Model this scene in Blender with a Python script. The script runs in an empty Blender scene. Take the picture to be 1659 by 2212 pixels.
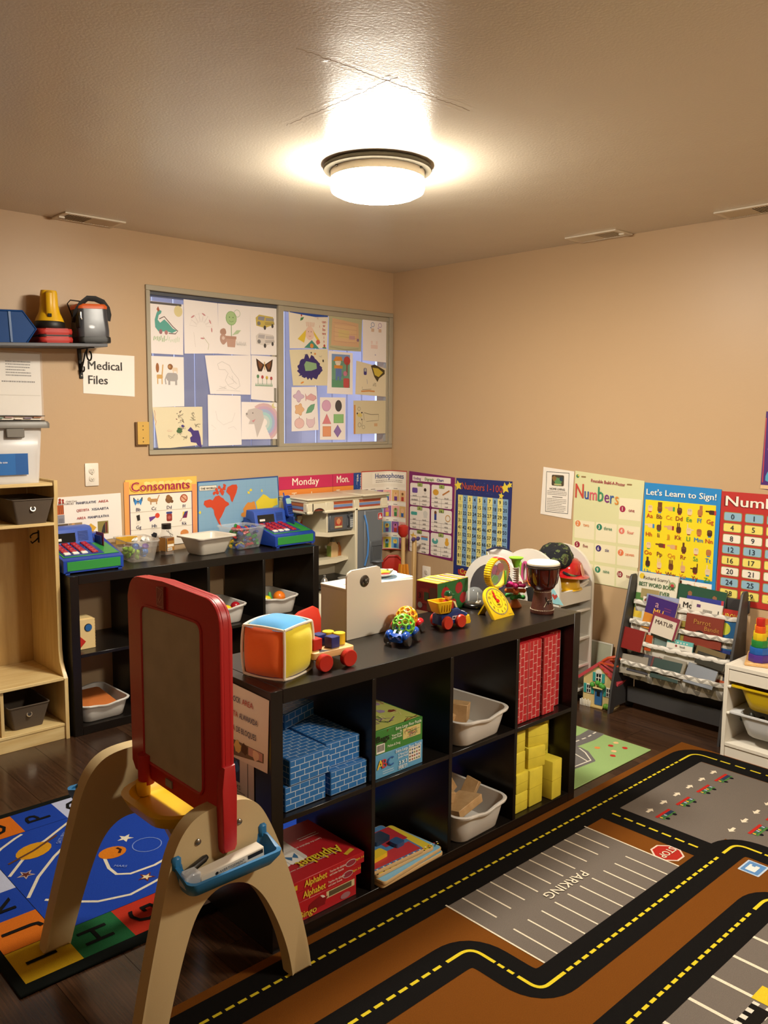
import bpy, bmesh, math, random
from mathutils import Vector, Matrix, Euler
from math import sin, cos, pi, radians, sqrt, atan2
random.seed(7)
scene = bpy.context.scene
C = scene.collection

# ------------------------------------------------------------------ camera
cam = bpy.data.cameras.new('camera'); camo = bpy.data.objects.new('camera', cam); C.objects.link(camo)
cam.sensor_fit = 'VERTICAL'; cam.sensor_height = 36.0; cam.lens = 1830.0 / 2212 * 36; cam.clip_start = .05
YAW, PITCH, ROLL = 0.81887, -0.11637, 0.00916
_d = Vector((cos(PITCH)*cos(YAW), cos(PITCH)*sin(YAW), sin(PITCH)))
_r = Vector((sin(YAW), -cos(YAW), 0)); _u = _r.cross(_d)
_r2 = _r*cos(ROLL)+_u*sin(ROLL); _u2 = _u*cos(ROLL)-_r*sin(ROLL)
camo.matrix_world = Matrix.Translation((-3.9988, -4.2069, 1.5364)) @ Matrix((_r2, _u2, -_d)).transposed().to_4x4()
scene.camera = camo
# ------------------------------------------------------------------ world (dusk outside the window), exposure
w = bpy.data.worlds.new('dusk'); scene.world = w; w.use_nodes = True
w.node_tree.nodes['Background'].inputs[0].default_value = (.56, .64, 1, 1)
w.node_tree.nodes['Background'].inputs[1].default_value = 1.5
vs = scene.view_settings
vs.view_transform = 'Standard'; vs.look = 'None'; vs.gamma = 1; vs.use_curve_mapping = False; vs.exposure = 0.18
LAMP_STRENGTH = 200.0
LAMP_COL = (1, .92, .78)

# ------------------------------------------------------------------ colours and materials
def lin(c):
    return c/12.92 if c <= .04045 else ((c+.055)/1.055)**2.4
def rgb(h):
    if isinstance(h, (tuple, list)): return tuple(h[:3])
    h = h.lstrip('#'); return tuple(lin(int(h[i:i+2], 16)/255) for i in (0, 2, 4))
MATS = {}
def M(name, col='#888888', rough=.5, metal=0, bump=0, bscale=200, spec=.5, var=0, vscale=8, coat=0, sheen=0, emit=0, trans=0, sub=0):
    if name in MATS: return MATS[name]
    m = bpy.data.materials.new(name); m.use_nodes = True; MATS[name] = m
    nt = m.node_tree; p = nt.nodes['Principled BSDF']
    c = rgb(col)
    p.inputs['Base Color'].default_value = (*c, 1); p.inputs['Roughness'].default_value = rough
    p.inputs['Metallic'].default_value = metal; p.inputs['Specular IOR Level'].default_value = spec
    p.inputs['Coat Weight'].default_value = coat; p.inputs['Sheen Weight'].default_value = sheen
    if trans: p.inputs['Transmission Weight'].default_value = trans
    if emit: p.inputs['Emission Color'].default_value = (*c, 1); p.inputs['Emission Strength'].default_value = emit
    tc = nt.nodes.new('ShaderNodeTexCoord')
    if var:
        n = nt.nodes.new('ShaderNodeTexNoise'); n.inputs['Scale'].default_value = vscale; n.inputs['Detail'].default_value = 4
        nt.links.new(tc.outputs['Object'], n.inputs['Vector'])
        mx = nt.nodes.new('ShaderNodeMixRGB'); mx.inputs[1].default_value = (*[x*(1-var) for x in c], 1); mx.inputs[2].default_value = (*[min(1, x*(1+var)) for x in c], 1)
        nt.links.new(n.outputs['Fac'], mx.inputs[0]); nt.links.new(mx.outputs[0], p.inputs['Base Color'])
    if bump:
        n = nt.nodes.new('ShaderNodeTexNoise'); n.inputs['Scale'].default_value = bscale; n.inputs['Detail'].default_value = 3
        nt.links.new(tc.outputs['Object'], n.inputs['Vector'])
        b = nt.nodes.new('ShaderNodeBump'); b.inputs['Strength'].default_value = bump; b.inputs['Distance'].default_value = .002
        nt.links.new(n.outputs['Fac'], b.inputs['Height']); nt.links.new(b.outputs[0], p.inputs['Normal'])
    return m
def clear(name, col='#ffffff', fac=.2, rough=.1):
    """thin see-through plastic or glass: transparent mixed with a glossy skin"""
    if name in MATS: return MATS[name]
    m = M(name, col, rough); nt = m.node_tree
    t = nt.nodes.new('ShaderNodeBsdfTransparent'); x = nt.nodes.new('ShaderNodeMixShader'); x.inputs[0].default_value = fac
    nt.links.new(t.outputs[0], x.inputs[1]); nt.links.new(nt.nodes['Principled BSDF'].outputs[0], x.inputs[2])
    nt.links.new(x.outputs[0], nt.nodes['Material Output'].inputs['Surface'])
    return m
def attr_mat(name, rough=.5, bump=0, bscale=300, spec=.4, coat=0, sheen=0, var=0):
    if name in MATS: return MATS[name]
    m = M(name, '#ffffff', rough, bump=bump, bscale=bscale, spec=spec, coat=coat, sheen=sheen); nt = m.node_tree
    a = nt.nodes.new('ShaderNodeAttribute'); a.attribute_name = 'Col'
    out = a.outputs['Color']
    if var:
        n = nt.nodes.new('ShaderNodeTexNoise'); n.inputs['Scale'].default_value = 420; n.inputs['Detail'].default_value = 2
        tc = nt.nodes.new('ShaderNodeTexCoord'); nt.links.new(tc.outputs['Object'], n.inputs['Vector'])
        r = nt.nodes.new('ShaderNodeMapRange'); r.inputs[3].default_value = 1-var; r.inputs[4].default_value = 1+var*.6
        nt.links.new(n.outputs['Fac'], r.inputs[0])
        mx = nt.nodes.new('ShaderNodeMixRGB'); mx.blend_type = 'MULTIPLY'; mx.inputs[0].default_value = 1
        nt.links.new(out, mx.inputs[1]); nt.links.new(r.outputs[0], mx.inputs[2]); out = mx.outputs[0]
    nt.links.new(out, nt.nodes['Principled BSDF'].inputs['Base Color'])
    return m
def wood_mat(name, c1, c2, rough=.4, scale=(1, 14, 14), rnd=False, coat=0):
    if name in MATS: return MATS[name]
    m = M(name, c1, rough, coat=coat); nt = m.node_tree; p = nt.nodes['Principled BSDF']
    tc = nt.nodes.new('ShaderNodeTexCoord'); mp = nt.nodes.new('ShaderNodeMapping'); mp.inputs['Scale'].default_value = scale
    nt.links.new(tc.outputs['Object'], mp.inputs['Vector'])
    n = nt.nodes.new('ShaderNodeTexNoise'); n.inputs['Scale'].default_value = 3; n.inputs['Detail'].default_value = 6; n.inputs['Roughness'].default_value = .65
    if rnd:
        n.noise_dimensions = '4D'; oi = nt.nodes.new('ShaderNodeObjectInfo'); ml = nt.nodes.new('ShaderNodeMath'); ml.operation = 'MULTIPLY'; ml.inputs[1].default_value = 60
        nt.links.new(oi.outputs['Random'], ml.inputs[0]); nt.links.new(ml.outputs[0], n.inputs['W'])
    nt.links.new(mp.outputs[0], n.inputs['Vector'])
    cr = nt.nodes.new('ShaderNodeValToRGB'); cr.color_ramp.elements[0].position = .32; cr.color_ramp.elements[1].position = .7
    cr.color_ramp.elements[0].color = (*rgb(c1), 1); cr.color_ramp.elements[1].color = (*rgb(c2), 1)
    nt.links.new(n.outputs['Fac'], cr.inputs[0]); out = cr.outputs[0]
    if rnd:
        r = nt.nodes.new('ShaderNodeMapRange'); r.inputs[3].default_value = .6; r.inputs[4].default_value = 1.35
        nt.links.new(oi.outputs['Random'], r.inputs[0])
        mx = nt.nodes.new('ShaderNodeMixRGB'); mx.blend_type = 'MULTIPLY'; mx.inputs[0].default_value = 1
        nt.links.new(out, mx.inputs[1]); nt.links.new(r.outputs[0], mx.inputs[2]); out = mx.outputs[0]
    nt.links.new(out, p.inputs['Base Color'])
    return m

# ------------------------------------------------------------------ mesh builder
class B:
    """collects shapes into one bmesh"""
    def __init__(s): s.bm = bmesh.new()
    def _m(s, vs, mat):
        if mat is not None: bmesh.ops.transform(s.bm, matrix=mat, verts=vs)
        return s
    def box(s, x0, y0, z0, x1, y1, z1, bev=0, seg=1, mat=None):
        r = bmesh.ops.create_cube(s.bm, size=1); vs = r['verts']
        for v in vs: v.co = Vector(((x0+x1)/2+v.co.x*(x1-x0), (y0+y1)/2+v.co.y*(y1-y0), (z0+z1)/2+v.co.z*(z1-z0)))
        if bev:
            es = list({e for v in vs for e in v.link_edges})
            g = bmesh.ops.bevel(s.bm, geom=es, offset=bev, segments=seg, profile=.5, affect='EDGES'); vs = list({v for f in g['faces'] for v in f.verts} | {v for v in vs if v.is_valid})
        return s._m(vs, mat)
    def lathe(s, prof, n=24, mat=None, cap=True, arc=2*pi, a0=0):
        """prof: list of (r,z), around z"""
        full = abs(arc-2*pi) < 1e-6; k = n if full else n+1
        rings = [[s.bm.verts.new((r*cos(a0+arc*i/n), r*sin(a0+arc*i/n), z)) for i in range(k)] for r, z in prof]
        for a, b in zip(rings, rings[1:]):
            for i in range(n):
                j = (i+1) % k
                try: s.bm.faces.new((a[i], a[j], b[j], b[i]))
                except ValueError: pass
        if cap and full:
            for ring, rev in ((rings[0], True), (rings[-1], False)):
                try: s.bm.faces.new(ring[::-1] if rev else ring)
                except ValueError: pass
        return s._m([v for r in rings for v in r], mat)
    def cyl(s, r, z0, z1, n=20, mat=None, r2=None): return s.lathe([(r, z0), (r if r2 is None else r2, z1)], n, mat)
    def prism(s, poly, h0, h1, mat=None, bev=0):
        """poly in xy, extruded in z"""
        a = [s.bm.verts.new((x, y, h0)) for x, y in poly]; b = [s.bm.verts.new((x, y, h1)) for x, y in poly]
        n = len(poly); fs = []
        for i in range(n): fs.append(s.bm.faces.new((a[i], a[(i+1) % n], b[(i+1) % n], b[i])))
        fs.append(s.bm.faces.new(a[::-1])); fs.append(s.bm.faces.new(b))
        vs = a+b
        if bev:
            es = list(set(fs[-1].edges) | set(fs[-2].edges))
            g = bmesh.ops.bevel(s.bm, geom=es, offset=bev, segments=2, profile=.5, affect='EDGES')
            vs = list({v for f in g['faces'] for v in f.verts} | {v for v in vs if v.is_valid})
        return s._m(vs, mat)
    def tube(s, pts, r, n=8, closed=False, mat=None, flat=None):
        """sweep a circle (or flat=(w,t) ellipse) along pts; r may be a list"""
        P = [Vector(p) for p in pts]; k = len(P); rings = []
        ref = None
        for i in range(k):
            t = (P[(i+1) % k]-P[i-1]) if closed else (P[min(i+1, k-1)]-P[max(i-1, 0)])
            t = t.normalized() if t.length > 1e-9 else Vector((0, 0, 1))
            if ref is None: ref = Vector((0, 0, 1)) if abs(t.z) < .9 else Vector((1, 0, 0))
            ref = (ref-t*ref.dot(t)).normalized(); q = t.cross(ref)
            rr = r[i] if isinstance(r, (list, tuple)) else r
            ra, rb = (rr, rr) if flat is None else (flat[0]/2, flat[1]/2)
            rings.append([s.bm.verts.new(P[i]+ref*(rb*cos(2*pi*j/n))+q*(ra*sin(2*pi*j/n))) for j in range(n)])
        for i in range(k if closed else k-1):
            a, b = rings[i], rings[(i+1) % k]
            for j in range(n): s.bm.faces.new((a[j], a[(j+1) % n], b[(j+1) % n], b[j]))
        if not closed:
            s.bm.faces.new(rings[0][::-1]); s.bm.faces.new(rings[-1])
        return s._m([v for g in rings for v in g], mat)
    def ball(s, c, r, u=14, v=9, sc=(1, 1, 1), mat=None):
        g = bmesh.ops.create_uvsphere(s.bm, u_segments=u, v_segments=v, radius=1)['verts']
        for q in g: q.co = Vector((c[0]+q.co.x*r*sc[0], c[1]+q.co.y*r*sc[1], c[2]+q.co.z*r*sc[2]))
        return s._m(g, mat)
    def grid(s, f, nu, nv, thick=0):
        """f(u,v) in 0..1 -> xyz"""
        V = [[s.bm.verts.new(f(i/nu, j/nv)) for j in range(nv+1)] for i in range(nu+1)]
        for i in range(nu):
            for j in range(nv): s.bm.faces.new((V[i][j], V[i+1][j], V[i+1][j+1], V[i][j+1]))
        return s
    def loft(s, loops, close_top=False, close_bot=True):
        R = [[s.bm.verts.new(p) for p in L] for L in loops]
        for a, b in zip(R, R[1:]):
            n = len(a)
            for i in range(n): s.bm.faces.new((a[i], a[(i+1) % n], b[(i+1) % n], b[i]))
        if close_bot: s.bm.faces.new(R[0][::-1])
        if close_top: s.bm.faces.new(R[-1])
        return s
    def ob(s, name, mat, parent=None, label=None, smooth=40, loc=None, rot=None, solid=0, subd=0):
        me = bpy.data.meshes.new(name)
        bmesh.ops.recalc_face_normals(s.bm, faces=s.bm.faces[:])
        s.bm.to_mesh(me); s.bm.free()
        if smooth:
            me.polygons.foreach_set('use_smooth', [True]*len(me.polygons)); me.set_sharp_from_angle(angle=radians(smooth))
        me.materials.append(mat)
        o = bpy.data.objects.new(name, me); C.objects.link(o)
        if parent is not None: o.parent = parent
        if loc: o.location = loc
        if rot: o.rotation_euler = rot
        if label: o['label'] = label
        if solid: d = o.modifiers.new('s', 'SOLIDIFY'); d.thickness = solid; d.offset = 0
        if subd: d = o.modifiers.new('d', 'SUBSURF'); d.levels = d.render_levels = subd
        return o
def thing(name, label, cat, loc=(0, 0, 0), rz=0, group=None, rot=None):
    o = bpy.data.objects.new(name, None); C.objects.link(o); o.empty_display_size = .05
    o.location = loc; o.rotation_euler = rot if rot else (0, 0, rz)
    return tag(o, label, cat, group)
def tag(o, label, cat, group=None):
    o['label'] = label; o['category'] = cat
    if group: o['group'] = group
    return o
def struct(o): o['kind'] = 'structure'; return o
def copy_tree(o, parent=None):
    c = o.copy(); C.objects.link(c); c.parent = parent
    for ch in [k for k in o.children]: copy_tree(ch, c)
    return c
def rect(w, h, r, n=4):
    """rounded rectangle outline centred on 0"""
    if r <= 0: return [(-w/2, -h/2), (w/2, -h/2), (w/2, h/2), (-w/2, h/2)]
    P = []
    for cx, cy, a in ((w/2-r, -h/2+r, -pi/2), (w/2-r, h/2-r, 0), (-w/2+r, h/2-r, pi/2), (-w/2+r, -h/2+r, pi)):
        P += [(cx+r*cos(a+pi/2*i/n), cy+r*sin(a+pi/2*i/n)) for i in range(n+1)]
    return P
def rp(pts, r, n=8):
    """round the inner corners of a polyline"""
    P = [Vector(p).to_2d() for p in pts]; out = [P[0]]
    for a, b, c in zip(P, P[1:], P[2:]):
        u = (a-b).normalized(); v = (c-b).normalized(); ang = u.angle(v)
        if ang > 3.1: out.append(b); continue
        d = min(r/math.tan(ang/2), (a-b).length*.49, (c-b).length*.49)
        p, q = b+u*d, b+v*d
        for i in range(n+1):
            t = i/n; out.append((1-t)**2*p+2*t*(1-t)*b+t*t*q)
    return [tuple(p) for p in out+[P[-1]]]
def soft(P, k=2):
    """Chaikin smoothing of an open outline"""
    for _ in range(k):
        Q = [P[0]]
        for a, b in zip(P, P[1:]): Q += [(a[0]*.75+b[0]*.25, a[1]*.75+b[1]*.25), (a[0]*.25+b[0]*.75, a[1]*.25+b[1]*.75)]
        P = Q+[P[-1]]
    return P
AX = {'x': Matrix(((0, 0, 1, 0), (1, 0, 0, 0), (0, 1, 0, 0), (0, 0, 0, 1))),   # prism drawn in (y,z), extruded along x
      'y': Matrix(((1, 0, 0, 0), (0, 0, -1, 0), (0, 1, 0, 0), (0, 0, 0, 1)))}  # prism drawn in (x,z), extruded along -y
def T(x=0, y=0, z=0, rx=0, ry=0, rz=0, s=1):
    return Matrix.Translation((x, y, z)) @ Euler((rx, ry, rz)).to_matrix().to_4x4() @ Matrix.Scale(s, 4)

# ------------------------------------------------------------------ flat print (lettering, posters, rugs)
_fc = bpy.data.curves.new('font', 'FONT'); _fo = bpy.data.objects.new('font', _fc)
_fc.resolution_u = 2; _fc.fill_mode = 'FRONT'
_tc = {}
def text_mesh(s):
    k = s
    if k not in _tc:
        _fc.body = s; _fc.size = 1
        me = bpy.data.meshes.new_from_object(_fo)
        vs = [(v.co.x, v.co.y) for v in me.vertices]; fs = [tuple(p.vertices) for p in me.polygons]
        bpy.data.meshes.remove(me)
        xs = [v[0] for v in vs] or [0]
        _tc[k] = (vs, fs, min(xs), max(xs))
    return _tc[k]
SHEETQ = {}
class Pr:
    """a flat print: coloured shapes on layers a fraction of a millimetre apart"""
    def __init__(s, step=.0004): s.V = []; s.F = []; s.K = []; s.TV = []; s.TF = []; s.TK = []; s.lay = 1; s.step = step; s.cnt = 0
    def _add(s, pts, faces, c, text=False):
        V, F, K = (s.TV, s.TF, s.TK) if text else (s.V, s.F, s.K)
        s.cnt = (s.cnt+1) % 16; o = len(V); z = (s.lay+(6 if text else 0))*s.step+s.cnt*1.2e-5
        V += [(p[0], p[1], z) for p in pts]; F += [tuple(o+i for i in f) for f in faces]; K += [rgb(c)]*len(faces)
        return s
    def up(s, n=1): s.lay += n; return s
    def poly(s, pts, c): return s._add(pts, [tuple(range(len(pts)))], c)
    def rect(s, x0, y0, x1, y1, c): return s.poly([(x0, y0), (x1, y0), (x1, y1), (x0, y1)], c)
    def rr(s, cx, cy, w, h, r, c): return s.poly([(cx+x, cy+y) for x, y in rect(w, h, r)], c)
    def circ(s, x, y, r, c, ry=None, n=16, rot=0):
        ry = ry or r
        return s.poly([(x+r*cos(2*pi*i/n)*cos(rot)-ry*sin(2*pi*i/n)*sin(rot), y+r*cos(2*pi*i/n)*sin(rot)+ry*sin(2*pi*i/n)*cos(rot)) for i in range(n)], c)
    def ring(s, x, y, r, wd, c, n=24): return s.line([(x+r*cos(2*pi*i/n), y+r*sin(2*pi*i/n)) for i in range(n+1)], wd, c)
    def star(s, x, y, r, c, rot=0, n=5, k=.42): return s.poly([(x+(r if i % 2 == 0 else r*k)*cos(pi/2+rot+pi*i/n), y+(r if i % 2 == 0 else r*k)*sin(pi/2+rot+pi*i/n)) for i in range(2*n)], c)
    def blob(s, x, y, r, c, ry=None, j=.25, n=14):
        ry = ry or r
        return s.poly([(x+r*(1+random.uniform(-j, j))*cos(2*pi*i/n), y+ry*(1+random.uniform(-j, j))*sin(2*pi*i/n)) for i in range(n)], c)
    def line(s, pts, wd, c):
        P = [Vector(p) for p in pts]; L = []; R = []
        for i, p in enumerate(P):
            t = P[min(i+1, len(P)-1)]-P[max(i-1, 0)]
            t = t.normalized() if t.length > 1e-9 else Vector((1, 0))
            n = Vector((-t.y, t.x))*wd/2; L.append(p+n); R.append(p-n)
        k = len(P); return s._add(L+R, [(i, k+i, k+i+1, i+1) for i in range(k-1)], c)
    def dash(s, pts, wd, c, on, off):
        P = [Vector(p) for p in pts]; d = 0; on_ = True; cur = [P[0]]; lim = on
        for a, b in zip(P, P[1:]):
            L = (b-a).length; pos = 0
            while d+(L-pos) > lim:
                pos += lim-d; q = a+(b-a)*(pos/L)
                if on_: cur.append(q); s.line(cur, wd, c)
                on_ = not on_; cur = [q]; d = 0; lim = on if on_ else off
            d += L-pos; cur.append(b)
        return s
    def text(s, t, x, y, size, c, al='C', bold=0, rot=0, sx=1, fit=None, jit=0):
        vs, fs, a, b = text_mesh(t)
        w = (b-a)
        if fit and w: sx = fit/(w*size)
        ox = -a-(w if al == 'R' else w/2 if al == 'C' else 0)
        cr, sr = cos(rot), sin(rot)
        pts = [((px+ox)*size*sx, py*size) for px, py in vs]
        for dx in ((0,) if not bold else (-bold*.7*size, bold*.7*size) if bold < .025 else (-bold*.7*size, 0, bold*.7*size)):
            s._add([(x+(px+dx)*cr-py*sr, y+(px+dx)*sr+py*cr) for px, py in pts], fs, c, True)
        return s
    def greek(s, x0, x1, y, n, dy, c, h=None):
        """lines of text too small to read"""
        h = h or dy*.42
        for i in range(n):
            x = x0; e = x1-(random.random()*.35*(x1-x0) if i % 4 == 3 else random.random()*.05*(x1-x0))
            while x < e:
                q = min(e, x+random.uniform(.02, .07)*(x1-x0)); s.rect(x, y-i*dy-h, q, y-i*dy, c); x = q+.012*(x1-x0)
        return s
    def _mk(s, V, F, K, name, mat, parent, f, cuts):
        if not F: return None
        me = bpy.data.meshes.new(name); me.from_pydata(V, [], F)
        me.update()
        at = me.color_attributes.new('Col', 'FLOAT_COLOR', 'CORNER')
        buf = []
        for p, k in zip(me.polygons, K): buf += [*k, 1.0]*p.loop_total
        at.data.foreach_set('color', buf)
        if cuts:
            bm = bmesh.new(); bm.from_mesh(me)
            for ax, v in cuts:
                bmesh.ops.bisect_plane(bm, geom=bm.verts[:]+bm.edges[:]+bm.faces[:], plane_co=(v, 0, 0) if ax == 'u' else (0, v, 0), plane_no=(1, 0, 0) if ax == 'u' else (0, 1, 0))
            bm.to_mesh(me); bm.free()
        if f:
            for v in me.vertices: v.co = f(v.co)
        me.materials.append(mat)
        o = bpy.data.objects.new(name, me); C.objects.link(o)
        if parent is not None: o.parent = parent
        return o
    def build(s, parent, f=None, mat=None, name='printed_face', cuts=None, bg=None):
        mat = mat or attr_mat('print', .5)
        bg = bg or (SHEETQ.get(parent.name) if parent is not None else None)
        if bg:                                   # the printed ground that carries everything else
            s.lay = .05; s.poly(bg[0], bg[1])
        o = len(s.V); s.V += s.TV; s.F += [tuple(o+i for i in q) for q in s.TF]; s.K += s.TK
        if isinstance(f, Matrix): mm = f; f = lambda v: mm @ v
        return s._mk(s.V, s.F, s.K, name, mat, parent, f, cuts)
def face(o, u, v):
    """matrix: print plane with origin o, right u, up v"""
    u = Vector(u).normalized(); v = Vector(v).normalized(); n = u.cross(v)
    return Matrix(((u.x, v.x, n.x, o[0]), (u.y, v.y, n.y, o[1]), (u.z, v.z, n.z, o[2]), (0, 0, 0, 1)))
LEFTW = lambda x, y, z: face((x, y, z), (1, 0, 0), (0, 0, 1))      # facing -y
RIGHTW = lambda x, y, z: face((x, y, z), (0, -1, 0), (0, 0, 1))    # facing -x
FLOOR = lambda x, y, z: face((x, y, z), (1, 0, 0), (0, 1, 0))
def sheet(name, label, cat, m, w, h, col='#f2ede6', th=.0012, group=None, quad=None, rough=.5, curl=0):
    """a sheet of paper or card on plane m; returns the object (print goes on m)"""
    b = B(); q = quad or [(0, 0), (w, 0), (w, h), (0, h)]
    b.prism(q, -th, 0, mat=m)
    o = b.ob(name, M('paper_'+col, col, rough), smooth=0); SHEETQ[o.name] = (q, col)
    return tag(o, label, cat, group)
# ================================================================== the room
H = 2.4626; X0 = -5.3; Y0 = -5.6
def wall_material(name, c, rough, bump, spec=.35):
    m = M(name, c, rough, bump=bump, bscale=90, spec=spec, var=.04, vscale=1.2); return m
WALL = wall_material('tan wall paint', '#c0a17c', .42, .12)
b = B()
wx0, wx1, wz0, wz1 = -1.784, -.030, 1.322, 2.176
b.box(X0-.12, 0, 0, wx0, .12, H).box(wx1, 0, 0, .12, .12, H).box(wx0, 0, 0, wx1, .12, wz0).box(wx0, 0, wz1, wx1, .12, H)
struct(b.ob('wall_left', WALL, smooth=0))
struct(B().box(0, Y0-.12, 0, .12, 0, H).ob('wall_right', WALL, smooth=0))
struct(B().box(X0-.12, Y0-.12, 0, 0, Y0, H).ob('wall_back', WALL, smooth=0))
struct(B().box(X0-.12, Y0, 0, X0, 0, H).ob('wall_side', WALL, smooth=0))
# ceiling: glossy hand-textured plaster with a few cracks
cm = M('ceiling paint', '#dacfbb', .27, spec=.5); nt = cm.node_tree; pb = nt.nodes['Principled BSDF']
tc = nt.nodes.new('ShaderNodeTexCoord')
n1 = nt.nodes.new('ShaderNodeTexNoise'); n1.inputs['Scale'].default_value = 110; n1.inputs['Detail'].default_value = 5
n2 = nt.nodes.new('ShaderNodeTexNoise'); n2.inputs['Scale'].default_value = 2.2; n2.inputs['Detail'].default_value = 2
ad = nt.nodes.new('ShaderNodeMath'); ad.operation = 'MULTIPLY_ADD'; ad.inputs[1].default_value = .15
nt.links.new(tc.outputs['Object'], n1.inputs['Vector']); nt.links.new(tc.outputs['Object'], n2.inputs['Vector'])
nt.links.new(n1.outputs['Fac'], ad.inputs[0]); nt.links.new(n2.outputs['Fac'], ad.inputs[2])
bp = nt.nodes.new('ShaderNodeBump'); bp.inputs['Strength'].default_value = .42; bp.inputs['Distance'].default_value = .012
nt.links.new(ad.outputs[0], bp.inputs['Height']); nt.links.new(bp.outputs[0], pb.inputs['Normal'])
ceil = struct(B().box(X0-.12, Y0-.12, H, .12, .12, H+.1).ob('ceiling', cm, smooth=0))
for k, (p, q, seed) in enumerate((((-2.6, -2.372), (-1.95, -2.385), 1), ((-2.272, -1.88), (-2.29, -2.42), 2))):   # raised tape seams with hairline cracks
    random.seed(seed); P = []
    for i in range(60):
        t = i/59; P.append((p[0]+(q[0]-p[0])*t+random.uniform(-.005, .005), p[1]+(q[1]-p[1])*t+random.uniform(-.005, .005), H))
    B().tube(P, .0005, 5).ob('ceiling_crack', M('crack', '#8d7a60', .7), ceil)
    dx, dy = (0, .022) if k == 0 else (.022, 0)
    for s_ in (-1, 1): B().tube([(x+dx*s_+random.uniform(-.003, .003), y+dy*s_+random.uniform(-.003, .003), H+.0006) for x, y, z in P], .01, 8, flat=(.03, .0015)).ob('tape_seam', cm, ceil)
# floor of dark laminate planks running along y
fl = struct(B().box(X0-.12, Y0-.12, -.05, .12, .12, -.008).ob('floor', M('underlay', '#1a120c', .8), smooth=0))
PL = wood_mat('dark laminate', '#241710', '#4c3322', .22, (9, .9, 9), rnd=True)
pw, pl_ = .192, 1.28
me0 = None; row = 0; x = X0
while x < .0:
    y = Y0-random.uniform(0, pl_)
    while y < 0:
        ya, yb = max(y, Y0), min(y+pl_, 0); xb = min(x+pw, 0)
        if yb-ya > .02:
            if me0 is None:
                o = B().box(-.5, -.5, -.008, .5, .5, 0).ob('plank', PL, fl, smooth=0); me0 = o.data
            else:
                o = bpy.data.objects.new('plank', me0); C.objects.link(o); o.parent = fl
            o.location = ((x+xb)/2, (ya+yb)/2, 0); o.scale = (xb-x-.0012, yb-ya-.0014, 1)
        y += pl_
    x += pw
# ------------------------------------------------------------------ window with sliding sashes
win = struct(bpy.data.objects.new('window_1', None)); C.objects.link(win)
ALU = M('putty painted aluminium', '#a69c86', .45, metal=.0, spec=.5, var=.06)
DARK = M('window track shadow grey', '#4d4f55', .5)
def bar(nm, x0, z0, x1, z1, y0, y1, m=ALU): return B().box(x0, y0, z0, x1, y1, z1, .002).ob(nm, m, win)
bar('frame_top', -1.806, 2.170, -.006, 2.198, -.012, .05); bar('frame_bottom', -1.806, 1.300, -.006, 1.326, -.012, .05)
bar('frame_side', -1.806, 1.326, -1.782, 2.170, -.012, .05); bar('frame_side', -.036, 1.326, -.006, 2.170, -.012, .05)
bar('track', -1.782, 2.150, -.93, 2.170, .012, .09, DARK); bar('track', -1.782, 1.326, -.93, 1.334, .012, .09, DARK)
bar('mullion', -.945, 1.326, -.905, 2.170, -.004, .05)
bar('sash_stile', -.975, 1.334, -.950, 2.150, .02, .045); bar('sash_latch', -.965, 1.60, -.952, 1.68, .010, .022, M('latch', '#8a8578', .4))
bar('sash_rail', -.905, 1.326, -.036, 1.345, .0, .03); bar('sash_rail', -.905, 2.14, -.036, 2.170, .0, .03)
bar('sash_stile', -.055, 1.345, -.036, 2.14, .0, .03)
GL = clear('window glass', '#dfe6ee', .06, .02)
B().box(-1.78, .030, 1.334, -.96, .034, 2.150).ob('pane', GL, win); B().box(-.905, .014, 1.345, -.055, .018, 2.14).ob('pane', GL, win)
fence = thing('board_fence', 'pale board fence seen outside through the window', 'fence', (0, .75, 0))
FM = M('weathered boards', '#bdbbc8', .8, var=.2, vscale=3); fb = None
for i in range(22):
    if fb is None: fb = B().box(-.068, -.01, .2, .068, .01, 2.6, .003).ob('board', FM, fence)
    else:
        o = fb.copy(); C.objects.link(o); fb2 = o
    (fb if i == 0 else o).location = (-2.6+.145*i, random.uniform(-.01, .01), 0)
# ------------------------------------------------------------------ ceiling vents
def vent(label, x, y, along_x, L=.305, Wd=.165):
    t = thing('ceiling_vent', label, 'vent', (x, y, H), 0 if along_x else pi/2, 'ceiling vents')
    VM = M('vent enamel', '#e2d6c0', .4); DK = M('vent dark', '#15110d', .7)
    b = B(); f = .022
    for x0, y0, x1, y1 in ((-L/2, -Wd/2, L/2, -Wd/2+f), (-L/2, Wd/2-f, L/2, Wd/2), (-L/2, -Wd/2+f, -L/2+f, Wd/2-f), (L/2-f, -Wd/2+f, L/2, Wd/2-f)): b.box(x0, y0, -.008, x1, y1, 0, .002)
    b.ob('frame', VM, t)
    B().box(-L/2+f, -Wd/2+f, -.002, L/2-f, Wd/2-f, 0).ob('opening', DK, t)
    n = 22; s0 = None
    for i in range(n):
        px = -L/2+f+(i+.5)*(L-2*f)/n
        if s0 is None: s0 = B().box(-.0012, -Wd/2+f, -.005, .0012, Wd/2-f, .005).ob('slat', VM, t); o = s0
        else: o = s0.copy(); C.objects.link(o); o.parent = t
        o.location = (px, 0, -.004); o.rotation_euler = (0, radians(55 if i < n/2 else -55), 0)
    B().box(-L/2-.0, -.006, -.016, -L/2+.03, .006, -.006, .002).ob('damper_lever', VM, t)
vent('white ceiling vent above the window wall on the left', -2.14, -.092, True)
vent('white ceiling vent above the right wall, nearer the corner', -.09, -1.64, False)
vent('white ceiling vent above the right wall at the edge of the photo', -.085, -2.45, False)
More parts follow.
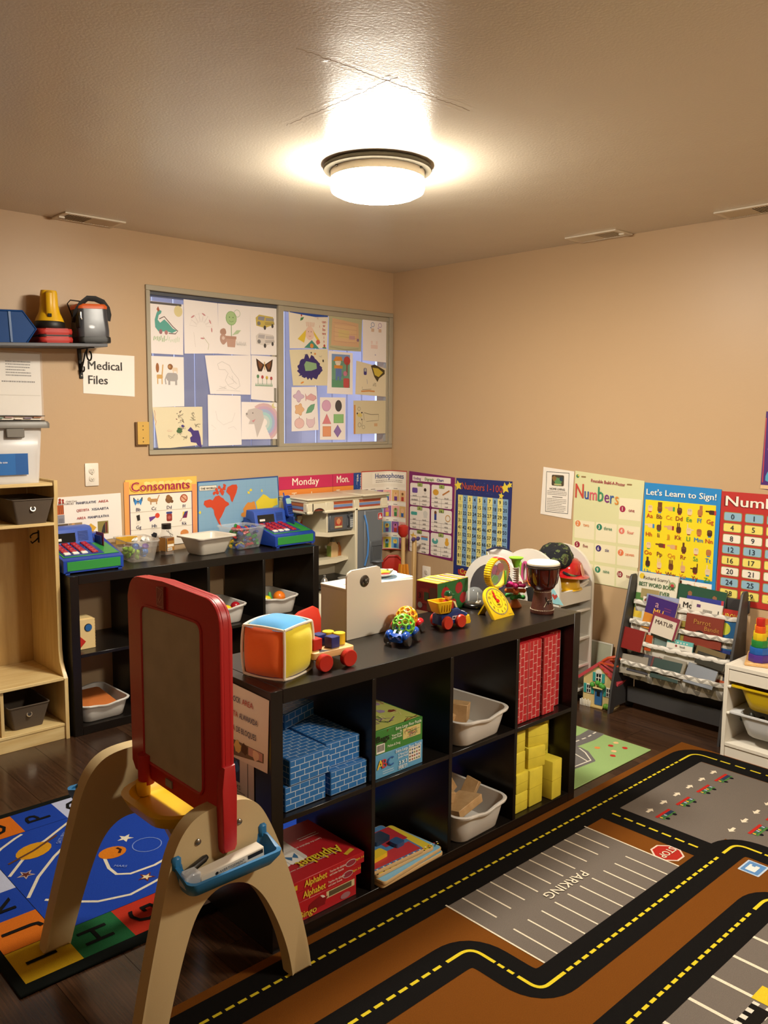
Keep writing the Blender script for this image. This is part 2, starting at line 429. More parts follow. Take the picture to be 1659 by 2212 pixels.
# ------------------------------------------------------------------ ceiling lamps
def ceiling_lamp(label, x, y):
    lamp = thing('ceiling_lamp', label, 'lamp', (x, y, H))
    B().lathe([(.0, 0), (.19, 0), (.203, -.008), (.206, -.016), (.203, -.022), (.178, -.024)], 64, cap=False).ob('base_rim', M('dark bronze rim', '#4a4438', .85, spec=.1), lamp)
    B().lathe([(.178, -.020), (.178, -.052)], 64, cap=False).ob('shade_band', M('opal glass top band', '#e9dcc2', .3), lamp)
    DF = M('lit diffuser', '#ffffff', .4); p = DF.node_tree.nodes['Principled BSDF']; p.inputs['Emission Color'].default_value = (*LAMP_COL, 1); p.inputs['Emission Strength'].default_value = LAMP_STRENGTH
    DS = M('lit diffuser wall', '#ffffff', .4); p = DS.node_tree.nodes['Principled BSDF']; p.inputs['Emission Color'].default_value = (*LAMP_COL, 1); p.inputs['Emission Strength'].default_value = LAMP_STRENGTH*.55
    B().lathe([(.178, -.052), (.178, -.085), (.174, -.096)], 64, cap=False).ob('diffuser_wall', DS, lamp)
    B().lathe([(.174, -.096), (.15, -.108), (.09, -.114), (0.001, -.115)], 64, cap=False).ob('diffuser', DF, lamp)
    for a in (0, 2.1, 4.2): B().box(-.006, -.003, -.03, .006, .003, -.018, .001, mat=Matrix.Rotation(a+.35, 4, 'Z') @ Matrix.Translation((0, -.18, 0))).ob('clip', M('dark bronze rim'), lamp)
ceiling_lamp('round flush drum lamp glowing in the middle of the ceiling', -1.752, -1.752)
ceiling_lamp('second round drum lamp on the ceiling behind the camera, lighting the rug', -1.55, -4.35)
# ================================================================== posters and sheets on the walls
random.seed(3)
INK = '#2a2622'
# --- Medical Files sign
m = LEFTW(-2.158, -.002, 1.618)
o = sheet('paper_sign', 'white paper sign reading Medical Files beside the window', 'sign', m, .28, .21, '#f3ece2', quad=[(0, .004), (.279, -.008), (.283, .204), (.003, .206)])
p = Pr(); p.text('Medical', .028, .125, .062, INK, 'L', .012); p.text('Files', .028, .052, .062, INK, 'L', .012); p.build(o, m)
# --- sheets in plastic sleeves under the wall shelf
m = LEFTW(-2.585, -.002, 1.505)
o = sheet('paper_notice', 'white notice in a shiny plastic sleeve under the wall shelf', 'paper', m, .215, .30, '#e9e2d8', rough=.4)
p = Pr(); p.greek(.05, .17, .262, 6, .013, '#55504a', .005); p.greek(.03, .19, .168, 1, .02, '#55504a', .006); p.rect(.005, .098, .21, .102, '#cfc6ba'); p.build(o, m)
B().box(-2.595, -.0045, 1.49, -2.362, -.0038, 1.815).ob('plastic_sleeve', clear('sleeve film', '#ffffff', .12, .06), o)
m = LEFTW(-2.83, -.002, 1.50)
o = sheet('paper_notice', 'white notice cut off by the left edge under the wall shelf', 'paper', m, .215, .31, '#e9e2d8')
p = Pr(); p.greek(.03, .19, .26, 9, .014, '#6a635b', .005); p.build(o, m)
# --- Manipulative area sheet
m = LEFTW(-2.325, -.002, .862); m = m @ T(rz=.012)
o = sheet('area_sign', 'white manipulative area sign with small photos behind the cash register', 'sign', m, .355, .238, '#f2ebe2')
p = Pr()
p.rect(.012, .15, .048, .198, '#b8552a').rect(.012, .105, .05, .148, '#8d8a92').rect(.012, .07, .067, .102, '#5e4b38').rect(.068, .07, .14, .102, '#9a8264').rect(.085, .078, .10, .102, '#c79a6a')
p.rect(.215, .026, .285, .036, '#f2ebe2').poly([(.15, .06), (.185, .092), (.215, .068), (.18, .03)], '#d9a93a').rect(.222, .03, .28, .098, '#8e8246').poly([(.24, .035), (.262, .035), (.262, .09), (.25, .07)], '#2e2a2c').rect(.264, .035, .274, .092, '#6b2a2a')
p.up(); p.circ(.03, .225, .007, '#9b3222').circ(.045, .222, .006, '#9b3222').rect(.022, .204, .036, .218, '#9b3222').rect(.041, .204, .05, .216, '#9b3222')
for i in range(6): p.rect(.018+.005*i, .155, .020+.005*i, .192, '#3a2018' if i % 2 else '#d8742f')
for i in range(4): p.rect(.022+.006*i, .108, .0235+.006*i, .13, '#2a2a2e')
p.text('Child Care', .06, .21, .013, '#6a5a4a', 'L'); p.text('RESOURCES', .02, .198, .013, '#5a4a40', 'L', fit=.08)
for y, a, b_, c1, c2 in ((.196, 'MANIPULATIVE', 'AREA', '#2b3a63', '#b23a34'), (.158, 'QEEYBTA', 'XISAABTA', '#b23a34', '#2b3a63'), (.118, 'AREA', 'MANIPULATIVA', '#b23a34', '#2b3a63')):
    k = {.196: .105, .158: .067, .118: .047}[y]
    p.text(a, .113, y, .0185, c1, 'L', .01, fit=k); p.text(b_, .113+k+.012, y, .0185, c2, 'L', .01, fit=.16-k)
p.build(o, m)
# --- Consonants poster (leans a little behind the bins)
m = LEFTW(-1.955, -.004, .80) @ T(rz=.0)
o = sheet('poster', 'yellow and orange poster of consonants with animal pictures', 'poster', m, .44, .372, '#f1c35c', quad=[(0, 0), (.436, 0), (.438, .374), (.008, .37)])
p = Pr(); p.rect(.0, 0, .03, .36, '#e9a35a').rect(.405, 0, .436, .33, '#e79a62')
for i in range(9): p.blob(.05+i*.042, .345, .02, random.choice(['#f5d77a', '#f7e08c', '#eeb955']), .012)
p.up(); p.rect(.028, 0, .408, .292, '#5a2a52'); p.up(); p.rect(.033, 0, .403, .287, '#f3ebdd')
p.up(); p.rect(.033, .193, .403, .196, '#c9bba6').rect(.033, .098, .403, .101, '#c9bba6')
p.text('Consonants', .215, .305, .072, '#e9b04a', 'C', .035, fit=.36); p.up(); p.text('Consonants', .215, .308, .070, '#a3214f', 'C', .018, fit=.35)
for r, row in enumerate((('Bb', 'Cc', 'Dd', 'Ff'), ('Gg', 'Hh', 'Jj', 'Kk'), ('', '', '', ''))):
    for c, t in enumerate(row):
        cx, cy = .078+c*.092, .253-r*.096
        if t: p.text(t, cx, cy-.052, .026, '#3d3f63', 'C', .008)
        k = r*4+c
        if k == 0:
            for s_ in (-1, 1): p.poly([(cx, cy), (cx+s_*.026, cy+.022), (cx+s_*.024, cy), (cx+s_*.016, cy-.022)], '#3b86c8'); p.poly([(cx+s_*.02, cy+.02), (cx+s_*.027, cy+.022), (cx+s_*.025, cy), (cx+s_*.022, cy)], '#1d2233')
            p.rect(cx-.002, cy-.015, cx+.002, cy+.015, '#1d2233')
        elif k == 1: p.rr(cx, cy, .05, .018, .008, '#b98a58').circ(cx-.026, cy+.008, .011, '#c3965f').rect(cx-.02, cy-.022, cx-.014, cy, '#b08150').rect(cx+.014, cy-.022, cx+.02, cy, '#b08150').line([(cx+.022, cy+.003), (cx+.03, cy+.02), (cx+.034, cy+.028)], .005, '#b08150')
        elif k == 2: p.blob(cx, cy, .022, '#7d5634', .02, .12).circ(cx-.004, cy+.012, .014, '#8d6238').circ(cx+.018, cy-.012, .009, '#6d4a2c')
        elif k == 3: p.circ(cx, cy, .024, '#a8452c').circ(cx, cy, .018, '#d8a98a').ring(cx, cy, .02, .004, '#a8452c').line([(cx-.015, cy+.013), (cx+.015, cy-.013)], .005, '#a8452c')
        elif k == 4: p.poly([(cx-.014, cy+.02), (cx+.006, cy+.026), (cx+.016, cy+.01), (cx+.012, cy-.026), (cx-.012, cy-.026)], '#e8e0d2').poly([(cx-.012, cy+.02), (cx+.008, cy+.024), (cx+.01, cy-.006), (cx-.006, cy-.01)], '#2b2420')
        elif k == 5: p.poly([(cx-.03, cy+.006), (cx-.024, cy-.02), (cx+.012, cy+.004), (cx+.008, cy+.01)], '#6a3f8e').circ(cx+.02, cy+.012, .014, '#d9492f')
        elif k == 6: p.rr(cx, cy-.004, .034, .042, .008, '#94342c').rr(cx, cy+.022, .036, .012, .004, '#3c4a86').circ(cx, cy-.004, .01, '#b9625a')
        elif k == 7: p.poly([(cx-.006, cy+.02), (cx+.024, cy+.024), (cx+.016, cy-.014), (cx-.012, cy-.014)], '#3a3a78').poly([(cx-.012, cy-.014), (cx+.016, cy-.014), (cx+.024, cy+.024)], '#7a2350').poly([(cx-.012, cy-.014), (cx-.008, cy+.022), (cx+.004, cy+.02)], '#e3c34e').line([(cx-.012, cy-.014), (cx-.02, cy-.02), (cx-.018, cy-.026), (cx-.028, cy-.03)], .003, '#8e3b3b')
        elif k == 8: p.circ(cx, cy-.005, .022, '#dfae58', .015)
        elif k == 9: p.blob(cx, cy, .018, '#2a2a30', .016)
        elif k == 10: p.line([(cx-.02, cy+.02), (cx+.02, cy-.01)], .004, '#3a3a3a').line([(cx-.01, cy+.024), (cx+.01, cy-.02)], .003, '#3a3a3a')
        else: p.circ(cx, cy-.003, .026, '#d98c4c', .02)
p.build(o, m)
# --- world map
m = LEFTW(-1.515, -.004, .775)
o = sheet('world_map_poster', 'blue world map poster with red and yellow continents', 'map', m, .585, .372, '#2c4f8e', quad=[(0, 0), (.585, 0), (.560, .375), (.002, .366)])
p = Pr(); p.poly([(.006, 0), (.579, 0), (.553, .367), (.008, .359)], '#86aecb'); p.up()
for i in range(1, 12): p.rect(.008+i*.046, 0, .0085+i*.046, .358, '#75a0c2')
for i in range(1, 8): p.rect(.008, i*.046, .56, .0005+i*.046, '#75a0c2')
p.rect(.012, .312, .128, .342, '#2a3446').up().rect(.014, .314, .126, .340, '#ede6d6').up()
R_ = '#cf4a2a'
p.poly([(.04, .235), (.045, .255), (.08, .262), (.10, .255), (.115, .275), (.14, .282), (.155, .27), (.17, .262), (.185, .245), (.205, .235), (.21, .222), (.185, .21), (.175, .19), (.165, .172), (.155, .155), (.142, .140), (.150, .115), (.160, .098), (.152, .10), (.135, .12), (.125, .14), (.11, .17), (.105, .2), (.09, .215), (.06, .215)], R_)
p.poly([(.19, .30), (.2, .325), (.23, .338), (.262, .338), (.268, .32), (.26, .29), (.245, .262), (.232, .235), (.222, .245), (.215, .275)], R_)
for x, y, r in ((.13, .3, .014), (.155, .31, .012), (.165, .295, .014), (.145, .325, .01), (.175, .32, .012), (.11, .295, .01), (.125, .315, .008), (.18, .335, .01)): p.blob(x, y, r, R_, j=.35)
p.poly([(.29, .15), (.292, .165), (.31, .172), (.305, .19), (.325, .215), (.34, .228), (.36, .225), (.385, .232), (.395, .2), (.40, .16), (.39, .145), (.37, .135), (.345, .142), (.33, .15), (.31, .14)], '#dc8f3c')
p.poly([(.40, .145), (.405, .19), (.395, .225), (.42, .245), (.45, .27), (.47, .262), (.5, .24), (.53, .238), (.553, .24), (.556, .2), (.52, .19), (.515, .165), (.505, .14), (.49, .115), (.47, .12), (.46, .09), (.445, .10), (.43, .12), (.415, .11), (.39, .09), (.385, .12), (.38, .138)], '#e9d23a')
p.poly([(.27, .075), (.28, .11), (.31, .125), (.35, .12), (.375, .105), (.385, .06), (.37, .02), (.36, 0), (.33, 0), (.3, .03)], '#2f6fb8')
for x, y in ((.44, .29), (.36, .3), (.345, .285), (.015, .19)): p.blob(x, y, .008, '#e9d23a', j=.4)
p.text('THE WORLD', .07, .320, .017, INK, 'C', .02, fit=.1); p.build(o, m)
# --- weekday chart strips
m = LEFTW(-.948, -.003, .97)
o = sheet('weekday_chart', 'weekday chart with a pink Monday row above an orange Tuesday row', 'chart', m, .62, .172, '#c22d5a')
p = Pr(); p.rect(0, 0, .62, .092, '#e08a3c').up().rect(0, .091, .62, .093, '#6d2338').rect(.425, 0, .427, .172, '#6d2338').rect(.41, .09, .411, .172, '#d64c75')
p.text('Monday', .205, .115, .066, '#f6ead9', 'C', .02, fit=.21); p.text('Mon.', .51, .115, .066, '#f6ead9', 'C', .02, fit=.105)
p.text('Tuesday', .205, .028, .062, '#f3dcb8', 'C', .008, fit=.22); p.text('Tues.', .51, .028, .062, '#f3dcb8', 'C', .008, fit=.115); p.build(o, m)
m = LEFTW(-.345, -.0045, .955)
o = sheet('day_strip', 'dark blue vertical strip printed Yesterday was beside the weekday chart', 'chart', m, .12, .187, '#23458a')
p = Pr()
for i in range(26): p.circ(random.uniform(.01, .1), random.uniform(.01, .18), .0016, '#8fb0dd', n=6)
p.text('Yesterday', .055, .178, .032, '#e3ddd0', 'L', .02, rot=-pi/2); p.text('was...', .025, .178, .032, '#e3ddd0', 'L', .02, rot=-pi/2); p.build(o, m)
# --- Homophones poster bent across the corner
def bend(v, R=.085):
    # v.x along the sheet from the left end; the corner lies at s0
    s0 = .262; s = v.x-s0; a = R*pi/2/2
    if s < -a: x, y, nx, ny = -R+ (s+a), 0, 0, -1
    elif s > a: x, y, nx, ny = 0, -R-(s-a), -1, 0
    else:
        t = (s+a)/(2*a)*pi/2; x, y, nx, ny = -R+R*sin(t), -R+R*cos(t), -sin(t), -cos(t)
    k = v.z+.006
    return Vector((x+nx*k-.002, y+ny*k-.002, v.y+.605))
W_, H_ = .405, .545
CUT = [('u', .262-.066+.0165*i) for i in range(9)]
b = B(); b.box(0, 0, -.0012, W_, H_, 0)
for ax, v in CUT: bmesh.ops.bisect_plane(b.bm, geom=b.bm.verts[:]+b.bm.edges[:]+b.bm.faces[:], plane_co=(v, 0, 0), plane_no=(1, 0, 0))
for v in b.bm.verts: v.co = bend(v.co)
o = tag(b.ob('poster', M('paper_#e9e0cf', '#e9e0cf', .5), smooth=30), 'homophones picture chart with a red border bent around the room corner', 'poster')
p = Pr()
for r_ in ((0, 0, .006, H_), (W_-.006, 0, W_, H_), (0, H_-.006, W_, H_), (0, 0, W_, .006)): p.rect(*r_, '#b83327')
p.up(); PIC = ['#e7b98c', '#e6cf55', '#e8a9a0', '#8fb06a', '#79b0cf', '#d9b070', '#c8719a', '#8a5a9a']
for r in range(4):
    y = .335-r*.108; p.rect(.006, y+.078, W_-.006, y+.098, '#efe7d8')
    for c in range(6):
        x = .012+c*.0645; col = PIC[(r*5+c*3+1) % 8]; p.rect(x, y, x+.06, y+.076, col)
        p.up(); p.circ(x+.03, y+.046, .017, PIC[(r*3+c*5+4) % 8]); p.rect(x+.018, y+.004, x+.042, y+.032, ['#b23b2c', '#2f5fa3', '#e0c23a', '#6a3d86', '#3f7f4a'][(r+c*2) % 5]).circ(x+.03, y+.052, .009, ['#3a2a22', '#c98d5c', '#7a4a2c'][(r+c) % 3]); p.lay -= 1
        p.rect(x+.01, y+.084, x+.05, y+.088, '#7a6a60')
p.rect(.10, .455, W_-.02, .53, '#f1eadb')
p.text('Homophones', .25, .492, .05, '#2a3d7c', 'C', .02, fit=.25); p.up(); p.greek(.13, .37, .48, 2, .011, '#8a7f74', .004)
p.build(o, bend, cuts=CUT, bg=([(0, 0), (W_, 0), (W_, H_), (0, H_)], '#e9e0cf'))
# --- Ending Digraph Chart
m = RIGHTW(-.003, -.178, .60)
o = sheet('poster', 'purple ending digraph chart with six white picture cards', 'poster', m, .408, .55, '#7c2462', quad=[(0, .012), (.405, -.006), (.412, .533), (0, .552)])
p = Pr(); p.rr(.205, .508, .345, .036, .003, '#efe6d9'); cards = ('ch', 'sh', 'th', 'ng', 'dge', 'ck')
for k, t in enumerate(cards):
    c, r = k % 2, k//2; x = .012+c*.197; y = .335-r*.158
    p.rr(x+.092, y+.066, .184, .148, .012, '#efe6d9'); p.up()
    for j in (0, 1): p.rect(x+.002, y+.028*j+.022, x+.182, y+.028*j+.0235, '#5a4450')
    p.rect(x+.091, y-.006, x+.0925, y+.05, '#5a4450').rr(x+.092, y+.132, .046, .026, .004, '#3e5a34').up().rr(x+.092, y+.132, .041, .021, .003, '#a9bb62')
    A = ['#6a4a9a', '#d8a23a', '#4aa59a', '#39468e', '#e0b53a', '#58a7a0'][k]; D = ['#ece6dc', '#b9783c', '#cfcac0', '#c99a5a', '#d27a4a', '#e2a93a'][k]
    if k == 0: p.rr(x+.045, y+.092, .05, .034, .008, A).circ(x+.14, y+.1, .012, '#3a2c28').rect(x+.132, y+.07, x+.148, y+.09, '#d8d0c4')
    elif k == 1: p.circ(x+.04, y+.092, .026, A, .02).line([(x+.1, y+.078), (x+.16, y+.11)], .01, D)
    elif k == 2: p.rr(x+.04, y+.095, .058, .022, .008, A).circ(x+.145, y+.1, .02, '#d6d2c8').circ(x+.138, y+.08, .008, '#d6d2c8').circ(x+.153, y+.08, .008, '#d6d2c8')
    elif k == 3: p.rect(x+.03, y+.068, x+.05, y+.115, A).circ(x+.04, y+.118, .011, '#7a4a2c').ring(x+.15, y+.088, .02, .006, D)
    elif k == 4: p.star(x+.035, y+.098, .03, A).rect(x+.11, y+.082, x+.17, y+.11, '#6a9fd0').rect(x+.11, y+.1, x+.17, y+.108, D)
    else: p.circ(x+.04, y+.088, .028, A, .02).circ(x+.04, y+.1, .012, '#efe6d9').circ(x+.145, y+.105, .013, D).circ(x+.145, y+.084, .018, D)
    wd = [('couch', 'ostrich', 'sandwich', 'peach', 'such', 'bench'), ('fish', 'brush', 'wash', 'cash', 'bush', 'rush'), ('bath', 'tooth', 'math', 'with', 'moth', 'path'), ('king', 'ring', 'song', 'wing', 'sting', 'hang'), ('badge', 'bridge', 'judge', 'edge', 'fudge', 'wedge'), ('rock', 'duck', 'tack', 'sock', 'back', 'peacock')][k]
    for j, wt in enumerate(wd): p.text(wt, x+.046+(j % 2)*.092, y+.053-(j//2)*.0275, .016, '#3a2a34', 'C', .01)
    p.text(t, x+.092, y+.126, .02, '#3a2a34', 'C', .01); p.lay -= 2
p.text('Ending', .046, .499, .026, '#8a3f8e', 'L', .03); p.text('Digraph', .150, .499, .026, '#6a8a3a', 'L', .03); p.text('Chart', .258, .499, .026, '#3a3d86', 'L', .03)
p.build(o, m)
# --- Numbers 1-100
m = RIGHTW(-.004, -.600, .52)
o = sheet('poster', 'dark blue number chart from 1 to 100 with yellow stars', 'poster', m, .448, .615, '#25306e', quad=[(-.006, .03), (.44, .03), (.452, .618), (.004, .612)])
p = Pr(); x0, x1, y0, y1 = .022, .425, .055, .508
for c in range(10): p.rect(x0+c*.0403, y0, x0+(c+1)*.0403, y1, '#e6d982' if c % 2 == 0 else '#7fa6c8')
p.up()
for r in range(11): p.rect(x0, y0+r*.0453-.0005, x1, y0+r*.0453+.0005, '#5c6c8a')
for r in range(10):
    for c in range(10): p.text(str(r*10+c+1), x0+(c+.5)*.0403, y1-(r+1)*.0453+.011, .032, '#20242e', 'C', .006)
for x, y, r in ((.022, .565, .034), (.40, .575, .036), (.37, .525, .022), (.435, .595, .02)): p.star(x, y, r, '#e8cf45', random.uniform(-.3, .3), k=.5)
for i in range(40): p.circ(random.uniform(.01, .43), random.uniform(.52, .6), .0012, '#93a5d8', n=5)
p.text('Numbers', .055, .545, .062, '#c4532f', 'L', .012, fit=.185); p.text('1-100', .262, .545, .062, '#c2472f', 'L', .004, fit=.12)
p.build(o, m)
m = RIGHTW(-.0025, -.592, .27)
o = sheet('poster', 'white poster with two standing figures below the number chart', 'poster', m, .45, .33, '#e5dfd4')
p = Pr(); p.rect(0, .225, .45, .33, '#25306e').up().rr(.19, .268, .30, .05, .02, '#b0332a').up()
for x, c, h in ((.055, '#3a3f4a', .12), (.135, '#4a5560', .16)): p.rr(x, .05+h/2, .03, h, .012, c).circ(x, .062+h, .013, '#4a3226').rect(x-.012, .0, x-.002, .06, '#2a2c30').rect(x+.002, .0, x+.012, .06, '#2a2c30')
p.text('Commu', .06, .255, .05, '#e2b93e', 'L', .02); p.build(o, m)
# --- Home Living sheet
m = RIGHTW(-.003, -1.262, .960)
o = sheet('paper_sheet', 'white home living sheet taped to the right wall', 'paper', m, .212, .277, '#ece4d8', quad=[(0, .004), (.212, -.008), (.222, .262), (.012, .277)])
p = Pr(); f = .018; a0, a1, b0, b1 = .034, .19, .02, .252
for r_ in ((a0, b0, a0+.003, b1), (a1-.003, b0, a1, b1), (a0, b0, a1, b0+.003), (a0, b1-.003, a1, b1)): p.rect(*r_, '#3c423e')
p.rr(.114, .205, .084, .062, .008, '#4f4433'); p.up().blob(.114, .2, .024, '#5f8f5a').blob(.09, .215, .014, '#8a6a3c').blob(.138, .215, .014, '#32424e').rect(.09, .178, .14, .186, '#b7b37a')
p.text('HOME LIVING', .114, .15, .017, '#3c3a38', 'C', .01); p.greek(.045, .18, .143, 3, .009, '#8f887e', .0035); p.rect(.08, .108, .15, .112, '#6a645c'); p.greek(.045, .18, .1, 8, .0095, '#8f887e', .0035); p.build(o, m)
# --- Numbers build-a-poster
m = RIGHTW(-.0035, -1.487, .60)
o = sheet('poster', 'pale green and cream poster of number words one to ten', 'poster', m, .41, .615, '#d9d7a6', quad=[(-.002, .016), (.408, .012), (.432, .597), (.004, .627)])
p = Pr(); CR = '#e9e0bf'
for r in range(4):
    for c in range(3):
        if r == 0 and c < 2: continue
        x = .012+c*.138; y = .375-r*.118+(.02 if r == 0 else 0); p.rr(x+.065, y+.046, .128, .1 if r else .115, .004, CR)
p.up(); p.circ(.022, .598, .010, '#3f7f5a').circ(.026, .601, .005, '#d8c23a').rr(.06, .596, .03, .008, .003, '#8f7048').rr(.345, .572, .03, .008, .003, '#8f7048')
cur = .012
for i, (ch, c) in enumerate(zip('Numbers', ('#c84b3f', '#3a4f9a', '#d45c6a', '#3b8a63', '#7a2f7a', '#3f5f9a', '#d98a3a'))):
    sz = .115 if ch in 'Nb' else .095; vs_, fs_, a_, b_ = text_mesh(ch); p.text(ch, cur, .478-i*.003, sz, c, 'L', .012, sx=.72); cur += (b_-a_)*sz*.72+.0075
p.text('Reusable Build-A-Poster', .215, .566, .026, '#a8344e', 'C', .015, fit=.21, rot=-.05)
for n, wd, c, r, col in (('1', 'one', 2, 0, '#a3274b'), ('2', 'two', 0, 1, '#e08a50'), ('3', 'three', 1, 1, '#2f8060'), ('4', 'four', 2, 1, '#e07a68'), ('5', 'five', 0, 2, '#8e1f3a'), ('6', 'six', 1, 2, '#3c2a74'), ('7', 'seven', 2, 2, '#e07a4c'), ('9', 'nine', 1, 3, '#2f8060'), ('10', 'ten', 2, 3, '#8e1f2f'), ('8', 'eight', 0, 3, '#3c2a74')):
    x = .034+c*.138; y = .452-r*.118-c*.006; p.circ(x, y, .0175, col, n=20); p.text(n, x, y-.01, .03, '#f3ead8', 'C', .02, sx=.85); p.text(wd, x+.055, y-.012, .028, col, 'C', .002, sx=.85)
p.build(o, m)
# --- Let's Learn to Sign
m = RIGHTW(-.005, -1.915, .64)
o = sheet('poster', 'yellow and blue sign language alphabet poster above the book rack', 'poster', m, .415, .55, '#2a86c8', quad=[(0, 0), (.412, 0), (.418, .543), (.006, .55)])
p = Pr(); p.rect(.016, .085, .395, .462, '#ecd522'); p.rect(.016, .018, .395, .07, '#efe8dc'); p.up()
SK = ['#e7c69a', '#6e3f24', '#d8a878', '#5a3320', '#e3c9a0', '#b5713f', '#4a2c1e']; CL = ['#c23a2a', '#2f7fc2', '#3b9a4a', '#9a2a2a', '#d98a2a', '#7a2f2f']
rows = (('Aa', 'Bb', 'Cc', 'Dd', 'Ee', 'Ff', 'Gg'), ('Hh', 'Ii', 'Jj', 'Kk', 'Ll', 'Mm', 'Nn'), ('Oo', 'Pp', 'Qq', 'Rr', 'Ss', 'Tt'), ('Uu', 'Vv', 'Ww', 'Xx', 'Yy', 'Zz'))
def hand(p, x, y, k, s_=1.0):
    sk = SK[k % 7]; cf = CL[k % 6]; dk = '#3a2416' if k % 2 == 0 else '#c9935f'
    if k in (2, 6, 7, 9, 15, 16):       # sideways hands
        p.rr(x+.006*s_, y, .03*s_, .022*s_, .008*s_, sk); p.rr(x-.014*s_, y+.004*s_, .026*s_, .008*s_, .0038*s_, sk); p.poly([(x+.018*s_, y-.012*s_), (x+.028*s_, y-.012*s_), (x+.028*s_, y+.01*s_), (x+.018*s_, y+.01*s_)], cf)
        return
    p.rect(x-.008*s_, y-.027*s_, x+.008*s_, y-.02*s_, cf); p.rr(x, y-.006*s_, .026*s_, .032*s_, .009*s_, sk)
    up = {1: (-9, -3, 3, 9), 3: (-6,), 5: (-1, 4, 9), 8: (9,), 10: (-7, 2), 11: (-7,), 17: (-5, 0), 20: (-5, 1), 21: (-8, 3), 22: (-9, -1, 7), 23: (-5,), 24: (10,), 25: (-4,)}.get(k, ())
    for j, u_ in enumerate(up): p.rr(x+u_*.001*s_, y+.017*s_, .0055*s_, .026*s_, .0027*s_, sk)
    if k in (11, 24): p.rr(x+(.016 if k == 11 else -.017)*s_, y+.001, .018*s_, .006*s_, .003*s_, sk)
    p.up()
    for j in (-1, 0, 1): p.rect(x+.006*j*s_-.0005, y-.004*s_, x+.006*j*s_+.0005, y+.006*s_, dk)
    p.lay -= 1
k = 0
for r, row in enumerate(rows):
    n = len(row)
    for c, t in enumerate(row):
        x = .044+c*(.326/(n-1)); y = .425-r*.097
        hand(p, x, y, k); p.text(t, x, y-.056, .032, CL[(k*5+r) % 6], 'C', .012); k += 1
for j, x in enumerate((.23, .27, .31, .35)): hand(p, x, .045, j*5+1, .7)
p.text("Let's Learn to Sign!", .208, .488, .044, '#f4efe4', 'C', .03, fit=.375); p.build(o, m)
# --- red Numbers chart
m = RIGHTW(-.0045, -2.334, .63)
o = sheet('poster', 'red number chart with blue, yellow and white boxes', 'poster', m, .43, .545, '#b8312c')
p = Pr()
for n in range(32):
    c, r = n % 4, n//4; x = .062+c*.103; y = .425-r*.0535; col = ('#8fb4c9', '#e9d870', '#ece4d4')[r % 3]
    p.rr(x, y, .09, .044, .008, '#8d8a4a'); p.up().rr(x, y, .084, .038, .007, col); p.lay -= 1; p.text(str(n), x, y-.0125, .036, '#1d2430', 'C', .008)
p.text('Numbers', .2, .475, .07, '#6a1a1a', 'C', .05, fit=.36); p.up(); p.text('Numbers', .2, .477, .07, '#f2e7d8', 'C', .03, fit=.35); p.build(o, m)
# --- purple poster at the right edge
m = RIGHTW(-.003, -2.518, 1.2)
o = sheet('poster', 'purple poster cut off by the right edge of the photo', 'poster', m, .45, .35, '#4a2470', quad=[(0, .0), (.45, -.03), (.45, .33), (.006, .36)])
p = Pr(); p.rect(.006, .03, .010, .33, '#c8473c').rect(.0, .0, .45, .018, '#d8b78a').blob(.06, .06, .04, '#4fa0c0').blob(.05, .2, .03, '#7a4aa0'); p.build(o, m)
# --- outlets and switch plate
def outlet(label, mm):
    t = thing('wall_outlet', label, 'outlet'); pm = M('ivory plastic', '#ebe2d2', .35)
    B().prism(rect(.072, .117, .004), 0, .006, mat=mm, bev=.0015).ob('cover_plate', pm, t)
    for s_ in (-1, 1):
        B().lathe([(.0165, 0), (.0165, .0085), (.0155, .009)], 20, mat=mm @ T(0, .0195*s_, 0)).ob('socket', M('ivory socket', '#e2d8c6', .35), t)
        b = B()
        for sx in (-1, 1): b.box(.006*sx-.001, .0235*s_-.004+(.0 if s_ > 0 else .004), .0088, .006*sx+.001, .0235*s_+.004, .0094, mat=mm)
        b.lathe([(.0022, .0088), (.0022, .0094)], 10, mat=mm @ T(0, .0125*s_ if s_ > 0 else -.027, 0)); b.ob('slot', M('slot black', '#181614', .6), t)
    B().lathe([(.003, .005), (.003, .0068)], 10, mat=mm).ob('screw', M('screw steel', '#b9b2a4', .3, metal=.8), t)
outlet('white double outlet on the wall below the Medical Files sign', LEFTW(-2.128, -.0005, 1.208))
outlet('white outlet low on the right wall below the purple chart', RIGHTW(-.0005, -.353, .47))
t = thing('cover_plate', 'tan blank cover plate with four screws beside the window', 'plate')
mm = LEFTW(-1.848, -.0005, 1.414)
B().prism(rect(.072, .124, .002), -.0, .014, mat=mm).ob('mounting_box', M('dark brass', '#6b4a24', .5), t)
B().prism(rect(.066, .120, .003), .014, .018, mat=mm @ T(.006, .004, 0)).ob('plate', M('tan enamel', '#cfa653', .4), t)
for y in (-.042, -.022, .022, .042): B().lathe([(.0032, .018), (.0028, .0195)], 10, mat=mm @ T(.004, y, 0)).ob('screw', M('dark screw', '#4a3a22', .5), t)
